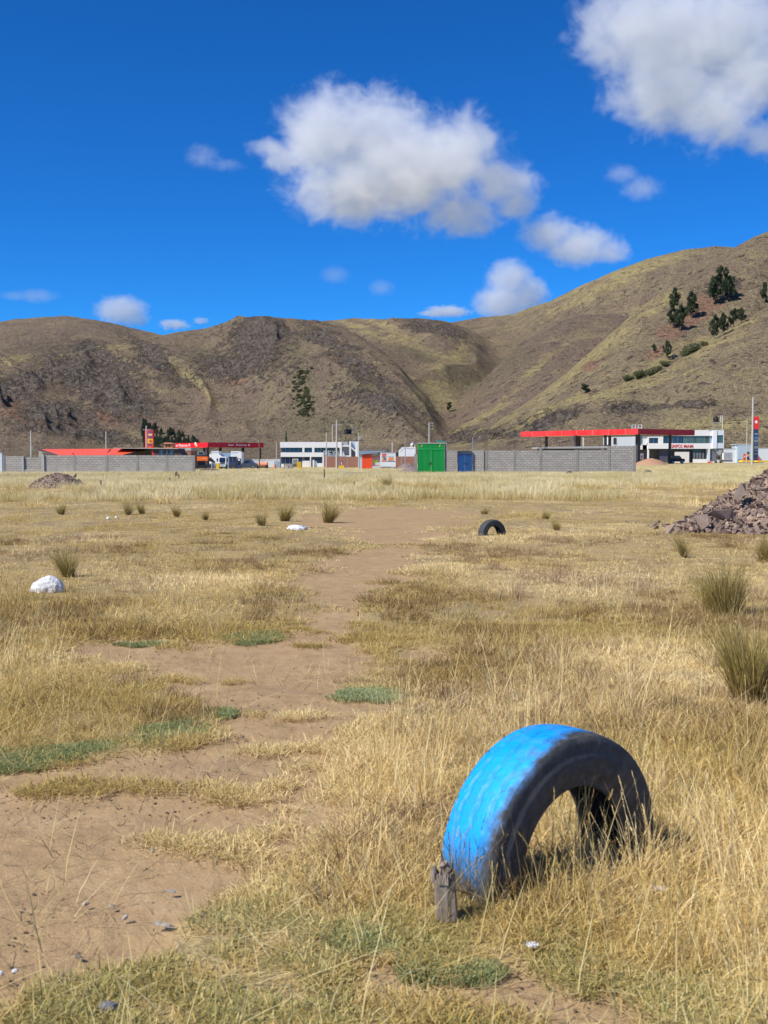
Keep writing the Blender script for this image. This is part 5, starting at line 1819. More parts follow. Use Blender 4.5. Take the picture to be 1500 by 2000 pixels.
def car_thing(px, Y, L, label, body, cat='car', pick=True, ang=0.0, H=1.5):
    """side view pick-up or car; local x along its length"""
    P = Pl(px, Y, ang)
    w = P.thing('parked_pickup' if pick else 'parked_car', label, cat)
    z0 = .35
    if pick:
        prof = [(-L / 2, z0), (L / 2, z0), (L / 2, .95), (L * .28, 1.02), (L * .16, H), (-L * .12, H), (-L * .16, 1.0), (-L / 2, 1.0)]
        win = [(L * .24, 1.04), (L * .15, H - .08), (-L * .09, H - .08), (-L * .12, 1.04)]
    else:
        prof = [(-L / 2, z0), (L / 2, z0), (L / 2, .85), (L * .30, .95), (L * .15, H), (-L * .3, H), (-L * .46, .95), (-L / 2, .9)]
        win = [(L * .25, .98), (L * .14, H - .08), (-L * .28, H - .08), (-L * .40, .98)]
    mb = MB(); mb.prism(prof, 0, 1.75); mb.build('body', body, w)
    mb = MB(); mb.prism(win, -.015, -.002); mb.build('side_window', M_GLASS, w)
    for q in (-.31, .31):
        mb = MB(); wheel(mb, q * L, -.04, .34, .34, .24); o_ = mb.build('wheel', M_BLACK, w, True)
        mb = MB(); wheel(mb, q * L, -.055, .34, .18, .02); mb.build('rim', M_STEEL, o_)
    mb = MB(); mb.box(L / 2 - .05, L / 2 + .03, .1, .35, .7, .85); mb.build('headlight', M_WHITEP, w)
    mb = MB(); mb.box(-L / 2 - .03, -L / 2 + .05, .1, .3, .7, .9); mb.build('tail_light', M_REDP, w)
    return w


car_thing(1323, 215, 2.9, 'dark maroon car parked under the red canopy', paint('maroon_paint', (0.12, 0.02, 0.025), .3), 'car', False)
car_thing(481, 212, 4.0, 'dark blue grey pickup beside the fuel kiosk', paint('slate_paint', (0.07, 0.09, 0.13), .35), 'pickup')

# ---------------------------------------------------------------- machines and stalls at the left station
P = Pl(393, 165.0)
w = P.thing('excavator', 'orange excavator with dark tracks behind the end of the left wall', 'excavator')
a, zt = P.pt(378, 891.5); b, zb = P.pt(405, 899.8)
mb = MB(); mb.prism([(a, zb), (b, zb), (b + .05, zb + .35), (b - .05, zt - .02), (a + .25, zt), (a, zt - .1)], .3, 2.6); mb.build('upper_body', M_ORANGE, w)
mb = MB(); mb.box(a - .55, a - .01, .5, 2.4, zb, zt - .05, .05); mb.build('counterweight', M_ORANGE, w)
u, zc = P.pt(385, 886); u2, _ = P.pt(398, 886)
mb = MB(); mb.box(a + .35, b - .4, .4, 2.4, zt, zt + .25, .04); mb.build('engine_cover', M_DARK, w)
mb = MB(); mb.prism([(u, zt + .25), (u2, zt + .25), (u2 - .1, zc + .3), (u + .1, zc + .3)], .5, 1.5); cb = mb.build('cab', M_STEEL, w)
mb = MB(); mb.prism([(u + .12, zt + .32), (u2 - .1, zt + .32), (u2 - .18, zc + .22), (u + .18, zc + .22)], .48, .499); mb.build('pane', M_GLASS, cb)
mb = MB(); mb.prism([(a - .2, .15), (a + .2, 0.0), (b, 0.0), (b + .45, .2), (b + .4, .62), (b, .75), (a, .75), (a - .25, .55)], .2, .8); mb.build('track', M_BLACK, w)
mb = MB(); mb.prism([(a - .2, .15), (a + .2, 0.0), (b, 0.0), (b + .45, .2), (b + .4, .62), (b, .75), (a, .75), (a - .25, .55)], 2.0, 2.6); mb.build('track', M_BLACK, w)
mb = MB(); mb.box(a + .4, b - .5, .8, 2.0, .4, zb); mb.build('turntable', M_DARK, w)
mb = MB(); mb.prism([(b + .1, .3), (b + .9, .25), (b + 1.1, .9), (b + .7, 1.1), (b + .2, .9)], .9, 1.6); mb.build('bucket', M_STEEL, w)
mb = MB(); mb.prism([(b - .1, zb + .1), (b + .3, zb + .5), (b + 1.0, 1.2), (b + .85, 1.0), (b + .25, zb - .1)], 1.1, 1.4); mb.build('boom', M_DARK, w)
letters(w, P, 'DOOSAN', 394.5, 401.5, 895.2, 896.6, M_WHITEP, .28)

P = Pl(420, 215.0)
w = P.thing('white_container', 'white chamfered tank container behind the truck cab', 'container')
mb = MB(); P.poly(mb, [(409, 905.5), (409, 888), (414, 881.3), (427, 881), (427, 886), (433, 891), (433, 905.5)], 0, 4); mb.build('shell', M_WHITEP, w)
mb = MB(); P.poly(mb, [(411, 886.8), (414.6, 883.2), (426, 883), (426, 883.8), (415, 884), (411.6, 887.6)], -.03, -.001); mb.build('seam', M_STEEL, w)
wbox('skid', M_DARK, 410, 432, 905.5, GRD, .5, 3.5)
P = Pl(461, 222.0)
w = P.thing('white_container', 'white chamfered tank container above the dark kiosk', 'container')
mb = MB(); P.poly(mb, [(451, 912), (451, 881.2), (466, 881), (471.6, 884.5), (471.6, 912)], 0, 4); mb.build('shell', M_WHITEP, w)
mb = MB(); P.poly(mb, [(452.5, 884), (465, 883.6), (465, 884.4), (452.5, 884.8)], -.03, -.001); mb.build('seam', M_STEEL, w)
P = Pl(441, 226.0)
w = P.thing('sheet_fence', 'light blue sheet metal screen between the two white containers', 'fence')
a, zt = P.pt(431, 884.5); b, _ = P.pt(451, 884.5); mb = MB(); n = 10; wv = (b - a) / n
for k in range(n):
    u = a + wv * k
    mb.prism([(u, .04), (u + wv * .5, .04), (u + wv * .6, 0), (u + wv, 0), (u + wv, .08), (u, .08)], -.3, zt, 'z')
mb.build('sheet', M_SKYB, w)
P = Pl(453, 208.0)
w = P.thing('kiosk', 'dark blue fuel kiosk with a window strip', 'kiosk')
wbox('body', M_DKBLUE, 446.5, 460.5, 892.6, GRD, 0, 2.2); wbox('roof', M_DARK, 446, 461, 891.9, 892.6, -.1, 2.3)
f_ = wbox('window', M_GLASS, 450, 459.5, 894.5, 901.5, -.03, -.001); wbox('frame', M_STEEL, 454.4, 454.9, 894.5, 901.5, -.05, -.031, f_)
wbox('skirting', M_DARK, 446.5, 460.5, 908, GRD, -.03, -.001)
P = Pl(466, 206.0)
w = P.thing('fuel_dispenser', 'dark fuel dispenser with a pale screen right of the dark blue kiosk', 'pump')
wbox('body', M_DKBLUE, 462.5, 470, 895.3, GRD, 0, .7); wbox('screen', M_WHITEP, 465.3, 468.5, 896.5, 899.8, -.02, -.001); wbox('panel', M_BLACK, 464.3, 468.5, 901, 908, -.02, -.001)
P = Pl(425, 196.0)
w = P.thing('barrier_block', 'yellow painted block in front of the white truck', 'block')
mb = MB(); P.box(mb, 421.8, 428.3, 904.6, GRD, 0, .6, .03); mb.build('block', M_YEL, w)

P = Pl(434, 200.0)
w = P.thing('parked_truck', 'white truck cab facing the road beside the yellow block', 'truck')
a, zt = P.pt(427, 892.3); b, zb = P.pt(441.5, 913)
wd = b - a
mb = MB(); mb.prism([(0, .75), (-.05, .9), (-.02, zt * .55), (.15, zt - .05), (.5, zt), (2.0, zt), (2.0, .75)], a, b, 'x'); mb.build('cab', M_WHITEP, w)
mb = MB(); mb.quad((a + .1, .025, zt * .60), (b - .1, .025, zt * .60), (b - .15, .145, zt - .12), (a + .15, .145, zt - .12)); o_ = mb.build('windscreen', M_GLASS, w); o_.location.y = -.04; o_.modifiers.new('thickness', 'SOLIDIFY').thickness = .02
mb = MB()
for k in range(5): mb.box(a + .22, b - .22, -.10, -.06, .95 + k * .13, 1.02 + k * .13)
mb.build('grille', M_BLACK, w)
mb = MB(); mb.box(a, b, -.22, .4, .35, .74, .04); mb.build('bumper', paint('grey_green_bumper', (0.40, 0.44, 0.38), .4), w)
for x0 in (a + .08, b - .38):
    mb = MB(); mb.box(x0, x0 + .3, -.25, -.22, .5, .66); mb.build('headlight', M_WHITEP, w)
mb = MB(); mb.box(a - .35, a - .12, -.1, .05, zt * .6, zt * .88, .02); mb.tube((a - .2, 0, zt * .8), (a + .02, .1, zt * .8), .03); mb.build('mirror', M_BLACK, w)
mb = MB(); mb.box(b + .12, b + .33, -.1, .05, zt * .6, zt * .88, .02); mb.tube((b + .2, 0, zt * .8), (b - .02, .1, zt * .8), .03); mb.build('mirror', M_BLACK, w)
for x0 in (a + .02, b - .32):
    mb = MB(); mb.tube((x0, .5, .42), (x0 + .3, .5, .42), .42, seg=18); mb.build('wheel', M_BLACK, w)
    mb = MB(); mb.tube((x0, 1.8, .42), (x0 + .3, 1.8, .42), .42, seg=18); mb.build('wheel', M_BLACK, w)

P = Pl(505, 245.0)
w = P.thing('boundary_wall', 'long low white wall between the fuel kiosk and the white office', 'wall')
wbox('wall_panel', M_WHITEB, 462, 547, 897.8, GRD, 0, .2); wbox('coping', M_WHITEP, 461, 547.3, 896.8, 897.8, -.06, .26)
P = Pl(512, 215.0)
w = P.thing('tank_trailer', 'faded orange tank trailer in front of the long white wall', 'trailer')
a, _ = P.pt(502.5, 905); b, _ = P.pt(523, 905); _, zt = P.pt(512, 902)
r = .52; zc = zt - r
mb = MB(); mb.tube((a + .2, .6, zc), (b - .2, .6, zc), r, seg=20); mb.tube((a, .6, zc), (a + .2, .6, zc), r * .7, r, seg=20); mb.tube((b - .2, .6, zc), (b, .6, zc), r, r * .7, seg=20); mb.build('tank', M_PEACH, w, True)
mb = MB(); mb.box(a + .1, b - .1, .3, .9, zc - r - .1, zc - r + .03); mb.build('chassis', M_DARK, w)
for x0 in (a + .1, b - .2):
    mb = MB(); wheel(mb, x0, -.05, .3, .3, .22); mb.build('wheel', M_BLACK, w)
mb = MB(); mb.lathe([(.15, zt - .03), (.15, zt + .12), (.02, zt + .13)], (a + b) / 2, .6, 12); mb.build('hatch', M_PEACH, w)
P = Pl(536.5, 216.0)
w = P.thing('fuel_drum', 'small orange drum right of the tank trailer', 'drum')
u, v = P.pt(536.4, 907); mb = MB(); mb.lathe([(.28, 0), (.29, .02), (.28, .28), (.3, .3), (.28, .32), (.28, v), (.02, v + .01)], u, .3, 16); mb.build('drum', M_PEACH, w, True)
P = Pl(541, 233.0)
w = P.thing('blue_container', 'light blue metal container at the left end of the white office', 'container')
wbox('shell', M_SKYB, 535.5, 547, 900.8, GRD, 0, 2.4)
mb = MB()
for k in range(5): P.box(mb, 537 + k * 2.2, 537.4 + k * 2.2, 901.4, GRD, -.03, -.001)
mb.build('ribs', M_BLUEGREY, w)

P = Pl(563, 172.0)
w = P.thing('block_plinth', 'grey concrete block plinth with a lighter corner before the white office', 'plinth')
wbox('wall', M_CONC, 554.5, 571.5, 905.6, GRD, 0, 1.2); wbox('wall', M_CONCL, 556, 562.5, 909.8, GRD, -.1, -.001)
P = Pl(584, 176.0)
w = P.thing('yellow_cabinet', 'upright yellow cabinet right of the grey block plinth', 'cabinet')
wbox('body', M_YEL, 579.8, 588.5, 902, GRD, 0, .8); wbox('door', paint('ochre_door', (0.62, 0.38, 0.03)), 580.3, 588, 902.8, 912, -.02, -.001)
P = Pl(573, 210.0)
w = P.thing('framed_board', 'cream framed notice board behind the yellow cabinet', 'sign')
wbox('frame', M_CREAM, 571, 582.5, 896, 905, 0, .06); wbox('print', M_TEAL, 572.4, 581.2, 897.3, 904, -.01, -.001); wbox('leg', M_STEEL, 572, 573, 905, GRD, 0, .06); wbox('leg', M_STEEL, 580.5, 581.5, 905, GRD, 0, .06)
P = Pl(667, 205.0)
w = P.thing('road_sign', 'small dark red sign on a yellow base before the brick wall', 'sign')
wbox('board', M_PURP, 664.4, 669.3, 901, 909, .1, .2); wbox('base', M_YEL, 662, 671.7, 909, GRD, 0, .6)
mb = MB(); P.poly(mb, [(665.5, 902.5), (666.8, 902.2), (668.2, 907.5), (667, 908)], .08, .099); mb.build('mark', M_WHITEP, w)

P = Pl(717, 92.0)
w = P.thing('block_stack', 'long low stack of hollow concrete blocks lying in the pale grass', 'blocks')
for (x0, x1, yt) in ((675.5, 716, 922.4), (716, 760, 923.6)):
    a, zt = P.pt(x0, yt); b, _ = P.pt(x1, yt)
    n = int((b - a) / .2); rows = int((zt + .1) / .2) + 1
    mb = MB()
    for rrow in range(rows):
        for k in range(n):
            if rrow == rows - 1 and random.random() < .25: continue
            z0 = zt - .2 * (rows - rrow)
            u = a + .205 * k
            for (p0, p1, q0, q1) in ((0, .195, 0, .03), (0, .195, .165, .195), (0, .03, .03, .165), (.165, .195, .03, .165)):
                mb.box(u + p0, u + p1, random.uniform(0, .03), .4, z0 + q0, z0 + q1)
    mb.build('blocks', M_CONC, w)
w['kind'] = 'thing'


# ---------------------------------------------------------------- poles, lamps, posts
def pole(px, yt, Y, r, label, arms=(), cat='pole', mat=None, name='utility_pole', lamp=None, taper=.6):
    P = Pl(px, Y)
    w = P.thing(name, label, cat)
    _, zt = P.pt(px, yt)
    mb = MB(); mb.tube((0, 0, -.3), (0, 0, zt), r, r * taper, seg=10); mb.build('shaft', mat or M_POLE, w)
    for (y, hw, kind) in arms:
        _, z = P.pt(px, y)
        h = hw * Y / F
        mb = MB()
        if kind == 'c':
            mb.box(-h, h, -.06, .06, z - .05, z + .05)
            o_ = mb.build('crossarm', M_STEEL, w)
            mb = MB()
            for q in (-.9, -.45, .45, .9): mb.tube((h * q, 0, z + .05), (h * q, 0, z + .2), .045, .03, seg=6)
            mb.build('insulator', M_BROWN, o_)
        elif kind == 'r':
            mb.box(0, 2 * h, -.04, .04, z - .04, z + .04); mb.box(2 * h - .1, 2 * h, -.05, .05, z, z + .15); mb.build('crossarm', M_STEEL, w)
        elif kind == 'b':
            mb.box(-.02, h * 2, -.2, .2, z - .25, z + .25, .03); mb.build('transformer_box', M_STEEL, w)
    if lamp:
        _, z = P.pt(px, yt)
        L = lamp * Y / F
        mb = MB(); mb.tube((0, 0, z - .05), (L * .6, 0, z + .45), .04, seg=6); mb.tube((L * .6, 0, z + .45), (L, 0, z + .5), .035, seg=6); mb.build('arm', M_STEEL, w)
        mb = MB(); mb.box(L - .1 if L > 0 else L - .5, L + .5 if L > 0 else L + .1, -.12, .12, z + .44, z + .56, .03); mb.build('lamp_head', M_STEEL, w)
    return w


pole(61, 841, 150, .13, 'concrete pole with a box, behind the short pale wall', [(847, 1.2, 'c'), (876, 2, 'b')])
pole(207.5, 842, 170, .12, 'slim concrete pole rising behind the red roof', [(845, 1.4, 'c')])
pole(286.3, 832, 205, .17, 'pale pole with one crossarm in front of the fuel price sign', [(839.3, 7, 'c')])
pole(400.5, 874, 240, .10, 'thin white post under the left fuel canopy', mat=M_WHITEP, name='thin_post')
pole(506.5, 848, 190, .12, 'dark wooden pole at the right end of the left fuel canopy', [(851, 1.5, 'c')], mat=M_WOOD)
pole(540, 864, 225, .08, 'thin grey pole left of the white office', taper=.9)
pole(637.5, 844.5, 226, .15, 'grey pole rising behind the letter sign', mat=M_POLE)
pole(657.5, 820, 185, .17, 'tall concrete pole with crossarms before the brick wall', [(829.5, 9, 'c'), (825, 2, 'c')])
pole(649.5, 829, 300, .2, 'faint pale pole far behind the white office', [(833, 2, 'c')])
pole(700.8, 845, 198, .13, 'pale pole beside the water tank stand', [(852, 4, 'r'), (856, 2, 'b')], mat=M_CONCL)
pole(689, 834, 252, .07, 'thin steel mast on the stair tower of the white office', [(835.5, 4, 'c')], mat=M_STEEL, name='mast')
pole(791.4, 856, 200, .09, 'street lamp with a curved arm before the white container', cat='street lamp', name='street_lamp', lamp=-6, mat=M_STEEL)
pole(838, 826, 190, .13, 'concrete pole with three short arms behind the green gate', [(826.5, 4, 'r'), (832, 3.8, 'r'), (838.5, 3.8, 'r'), (850, 3.8, 'c')])
pole(766.5, 864, 215, .12, 'short stub pole above the poster kiosk', taper=1)
pole(1458.2, 818, 205, .11, 'thin pale pole left of the tall concrete pole', [(819.5, 1.8, 'r')], mat=M_CONCL)
pole(1469, 776, 190, .2, 'tallest concrete pole with two double crossarms beside the price totem', [(785.5, 5.5, 'c'), (802, 5.5, 'c'), (774.5, 3, 'c')])
pole(1493, 870, 250, .06, 'thin post behind the right boundary wall', mat=M_STEEL, name='thin_post')
pole(1139, 838, 260, .1, 'pale mast seen under the red canopy', mat=M_WHITEP, name='mast', taper=.9)
for i, (px, yt, lab) in enumerate(((1238, 830, 'small pale rooftop antenna frame above the canopy corner, left one'), (1250, 830, 'small pale rooftop antenna frame above the canopy corner, right one'))):
    P = Pl(px, 262.0); w = P.thing('antenna_frame', lab, 'frame')
    a, zt = P.pt(px - 3.5, yt); b, zb = P.pt(px + 3.5, yt + 5.5)
    mb = MB(); mb.tube((a, 0, -.2), (a, 0, zt), .06, seg=6); mb.tube((b, 0, -.2), (b, 0, zt), .06, seg=6); mb.tube((a, 0, zt), (b, 0, zt), .05, seg=6); mb.tube((a, 0, zb), (b, 0, zb), .05, seg=6); mb.build('frame', M_WHITEP, w)

POSTS = [(331.5, 933, 946, 'leftmost dark fence stake before the long left wall'), (342.5, 922, 936, 'dark fence stake, first of the close pair'), (346, 921, 936, 'dark fence stake, second of the close pair'),
         (350, 926, 942, 'short dark fence stake just right of the close pair'), (633.8, 916, 941, 'tallest fence post, left of the block stack'), (674, 919, 932, 'pale thin fence post at the left end of the block stack'),
         (691.5, 940, 952, 'short fence stake below the block stack'), (197, 938, 952, 'thin stake right of the rubble mound'), (413.5, 903, 925, 'thin pale stake in front of the excavator'), (465.5, 918, 926, 'short pale stake before the kiosk')]
for px, yt, yb, lab in POSTS:
    g = gpt(px, yb + 3)
    s_ = g.y / F
    w = empty('fence_stake', g, 0, lab, 'stake', 'stakes in the field')
    h = (yb + 3 - yt) * s_
    mb = MB(); mb.tube((0, 0, -.1), (random.uniform(-.04, .04), 0, h * .5), .05, .045, seg=7); mb.tube((0.0, 0, h * .49), (random.uniform(-.03, .03), 0, h), .045, .035, seg=7)
    mb.build('stake', M_WOOD if 'pale' not in lab else M_CONCL, w)

# ---------------------------------------------------------------- heaps of rubble and gravel
def stone_mesh(seed, flat=.45):
    g = random.Random(seed)
    bm = bmesh.new()
    pts = [Vector((g.uniform(-1, 1), g.uniform(-1, 1) * .75, g.uniform(-1, 1) * flat)).normalized() for _ in range(13)]
    pts = [Vector((p.x * g.uniform(.5, 1), p.y * .75, p.z * flat)) * g.uniform(.55, 1.0) for p in pts[:9]]
    for p in pts: bm.verts.new(p)
    r = bmesh.ops.convex_hull(bm, input=bm.verts)
    for v in [v for v in bm.verts if not v.link_faces]: bm.verts.remove(v)
    bmesh.ops.triangulate(bm, faces=bm.faces)
    co = np.array([v.co[:] for v in bm.verts]); fa = np.array([[v.index for v in f.verts] for f in bm.faces]) if not bm.verts.index_update() else None
    bm.free()
    return co, fa


def stone_mat(name, cols):
    t = NT(name)
    r = t.attr('r').outputs['Fac']
    c = t.ramp(r, [(i / (len(cols) - 1), k) for i, k in enumerate(cols)])
    n = t.noise(5, 6, 0.7)
    c = t.mix(t.rng(n, 0.35, 0.7, 0, 0.4), c, tuple(v * .6 for v in cols[0]))
    t.pbr(c, 0.9, t.bump(n, 0.6, 0.04), spec=0.15)
    return t.m


STN = [stone_mesh(i, .22 + .07 * (i % 5)) for i in range(10)]
M_STONE = stone_mat('purple_brown_stone', [(0.15, 0.108, 0.085), (0.29, 0.20, 0.155), (0.23, 0.18, 0.155), (0.42, 0.31, 0.23), (0.17, 0.13, 0.115), (0.34, 0.25, 0.20)])
M_STONEB = stone_mat('brown_rubble', [(0.17, 0.125, 0.11), (0.26, 0.20, 0.17), (0.33, 0.25, 0.20), (0.13, 0.10, 0.095)])
M_GRAVEL = stone_mat('grey_gravel', [(0.22, 0.175, 0.165), (0.28, 0.225, 0.21), (0.18, 0.145, 0.14)])
M_DIRT = stone_mat('orange_dirt', [(0.42, 0.24, 0.15), (0.50, 0.30, 0.19), (0.36, 0.20, 0.13)])


def rot_mats(n):
    q = rng.normal(size=(n, 4)); q /= np.linalg.norm(q, axis=1)[:, None]
    w_, x, y, z = q.T
    return np.stack([1 - 2 * (y * y + z * z), 2 * (x * y - z * w_), 2 * (x * z + y * w_), 2 * (x * y + z * w_), 1 - 2 * (x * x + z * z), 2 * (y * z - x * w_),
                     2 * (x * z - y * w_), 2 * (y * z + x * w_), 1 - 2 * (x * x + y * y)], 1).reshape(n, 3, 3)


def heap(name, label, cat, c, rx, ry, h, n, s0, s1, mat, peak=1.0, lob=None, core=True, kindname='stones'):
    """mound of stones: a core cone under a skin of angular stones"""
    w = empty(name, c, 0, label, cat)

    def hf(x, y):
        z = np.zeros_like(x)
        for (cx, cy, ax, ay, hh) in (lob or [(0, 0, rx, ry, h)]):
            d = np.hypot((x - cx) / ax, (y - cy) / ay)
            z = np.maximum(z, hh * np.clip(1 - d ** (1.0 if peak > .9 else 1.5), 0, 1) ** peak)
        return z
    g = 60
    xs = np.linspace(-rx * 1.05, rx * 1.05, g); ys = np.linspace(-ry * 1.05, ry * 1.05, g)
    X, Y = np.meshgrid(xs, ys, indexing='ij')
    Z = hf(X, Y); Z = Z * (1 + .15 * (fbm(X * 3 / h, Y * 3 / h, 3, 5) - .5)) - s1 * .3
    i = np.arange(g - 1)[:, None] * g + np.arange(g - 1)[None]
    f = np.stack([i, i + g, i + g + 1, i + 1], -1).reshape(-1, 4)
    me = npmesh('earth_core', np.stack([X, Y, Z], -1).reshape(-1, 3), f, mat, True, {'r': fbm(X * 4, Y * 4, 3, 6).ravel()})
    link(bpy.data.objects.new('earth_core', me), w)
    vs = []; fs = []; rr = []; o = 0
    k = 0; xy = []
    while k < n:
        x = rng.uniform(-rx, rx, n); y = rng.uniform(-ry, ry, n)
        m = (hf(x, y) > 0) | (rng.random(n) < .02)
        xy.append(np.stack([x[m], y[m]], 1)); k += m.sum()
    xy = np.concatenate(xy)[:n]
    z = hf(xy[:, 0], xy[:, 1])
    Rm = rot_mats(n)
    sz = s0 + (s1 - s0) * rng.random(n) ** 3
    for j in range(n):
        V, Fc = STN[j % 10]
        p = (V * sz[j]) @ Rm[j].T
        p[:, 2] *= .8
        vs.append(p + [xy[j, 0], xy[j, 1], z[j] + sz[j] * .1]); fs.append(Fc + o); o += len(V); rr.append(np.full(len(V), rng.random()))
    me = npmesh(kindname, np.concatenate(vs), np.concatenate(fs), mat, False, {'r': np.concatenate(rr)})
    ob = link(bpy.data.objects.new(kindname, me), w)
    ob['kind'] = 'stuff'
    return w, hf


# the big heap at the right edge
c = gpt(1590, 1034)
H1 = (1046 - 905) * c.y / F
w, hfR = heap('rubble_heap', 'big heap of broken purple brown stone at the right edge', 'rubble heap', c, 3.6, 3.2, H1, 6500, .035, .16, M_STONE, .95,
              lob=[(0.1, 0.3, 3.0, 2.7, 1.85), (-1.1, -.5, 2.0, 1.5, .72), (-2.1, -.6, 1.25, .9, .34), (1.5, -.6, 1.8, 1.6, .8)])


def slab(px, py, dist, wpx, hpx, thick, rot, label, mat=None, seed=0, flat=.5, tilt=(20, 10)):
    """one big stone leaning on the heap"""
    p = at(px, py, dist)
    s_ = dist / F
    V, Fc = stone_mesh(900 + seed, flat)
    V = V / np.abs(V).max(0)
    V = V * np.array([wpx * s_ / 2, thick / 2 + .001, hpx * s_ / 2])
    me = npmesh('boulder', V, Fc, mat or M_STONE, False, {'r': np.full(len(V), random.random())})
    o = link(bpy.data.objects.new('boulder', me))
    o.location = p
    o.rotation_euler = (R(tilt[0]), R(rot), R(tilt[1]))
    return tag(o, label, 'boulder', 'large stones on the right rubble heap')


dh = c.y
slab(1408, 1003, dh - 1.0, 58, 36, .25, 25, 'largest flat grey slab leaning on the rubble heap', seed=3, tilt=(-30, 10))
slab(1441, 962, dh - .7, 46, 26, .2, -35, 'long brown slab high on the left flank of the rubble heap', seed=5, tilt=(-30, 15))
slab(1376, 1018, dh - 1.2, 34, 34, .35, 5, 'tawny block with a split face at the foot of the rubble heap', seed=8, mat=M_STONEB)
slab(1310, 1036, dh - 1.3, 30, 18, .2, -30, 'outermost tilted stone at the left foot of the rubble heap', seed=11)
slab(1382, 996, dh - .9, 14, 12, .18, 0, 'small rounded stone perched left of the largest slab', seed=12, mat=M_STONEB)
slab(1322, 1044, dh - 1.5, 16, 12, .15, 30, 'small grey stone beside the outermost tilted one', seed=14)
slab(1279, 1030, dh - 1.3, 10, 6, .1, 10, 'lone small stone in the grass left of the rubble heap', seed=15)

c = gpt(114, 953)
H2 = 29 * c.y / F
heap('rubble_mound', 'low mound of dark broken stone before the long left wall', 'rubble mound', c, 62 * c.y / F, 1.3, H2, 1500, .035, .11, M_STONE, .8,
     lob=[(0, 0, 58 * c.y / F, 1.3, H2)])
p = gpt(143, 955); V, Fc = stone_mesh(77, .8)
me = npmesh('boulder', V * .16, Fc, M_DARK, False, {'r': np.full(len(V), .5)})
o = link(bpy.data.objects.new('boulder', me)); o.location = at(146, 929, p.y); tag(o, 'round dark stone near the top of the left rubble mound', 'boulder')
c = gpt(10, 935)
heap('rubble_mound', 'small scatter of stones at the left edge beside the pale wall', 'rubble mound', c, 20 * c.y / F, .8, .28, 160, .06, .22, M_STONEB, .8)
c = gpt(400, 926)
heap('rubble_mound', 'low rubble scatter at the foot of the excavator', 'rubble mound', c + Vector((0, 3, 0)), 26 * c.y / F, 1.5, .55, 500, .05, .16, M_STONEB, .6)
c = gpt(806, 929)
heap('gravel_pile', 'grey gravel pile at the left foot of the green gate', 'gravel pile', c + Vector((0, 2, 0)), 44 * c.y / F, 2.4, 18 * c.y / F, 2600, .02, .05, M_GRAVEL, .95)
P = Pl(795, 150.0)
heap('gravel_pile', 'second grey gravel pile farther off before the brick wall', 'gravel pile', P.o, 26 * 150 / F, 2.4, 15 * 150 / F, 1500, .03, .07, M_GRAVEL, .9)
P = Pl(1271, 190.0)
heap('dirt_pile', 'orange earth pile right of the block wall end', 'dirt pile', P.o, 32 * 190 / F, 2.6, 12.5 * 190 / F, 1500, .03, .08, M_DIRT, .8)

# ---------------------------------------------------------------- tyres
TC = Vector((0.657, 4.32, 0.055)); TR = .495; TPHI = .697; TW = .272; TRI = .288


def tyre_rubber(blue):
    t = NT('painted_tyre_rubber' if blue else 'old_tyre_rubber')
    n1 = t.noise(3, 5, 0.6); n2 = t.noise(22, 5, 0.65); n3 = t.noise(140, 3, 0.6)
    blk = t.ramp(n2, [(0.3, (0.03, 0.034, 0.04)), (0.55, (0.058, 0.063, 0.07)), (0.75, (0.10, 0.102, 0.105))])
    dust = t.math('MULTIPLY', t.rng(n1, 0.42, 0.7), 0.45)
    blk = t.mix(dust, blk, (0.13, 0.108, 0.085))
    c = blk
    rough = 0.72
    if blue:
        ang = t.attr('ang').outputs['Fac']       # 0 right foot .. pi left foot
        ax = t.attr('ax').outputs['Fac']         # -1 back edge .. 1 edge towards the road
        rad = t.attr('rad').outputs['Fac']       # 1 on the tread
        # spray: strong on the left and over the top of the tread, fading across the near shoulder
        lim = t.rng(ang, 0.75, 1.7, 0.25, 0.85)
        e = t.math('SUBTRACT', t.math('ADD', lim, t.rng(n1, 0.3, 0.7, -0.22, 0.22)), ax)
        e = t.math('ADD', e, t.rng(n2, 0.3, 0.7, -0.12, 0.12))
        m = t.rng(e, -0.12, 0.30)
        m = t.math('MULTIPLY', m, t.rng(ang, 0.85, 1.1))
        m = t.math('MULTIPLY', m, t.rng(rad, 0.90, 0.985))
        m = t.math('MULTIPLY', m, t.rng(t.math('ADD', ang, t.rng(n2, 0.3, 0.7, -0.12, 0.12)), 3.12, 2.78))
        fade = t.math('MULTIPLY', t.rng(ang, 0.95, 1.5, 0.5, 1.0), t.rng(n2, 0.25, 0.5, 0.75, 1.0))
        bl = t.ramp(n1, [(0.3, (0.0, 0.30, 0.90)), (0.7, (0.0, 0.40, 0.98))])
        bl = t.mix(t.rng(ang, 1.0, 1.6, 0.5, 0.0), bl, (0.05, 0.17, 0.42))
        g = t.attr('groove').outputs['Fac']
        m = t.math('MULTIPLY', t.math('MULTIPLY', m, fade), t.rng(g, 0, 1, 1.0, 0.8))
        chips = t.rng(t.noise(38, 6, 0.75), 0.60, 0.66)
        m = t.math('MULTIPLY', m, t.math('SUBTRACT', 1.0, t.math('MULTIPLY', chips, 0.75)))
        c = t.mix(m, c, bl)
        c = t.mix(t.rng(t.noise(7, 6, 0.7), 0.52, 0.75, 0, 0.28), c, (0.30, 0.25, 0.19))
        rg = t.rng(m, 0, 1, 0.75, 0.5)
        t.pbr(c, rg, t.bump(t.math('ADD', n2, t.math('MULTIPLY', n3, .5)), 0.35, 0.006), spec=0.35)
        return t.m
    t.pbr(c, rough, t.bump(t.math('ADD', n2, t.math('MULTIPLY', n3, .5)), 0.4, 0.006), spec=0.3)
    return t.m


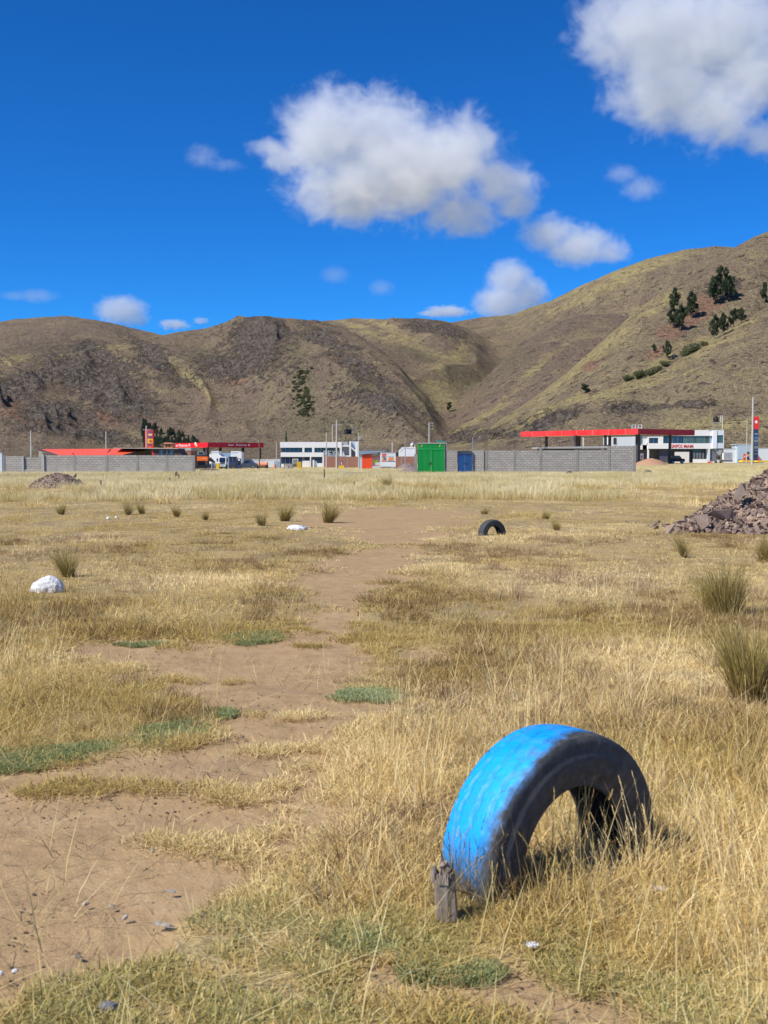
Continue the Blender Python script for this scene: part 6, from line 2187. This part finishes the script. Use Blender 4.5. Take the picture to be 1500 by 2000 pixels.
def tyre(Rr, Rb, W, blue=False, seg=220, tread=True, detail=True):
    """three numpy meshes of a tyre standing in the x-z plane, axle along y: tread band, and two side walls; inner skin joined to the tread"""
    th = .014
    ts = np.linspace(0, 2 * math.pi, seg, endpoint=False)
    hw = W / 2

    def strip(prof, disp=None):
        """prof rows: (axial, radius). returns verts, faces, attrs"""
        prof = np.array(prof)
        T_, K = np.meshgrid(ts, np.arange(len(prof)), indexing='ij')
        A = prof[K, 0]; Q = prof[K, 1]
        gr = np.zeros_like(A)
        if disp is not None:
            dq, gr = disp(T_, A, Q); Q = Q + dq
        v = np.stack([Q * np.cos(T_), A, Q * np.sin(T_)], -1).reshape(-1, 3)
        m = len(prof)
        i = np.arange(seg)[:, None] * m + np.arange(m - 1)[None]
        j = ((np.arange(seg) + 1) % seg)[:, None] * m + np.arange(m - 1)[None]
        f = np.stack([i, i + 1, j + 1, j], -1).reshape(-1, 4)
        an = np.mod(T_ + math.pi, 2 * math.pi) - math.pi
        an = np.where(an < -math.pi / 2, an + 2 * math.pi, an)
        return v, f, {'ang': an.ravel(), 'ax': (-A / hw).ravel(), 'rad': (Q / Rr).ravel(), 'groove': gr.ravel()}

    def dt(T_, A, Q):
        on = (Q > Rr - .02)
        u = A / hw
        z = np.zeros_like(A)
        for g0 in (-.52, 0.0, .52):
            wv = .03 * np.clip(2 * np.sin(T_ * 34 + g0 * 3), -1, 1)
            z = np.maximum(z, 1 - sstep(.035, .065, np.abs(u - g0 - wv)))
        sl = np.abs(((T_ * 34 / math.pi + u * 1.2 + 50) % 1) - .5)
        z = np.maximum(z, (1 - sstep(.03, .07, sl)) * (np.abs(u) > .55))
        z = np.maximum(z, .6 * (1 - sstep(.02, .045, np.abs(((T_ * 17 / math.pi - u * .9 + 50) % 1) - .5))) * (np.abs(u) <= .55))
        return -.0065 * z * on, z * on
    K = 46 if detail else 14
    a = np.linspace(-hw * .90, hw * .90, K)
    tp = [(x, Rr - .012 * (abs(x) / (hw * .9)) ** 3 * 1.0 - (.0)) for x in a]
    out = {}
    vt = strip(tp, dt if tread else None)
    side = []
    for sg in (-1, 1):
        pr = [(sg * hw * .90, Rr - .012), (sg * hw * .955, Rr - .020), (sg * hw * .985, Rr - .034), (sg * hw * 1.0, Rr - .05), (sg * hw * .992, Rr - .056), (sg * hw * 1.0, Rr - .062)]
        n = 12
        for k in range(1, n + 1):
            q = k / n
            rad = (Rr - .062) + (Rb + .018 - (Rr - .062)) * q
            b = hw * (1.0 + .07 * math.sin(math.pi * min(1, q * 1.15)) - .13 * q ** 2)
            if k in (3, 8): b += .004
            pr.append((sg * b, rad))
        pr += [(sg * hw * .86, Rb + .004), (sg * hw * .80, Rb), (sg * hw * .72, Rb + .006), (sg * hw * .74, Rb + .03)]
        for k in range(1, 9):
            q = k / 8
            rad = Rb + .03 + (Rr - .03 - Rb - .03) * q
            b = hw * (.80 + .14 * math.sin(math.pi * q) - .02 * q)
            pr.append((sg * b, rad))

        def ds(T_, A, Q, sg=sg):
            on = (Q > Rr - .055) & (np.abs(A) > hw * .9)
            sl = np.abs(((T_ * 34 / math.pi + 50) % 1) - .5)
            z = (1 - sstep(.03, .08, sl)) * on
            return -.006 * z, z
        side.append(strip(pr if sg > 0 else pr, ds if tread else None))
    ip = [(x, Rr - .03) for x in np.linspace(-hw * .80, hw * .80, 5)]
    vi = strip(ip)
    o_ = len(vt[0])
    vt = (np.concatenate([vt[0], vi[0]]), np.concatenate([vt[1], vi[1] + o_]), {k: np.concatenate([vt[2][k], vi[2][k] if k != 'rad' else vi[2][k] * 0 + .8]) for k in vt[2]})
    return vt, side


M_TYREB = tyre_rubber(True)
M_TYRE = tyre_rubber(False)
M_TYREG = paint('grey_dusty_rubber', (0.20, 0.19, 0.17), .9)


def place_tyre(c, Rr, Rb, W, phi, label, mat, blue=False, lean=0.0, detail=True, group=None):
    w = empty('half_buried_tyre', c, phi, label, 'tyre', group)
    w.rotation_euler = (lean, 0, phi)
    vt, sd_ = tyre(Rr, Rb, W, blue, 300 if detail else 90, True, detail)
    me = npmesh('tread', vt[0], vt[1], mat, detail is not None, vt[2]); link(bpy.data.objects.new('tread', me), w)
    for s_ in sd_:
        me = npmesh('side_wall', s_[0], s_[1], mat, True, s_[2]); link(bpy.data.objects.new('side_wall', me), w)
    return w


place_tyre(Vector((TC.x, TC.y, TC.z)), TR, TRI, TW, TPHI, 'half buried tyre sprayed bright blue on the tread, in the foreground', M_TYREB, True)
p = gpt(962, 1046)
place_tyre(Vector((p.x, p.y + .12, p.z + .02)), .30, .17, .19, .55, 'black half buried tyre standing in the middle of the field', M_TYRE, detail=True)
p = gpt(1112, 931)
place_tyre(Vector((p.x, p.y, p.z + .0)), .46, .28, .22, .2, 'black tyre half hidden in the grass at the foot of the right wall', M_TYRE, detail=False)
p = gpt(1265, 929)
place_tyre(Vector((p.x, p.y, p.z + .0)), .50, .33, .22, .1, 'pale grey hoop of a tyre in the grass right of the wall end', M_TYREG, detail=False)

# weathered stake by the tyre
def stake():
    p = gpt(878, 1800)
    top = 1672
    h = (1790 - top) * p.y / F
    w = empty('wooden_stake', p, .3, 'split grey wooden stake with a frayed top beside the blue tyre', 'stake')
    n = 18; rings = []; vs = []
    for k in range(15):
        t = k / 14
        for i in range(n):
            a = 2 * math.pi * i / n
            r = .036 * (1 + .22 * (vn(np.array([math.cos(a) * 2.2 + 9]), np.array([math.sin(a) * 2.2 + t * 1.2]), 3)[0] - .5)) * (1.12 if i % 5 == 0 else 1)
            if t > .80: r *= 1.04
            r *= 1.12 - .14 * t
            z = -.1 + (h * .82 + .1) * t + (.015 * math.sin(a * 3 + 1) if k == 14 else 0)
            vs.append((r * math.cos(a) - .10 * h * t, r * .85 * math.sin(a), z))
    f = []
    for k in range(14):
        for i in range(n):
            f.append((k * n + i, k * n + (i + 1) % n, (k + 1) * n + (i + 1) % n, (k + 1) * n + i))
    vs.append((-.10 * h, 0, h * .82 - .01))
    me = npmesh('post', vs, f, None, False)
    t_ = NT('grey_split_wood')
    mp = t_.n('ShaderNodeMapping'); t_.l(t_.obj(), mp.inputs[0]); mp.inputs['Scale'].default_value = (14, 14, 1.6)
    nz = t_.n('ShaderNodeTexNoise', i_Scale=4.0, i_Detail=6.0, i_Roughness=.7); t_.l(mp.outputs[0], nz.inputs['Vector'])
    cc = t_.ramp(nz.outputs['Fac'], [(.32, (.12, .09, .07)), (.5, (.28, .23, .185)), (.7, (.44, .38, .32))])
    t_.pbr(cc, .9, t_.bump(nz.outputs['Fac'], .9, .012), spec=.1)
    me.materials.append(t_.m)
    link(bpy.data.objects.new('post', me), w)
    # two gnarled prongs and a ragged rim of splinters
    mb = MB()
    for (dx, dy, top_) in ((-.030, .012, .20), (.020, .016, .21)):
        q = Vector((-.10 * h + dx, dy, h * .72)); rr_ = .016
        for k in range(4):
            q2 = q + Vector((random.uniform(-.010, .010), random.uniform(-.006, .006), top_ * h * .30)); r2 = rr_ * random.uniform(.8, 1.15)
            mb.tube(q, q2, rr_, r2, seg=7); q = q2; rr_ = r2
    mb.build('prongs', t_.m, w)
    mb = MB()
    for i in range(34):
        a = random.uniform(0, 6.28); rr_ = random.uniform(.020, .040)
        x0 = rr_ * math.cos(a) - .085 * h; y0 = rr_ * math.sin(a) * .85
        mb.tube((x0, y0, h * .70), (x0 + random.uniform(-.008, .008), y0 + random.uniform(-.006, .006), h * random.uniform(.80, .90)), random.uniform(.005, .009), .003, seg=5)
    mb.build('splinters', t_.m, w)


stake()


# ---------------------------------------------------------------- white litter
def cloth(label, px, py, wpx, hpx, seed, name='white_sack', cat='sack', domed=True, mat=None):
    p = gpt(px, py)
    s_ = p.y / F
    bm = bmesh.new()
    bmesh.ops.create_icosphere(bm, subdivisions=5, radius=1)
    wx = wpx * s_ / 2; hz = hpx * s_
    wy = wx * (.7 if domed else .9)
    for v in bm.verts:
        c = v.co
        a = math.atan2(c.y, c.x)
        n = float(fbm(np.array([c.x * 1.6 + seed]), np.array([c.y * 1.6 + c.z]), 4, seed)[0]) - .5
        rd = float(ridge(np.array([c.x * 2.3 + seed * 2]), np.array([c.y * 2.3 + c.z * 1.7]), 3, seed)[0]) - .4
        k = 1 + .26 * n + .22 * rd
        z = c.z * k
        z = z if z > 0 else z * .12
        if domed: z = z * (.80 + .2 * c.x) if z > 0 else z
        v.co = (c.x * wx * (k + .06 * math.sin(a * 7 + seed)), c.y * wy * k, z * hz)
    me = bpy.data.meshes.new('cloth'); bm.to_mesh(me); bm.free()
    me.polygons.foreach_set('use_smooth', [True] * len(me.polygons))
    if mat is None:
        if 'white_woven_plastic' in _mats: mat = _mats['white_woven_plastic']
        else:
            t = NT('white_woven_plastic')
            n = t.noise(9, 5, .6)
            nd = t.noise(3.2 / max(.25, 1), 4, .6)
            c = t.ramp(n, [(.3, (.62, .63, .66)), (.6, (.82, .83, .85))])
            t.pbr(c, .45, t.bump(t.noise(14, 6, .7, dist=1.2), .7, .05), spec=.4)
            mat = _mats['white_woven_plastic'] = t.m
    me.materials.append(mat)
    o = link(bpy.data.objects.new(name, me))
    o.location = (p.x, p.y, p.z + .01)
    return tag(o, label, cat)


cloth('crumpled white plastic sack lying left of an olive grass clump', 90, 1156, 66, 33, 3)
cloth('flat scrap of white plastic sheet lying below the bunch grass clumps', 580, 1034, 38, 8, 8, 'plastic_scrap', 'litter', False)
cloth('small bluish white scrap of litter in the left field', 211, 1014, 8, 4, 11, 'plastic_scrap', 'litter', False)
cloth('tiny white scrap right of the bluish one in the left field', 227, 1012, 6, 3, 13, 'plastic_scrap', 'litter', False)
cloth('tiny white fleck lying on the bare earth at the lower left', 29, 1903, 12, 5, 19, 'paper_scrap', 'litter', False)
cloth('white fleck at the left edge of the bare earth', 2, 1908, 10, 6, 23, 'paper_scrap', 'litter', False)
cloth('bluish scrap half buried at the bottom edge left of centre', 212, 1972, 36, 8, 31, 'plastic_scrap', 'litter', False, paint('blue_grey_film', (.16, .16, .19)))


def folded(label, px, py, wpx, hpx, seed, name='paper_scrap', cat='litter', mat=None):
    p = gpt(px, py); s_ = p.y / F
    g = np.random.default_rng(seed)
    n = 9
    X, Y = np.meshgrid(np.linspace(-1, 1, n), np.linspace(-1, 1, n), indexing='ij')
    ang = g.random() * 3
    cr = np.abs(((X * math.cos(ang) + Y * math.sin(ang)) * 1.6 + 9) % 1 - .5) + .7 * np.abs(((X * math.sin(ang) - Y * math.cos(ang)) * 1.2 + 9) % 1 - .5) + g.random(X.shape) * .35
    edge = 1 + .25 * (g.random(X.shape) - .5) * (np.maximum(np.abs(X), np.abs(Y)) > .9)
    V = np.stack([X * edge * wpx * s_ * .5 * (1 - .3 * np.abs(Y)), Y * edge * wpx * s_ * .35, cr * hpx * s_ * .9 + .008], -1).reshape(-1, 3)
    i = np.arange(n - 1)[:, None] * n + np.arange(n - 1)[None]
    f = np.stack([i, i + n, i + n + 1, i + 1], -1).reshape(-1, 4)
    o = link(bpy.data.objects.new(name, npmesh('scrap', V, f, mat or _mats['white_woven_plastic'])))
    o.location = (p.x, p.y, p.z + .012)
    o.modifiers.new('thickness', 'SOLIDIFY').thickness = .002
    return tag(o, label, cat)


def stone(px, py, wpx, hpx, label, col, seed):
    p = gpt(px, py); s_ = p.y / F
    V, Fc = stone_mesh(seed, .7); V = V / np.abs(V).max(0) * np.array([wpx * s_ / 2, wpx * s_ * .35, hpx * s_ / 2])
    me = npmesh('stone', V, Fc, paint('stone_' + label.split()[0], col, .9, .2, 12, .8))
    bm = bmesh.new(); bm.from_mesh(me); bmesh.ops.bevel(bm, geom=bm.edges[:], offset=wpx * s_ * .03, segments=1, affect='EDGES'); bm.to_mesh(me); bm.free()
    o = link(bpy.data.objects.new('stone', me)); o.location = (p.x, p.y, p.z + hpx * s_ * .22)
    tag(o, label, 'stone', 'stones on the bare earth')


folded('crumpled white paper scrap in the grass before the blue tyre', 1040, 1862, 26, 12, 17)
folded('pale crumpled scrap in the grass right of the blue tyre', 1288, 1752, 26, 12, 29, 'paper_scrap', 'litter', paint('grey_paper', (.50, .47, .50)))
for a_ in ((243, 1793, 20, 14, 'pale grey angular stone on the bare earth', (.42, .39, .34), 41), (321, 1806, 52, 14, 'broad flat grey stone at the edge of the matted grass', (.38, .34, .29), 42),
           (170, 1768, 24, 9, 'flat buff stone left of the pale angular one', (.44, .36, .27), 43), (221, 1771, 15, 8, 'small buff stone above the pale angular one', (.45, .37, .27), 44),
           (154, 1869, 22, 10, 'dark slate stone low on the bare earth', (.12, .12, .15), 45), (450, 1560, 10, 8, 'small blue grey stone below the dry grass tuft', (.33, .34, .35), 46),
           (708, 1499, 20, 12, 'dark rusty stone at the edge of the tall grass', (.12, .08, .08), 47), (476, 1441, 12, 9, 'dark brown clod in the middle of the path', (.10, .08, .06), 48),
           (300, 1663, 10, 8, 'tiny grey stone in the middle of the bare earth', (.36, .34, .33), 49), (335, 1743, 26, 8, 'low grey stone near the matted grass edge', (.33, .31, .30), 50)):
    stone(*a_)


# crumbs, pebbles and twigs on the bare earth (uncountable)
pm = []
for i in range(6):
    V, Fc = STN[i]
    Fq = np.concatenate([Fc, Fc[:, 2:3]], 1)
    me = npmesh('pebble', V, Fc, stone_mat('soil_crumb_%d' % i, [(.13, .09, .065), (.22, .155, .11), (.34, .25, .17), (.17, .12, .09)]) if i < 2 else pm[i % 2].materials[0], False, {'r': np.full(len(V), i / 6), 'h': np.ones(len(V))})
    pm.append(me)
x, y = sample_wedge(30000, 1.9, 16, .46, .45)
d = bare_at(x, y) * (0.06 + .88 * sstep(.42, .60, fbm(x * 1.3, y * .9, 3, 83)))
x, y = keep(x, y, d)
z = ground_z(x, y) - .016
scatter('soil_crumbs', 'dark crumbs and pebbles strewn over the bare earth', pm, np.stack([x, y, z], 1), rng.random(len(x)) * 6.28, .0028 + .0095 * rng.random(len(x)) ** 3 * (1 + .05 * y), rng.random(len(x)))
P_twig = [proto('twig', [blades(2, 0.02, 0.06, 0.16, 0.003, 1.5, 0.12, 4, 410 + i, 0.8)], G_DARK) for i in range(5)]
x, y = sample_wedge(4200, 1.9, 12, .46, .5)
d = .15 + .55 * bare_at(x, y)
x, y = keep(x, y, d)
scatter('twigs', 'thin dark twigs lying on the bare earth', P_twig, np.stack([x, y, ground_z(x, y) - .008], 1), rng.random(len(x)) * 6.28, .5 + .8 * rng.random(len(x)), rng.random(len(x)))


# ---------------------------------------------------------------- trees and shrubs
def leaf_mat(name, cols):
    t = NT(name)
    r = t.attr('r').outputs['Fac']
    c = t.ramp(r, [(i / (len(cols) - 1), k) for i, k in enumerate(cols)])
    ri = t.n('ShaderNodeObjectInfo').outputs['Random']
    hsv = t.n('ShaderNodeHueSaturation'); t.l(t.rng(ri, 0, 1, .75, 1.25), hsv.inputs['Value']); t.l(c, hsv.inputs['Color'])
    b = t.n('ShaderNodeBsdfPrincipled', i_Roughness=.6); b.inputs['Specular IOR Level'].default_value = .25
    t.l(hsv.outputs[0], b.inputs['Base Color'])
    tr = t.n('ShaderNodeBsdfTranslucent'); t.l(hsv.outputs[0], tr.inputs['Color'])
    mx = t.n('ShaderNodeMixShader', i_0=.2); t.l(b.outputs[0], mx.inputs[1]); t.l(tr.outputs[0], mx.inputs[2]); t.l(mx.outputs[0], t.out.inputs['Surface'])
    return t.m


L_DARK = leaf_mat('dark_foliage', [(.025, .042, .022), (.045, .07, .035), (.07, .10, .05), (.035, .055, .03)])
L_CON = leaf_mat('conifer_foliage', [(.045, .07, .05), (.08, .11, .07), (.11, .145, .09)])
L_OLIVE = leaf_mat('olive_scrub', [(.09, .105, .05), (.15, .165, .08), (.21, .21, .11)])


def crown_mesh(seed, kind, n=2600):
    g = np.random.default_rng(seed)
    if kind == 'cone':
        t = g.random(n) ** .8
        r = (1 - t) * .30 * (0.75 + .35 * np.sin(t * 38 + g.random() * 6)) + .02
        a = g.random(n) * 6.283
        q = r * np.sqrt(g.random(n)) ** .6
        c = np.stack([q * np.cos(a), q * np.sin(a), .10 + .90 * t], 1); sz = .032
    elif kind == 'bush':
        cs = [(g.normal(0, .22), g.normal(0, .2), g.uniform(.2, .5), g.uniform(.22, .36)) for _ in range(8)]
        k = g.integers(0, 8, n); cc = np.array(cs)[k]
        d = g.normal(size=(n, 3)); d /= np.linalg.norm(d, axis=1)[:, None]
        c = cc[:, :3] + d * (cc[:, 3:4] * (.6 + .4 * g.random((n, 1))))
        c[:, 2] = np.abs(c[:, 2]); sz = .05
    else:
        m = 15
        cs = []
        for i in range(m):
            z = .28 + .66 * (i + .5) / m
            w_ = .22 * math.sin(math.pi * min(1, (z - .1) / .95)) + .03
            cs.append((g.normal(0, w_ * .55), g.normal(0, w_ * .55), z, g.uniform(.08, .15) * (1.25 - .5 * z)))
        k = g.integers(0, m, n); cc = np.array(cs)[k]
        d = g.normal(size=(n, 3)); d /= np.linalg.norm(d, axis=1)[:, None]
        c = cc[:, :3] + d * (cc[:, 3:4] * (.55 + .5 * g.random((n, 1)))); sz = .028
    u = g.normal(size=(n, 3)); u /= np.linalg.norm(u, axis=1)[:, None]
    v = g.normal(size=(n, 3)); v -= (v * u).sum(1)[:, None] * u; v /= np.linalg.norm(v, axis=1)[:, None]
    s = sz * (.6 + .8 * g.random((n, 1)))
    V = np.stack([c - u * s, c - v * s * .6, c + u * s, c + v * s * .6], 1).reshape(-1, 3)
    Fq = np.arange(4 * n).reshape(n, 4)
    return V, Fq, np.repeat(g.random(n), 4)


TREES = {}
for kind, mat, k in (('cone', L_CON, 3), ('tall', L_DARK, 3), ('bush', L_OLIVE, 3)):
    L_ = []
    for i in range(k):
        V, Fq, rr = crown_mesh(600 + i * 7 + len(kind), kind)
        me = npmesh('crown', V, Fq, mat, False, {'r': rr})
        mb = MB()
        if kind == 'tall':
            mb.tube((0, 0, -.05), (.01, .0, .4), .02, .014, seg=6); mb.tube((.01, 0, .38), (.02, .01, .85), .014, .004, seg=6)
            for q in range(5):
                a = q * 1.3 + i; z = .3 + .1 * q
                mb.tube((.01, 0, z), (.12 * math.cos(a), .12 * math.sin(a), z + .12), .007, .002, seg=5)
        elif kind == 'cone':
            mb.tube((0, 0, -.05), (0, 0, .9), .016, .004, seg=6)
        else:
            for q in range(4):
                a = q * 1.6; mb.tube((0, 0, -.05), (.2 * math.cos(a), .2 * math.sin(a), .3), .02, .006, seg=5)
        tk = mb.build('trunk', M_WOOD); tm = tk.data; bpy.data.objects.remove(tk)
        L_.append((me, tm))
    TREES[kind] = L_
COLZ = {}


def hill_hit(px, py):
    key = round(px)
    if key not in COLZ:
        a = math.atan((px - 750) / F)
        X = (hr * math.sin(a))[:, None]; Y = (hr * math.cos(a))[:, None]
        COLZ[key] = (X[:, 0], Y[:, 0], hills_full(X, Y)[:, 0])
    X, Y, Z = COLZ[key]
    _, yy = proj(X, Y, Z)
    k = np.argmax(yy <= py)
    return Vector((X[k], Y[k], Z[k] - .2))


def tree(kind, px, pyb, hpx, wpx, label, name=None, group=None, cat='tree', base=None, i=None):
    b = base or hill_hit(px, pyb)
    s_ = b.y / F
    w = empty(name or {'cone': 'conifer_tree', 'tall': 'hillside_tree', 'bush': 'hillside_shrub'}[kind], b, random.random() * 6.28, label, cat, group)
    me, tm = TREES[kind][(random.randrange(3) if i is None else i)]
    nat = {'cone': .62, 'tall': .52, 'bush': 1.0}[kind]
    hh = hpx * s_
    if kind == 'tall': wpx *= .78; hh *= 1.18
    w.scale = (wpx * s_ / nat, wpx * s_ / nat, hh)
    link(bpy.data.objects.new('crown', me), w)
    link(bpy.data.objects.new('trunk', tm), w)
    return w


G1 = 'dark trees on the right hillside'
HT = [('tall', 1313, 612, 42, 26, 'dark tree, upper left of the group on the red earth slope'), ('tall', 1311, 641, 34, 22, 'dark tree just below the upper left one on the red slope'),
      ('tall', 1325, 648, 44, 26, 'leaning dark tree, lowest of the left trio on the red slope'), ('tall', 1346, 624, 46, 28, 'dark tree standing alone right of the left trio'),
      ('tall', 1388, 598, 48, 26, 'left tree of the big dark cluster high on the right hill'), ('tall', 1405, 592, 58, 32, 'tallest middle tree of the big dark cluster'),
      ('tall', 1419, 588, 42, 24, 'right tree of the big dark cluster high on the right hill'), ('tall', 1487, 594, 36, 18, 'lone dark tree at the right edge high on the hill'),
      ('tall', 1392, 664, 42, 24, 'left tree of the row along the foothill crest'), ('tall', 1408, 656, 38, 22, 'second tree of the row along the foothill crest'),
      ('tall', 1428, 640, 32, 24, 'third tree of the row along the foothill crest'), ('tall', 1443, 632, 26, 20, 'rightmost tree of the row along the foothill crest'),
      ('tall', 1301, 704, 32, 18, 'small tree below the red earth slope'), ('bush', 1294, 714, 14, 18, 'shrub at the foot of the small tree'),
      ('tall', 1275, 690, 16, 9, 'tiny tree left of the small tree'), ('bush', 1340, 695, 26, 24, 'bushy tree peeping over the foothill crest'),
      ('bush', 1355, 686, 22, 22, 'second bushy tree over the foothill crest'), ('bush', 1372, 676, 14, 12, 'small shrub on the foothill crest below the tree row'),
      ('bush', 1250, 738, 18, 22, 'dark shrub on the lower crest'), ('bush', 1268, 734, 20, 24, 'wide dark shrub on the lower crest'), ('bush', 1283, 726, 16, 16, 'small shrub between the wide shrub and the small tree'),
      ('bush', 1223, 744, 14, 20, 'leftmost shrub on the lower crest'), ('tall', 1142, 768, 16, 20, 'small dark tree alone low on the foothill'),
      ('tall', 877, 806, 17, 12, 'tiny dark tree in the valley mouth')]
for k, x0, yb, hp, wp, lab in HT:
    w = tree(k, x0, yb, hp, wp, lab, group=G1)
    if k == 'bush':
        for c_ in w.children:
            if c_.name.startswith('crown'): pass
gr = 0
for i in range(130):
    u = random.random(); v = random.random()
    x0 = 279 + 110 * u
    top = 822 + 34 * u ** 1.2
    yb = top + 8 + (872 - top - 6) * v
    if u > .6 and v > .8: continue
    tree('cone', x0, yb, random.uniform(9, 14) * (1.2 - .45 * u), random.uniform(7, 11), 'dark conifer in the grove on the slope behind the left fuel canopy', group='conifer grove on the left slope')
for i in range(130):
    v = random.random() ** .6
    x0 = 590 + random.gauss(0, 9) + 6 * v * (1 if v > .5 else -.5)
    yb = 715 + 100 * v
    tree('bush', x0, yb, random.uniform(3, 6.5), random.uniform(4, 9), 'dark green shrub in the gully above the white office', group='shrubs in the gully', cat='shrub')
for k, x0, yb, hp, wp, Y, lab in (('cone', 559, 872, 26, 15, 290, 'dark conifer standing behind the left end of the white office'), ('bush', 711, 884, 14, 14, 262, 'round dark bush behind the long slate shed, left one'),
                                ('bush', 744, 883, 15, 15, 262, 'dark bush behind the slate shed, middle one'), ('bush', 756, 882, 18, 14, 266, 'taller dark bush just right of the middle one'),
                                ('bush', 791, 884, 20, 20, 262, 'dark bush behind the white container'), ('bush', 628, 868, 8, 10, 290, 'tiny dark bush over the white office roof'),
                                ('bush', 1420, 882, 18, 18, 262, 'dark bush behind the wall right of the lettered building'), ('bush', 1433, 882, 15, 16, 262, 'second dark bush behind the wall near the price totem')):
    p = at(x0, HZ, Y); base = Vector((p.x, Y, gz(p.x, Y)))
    _, yb2 = proj(base.x, base.y, base.z)
    top = yb - hp
    tree(k, x0, yb, float(yb2) - top, wp, lab, base=base, group='dark trees among the buildings', name='dark_tree', cat='tree')
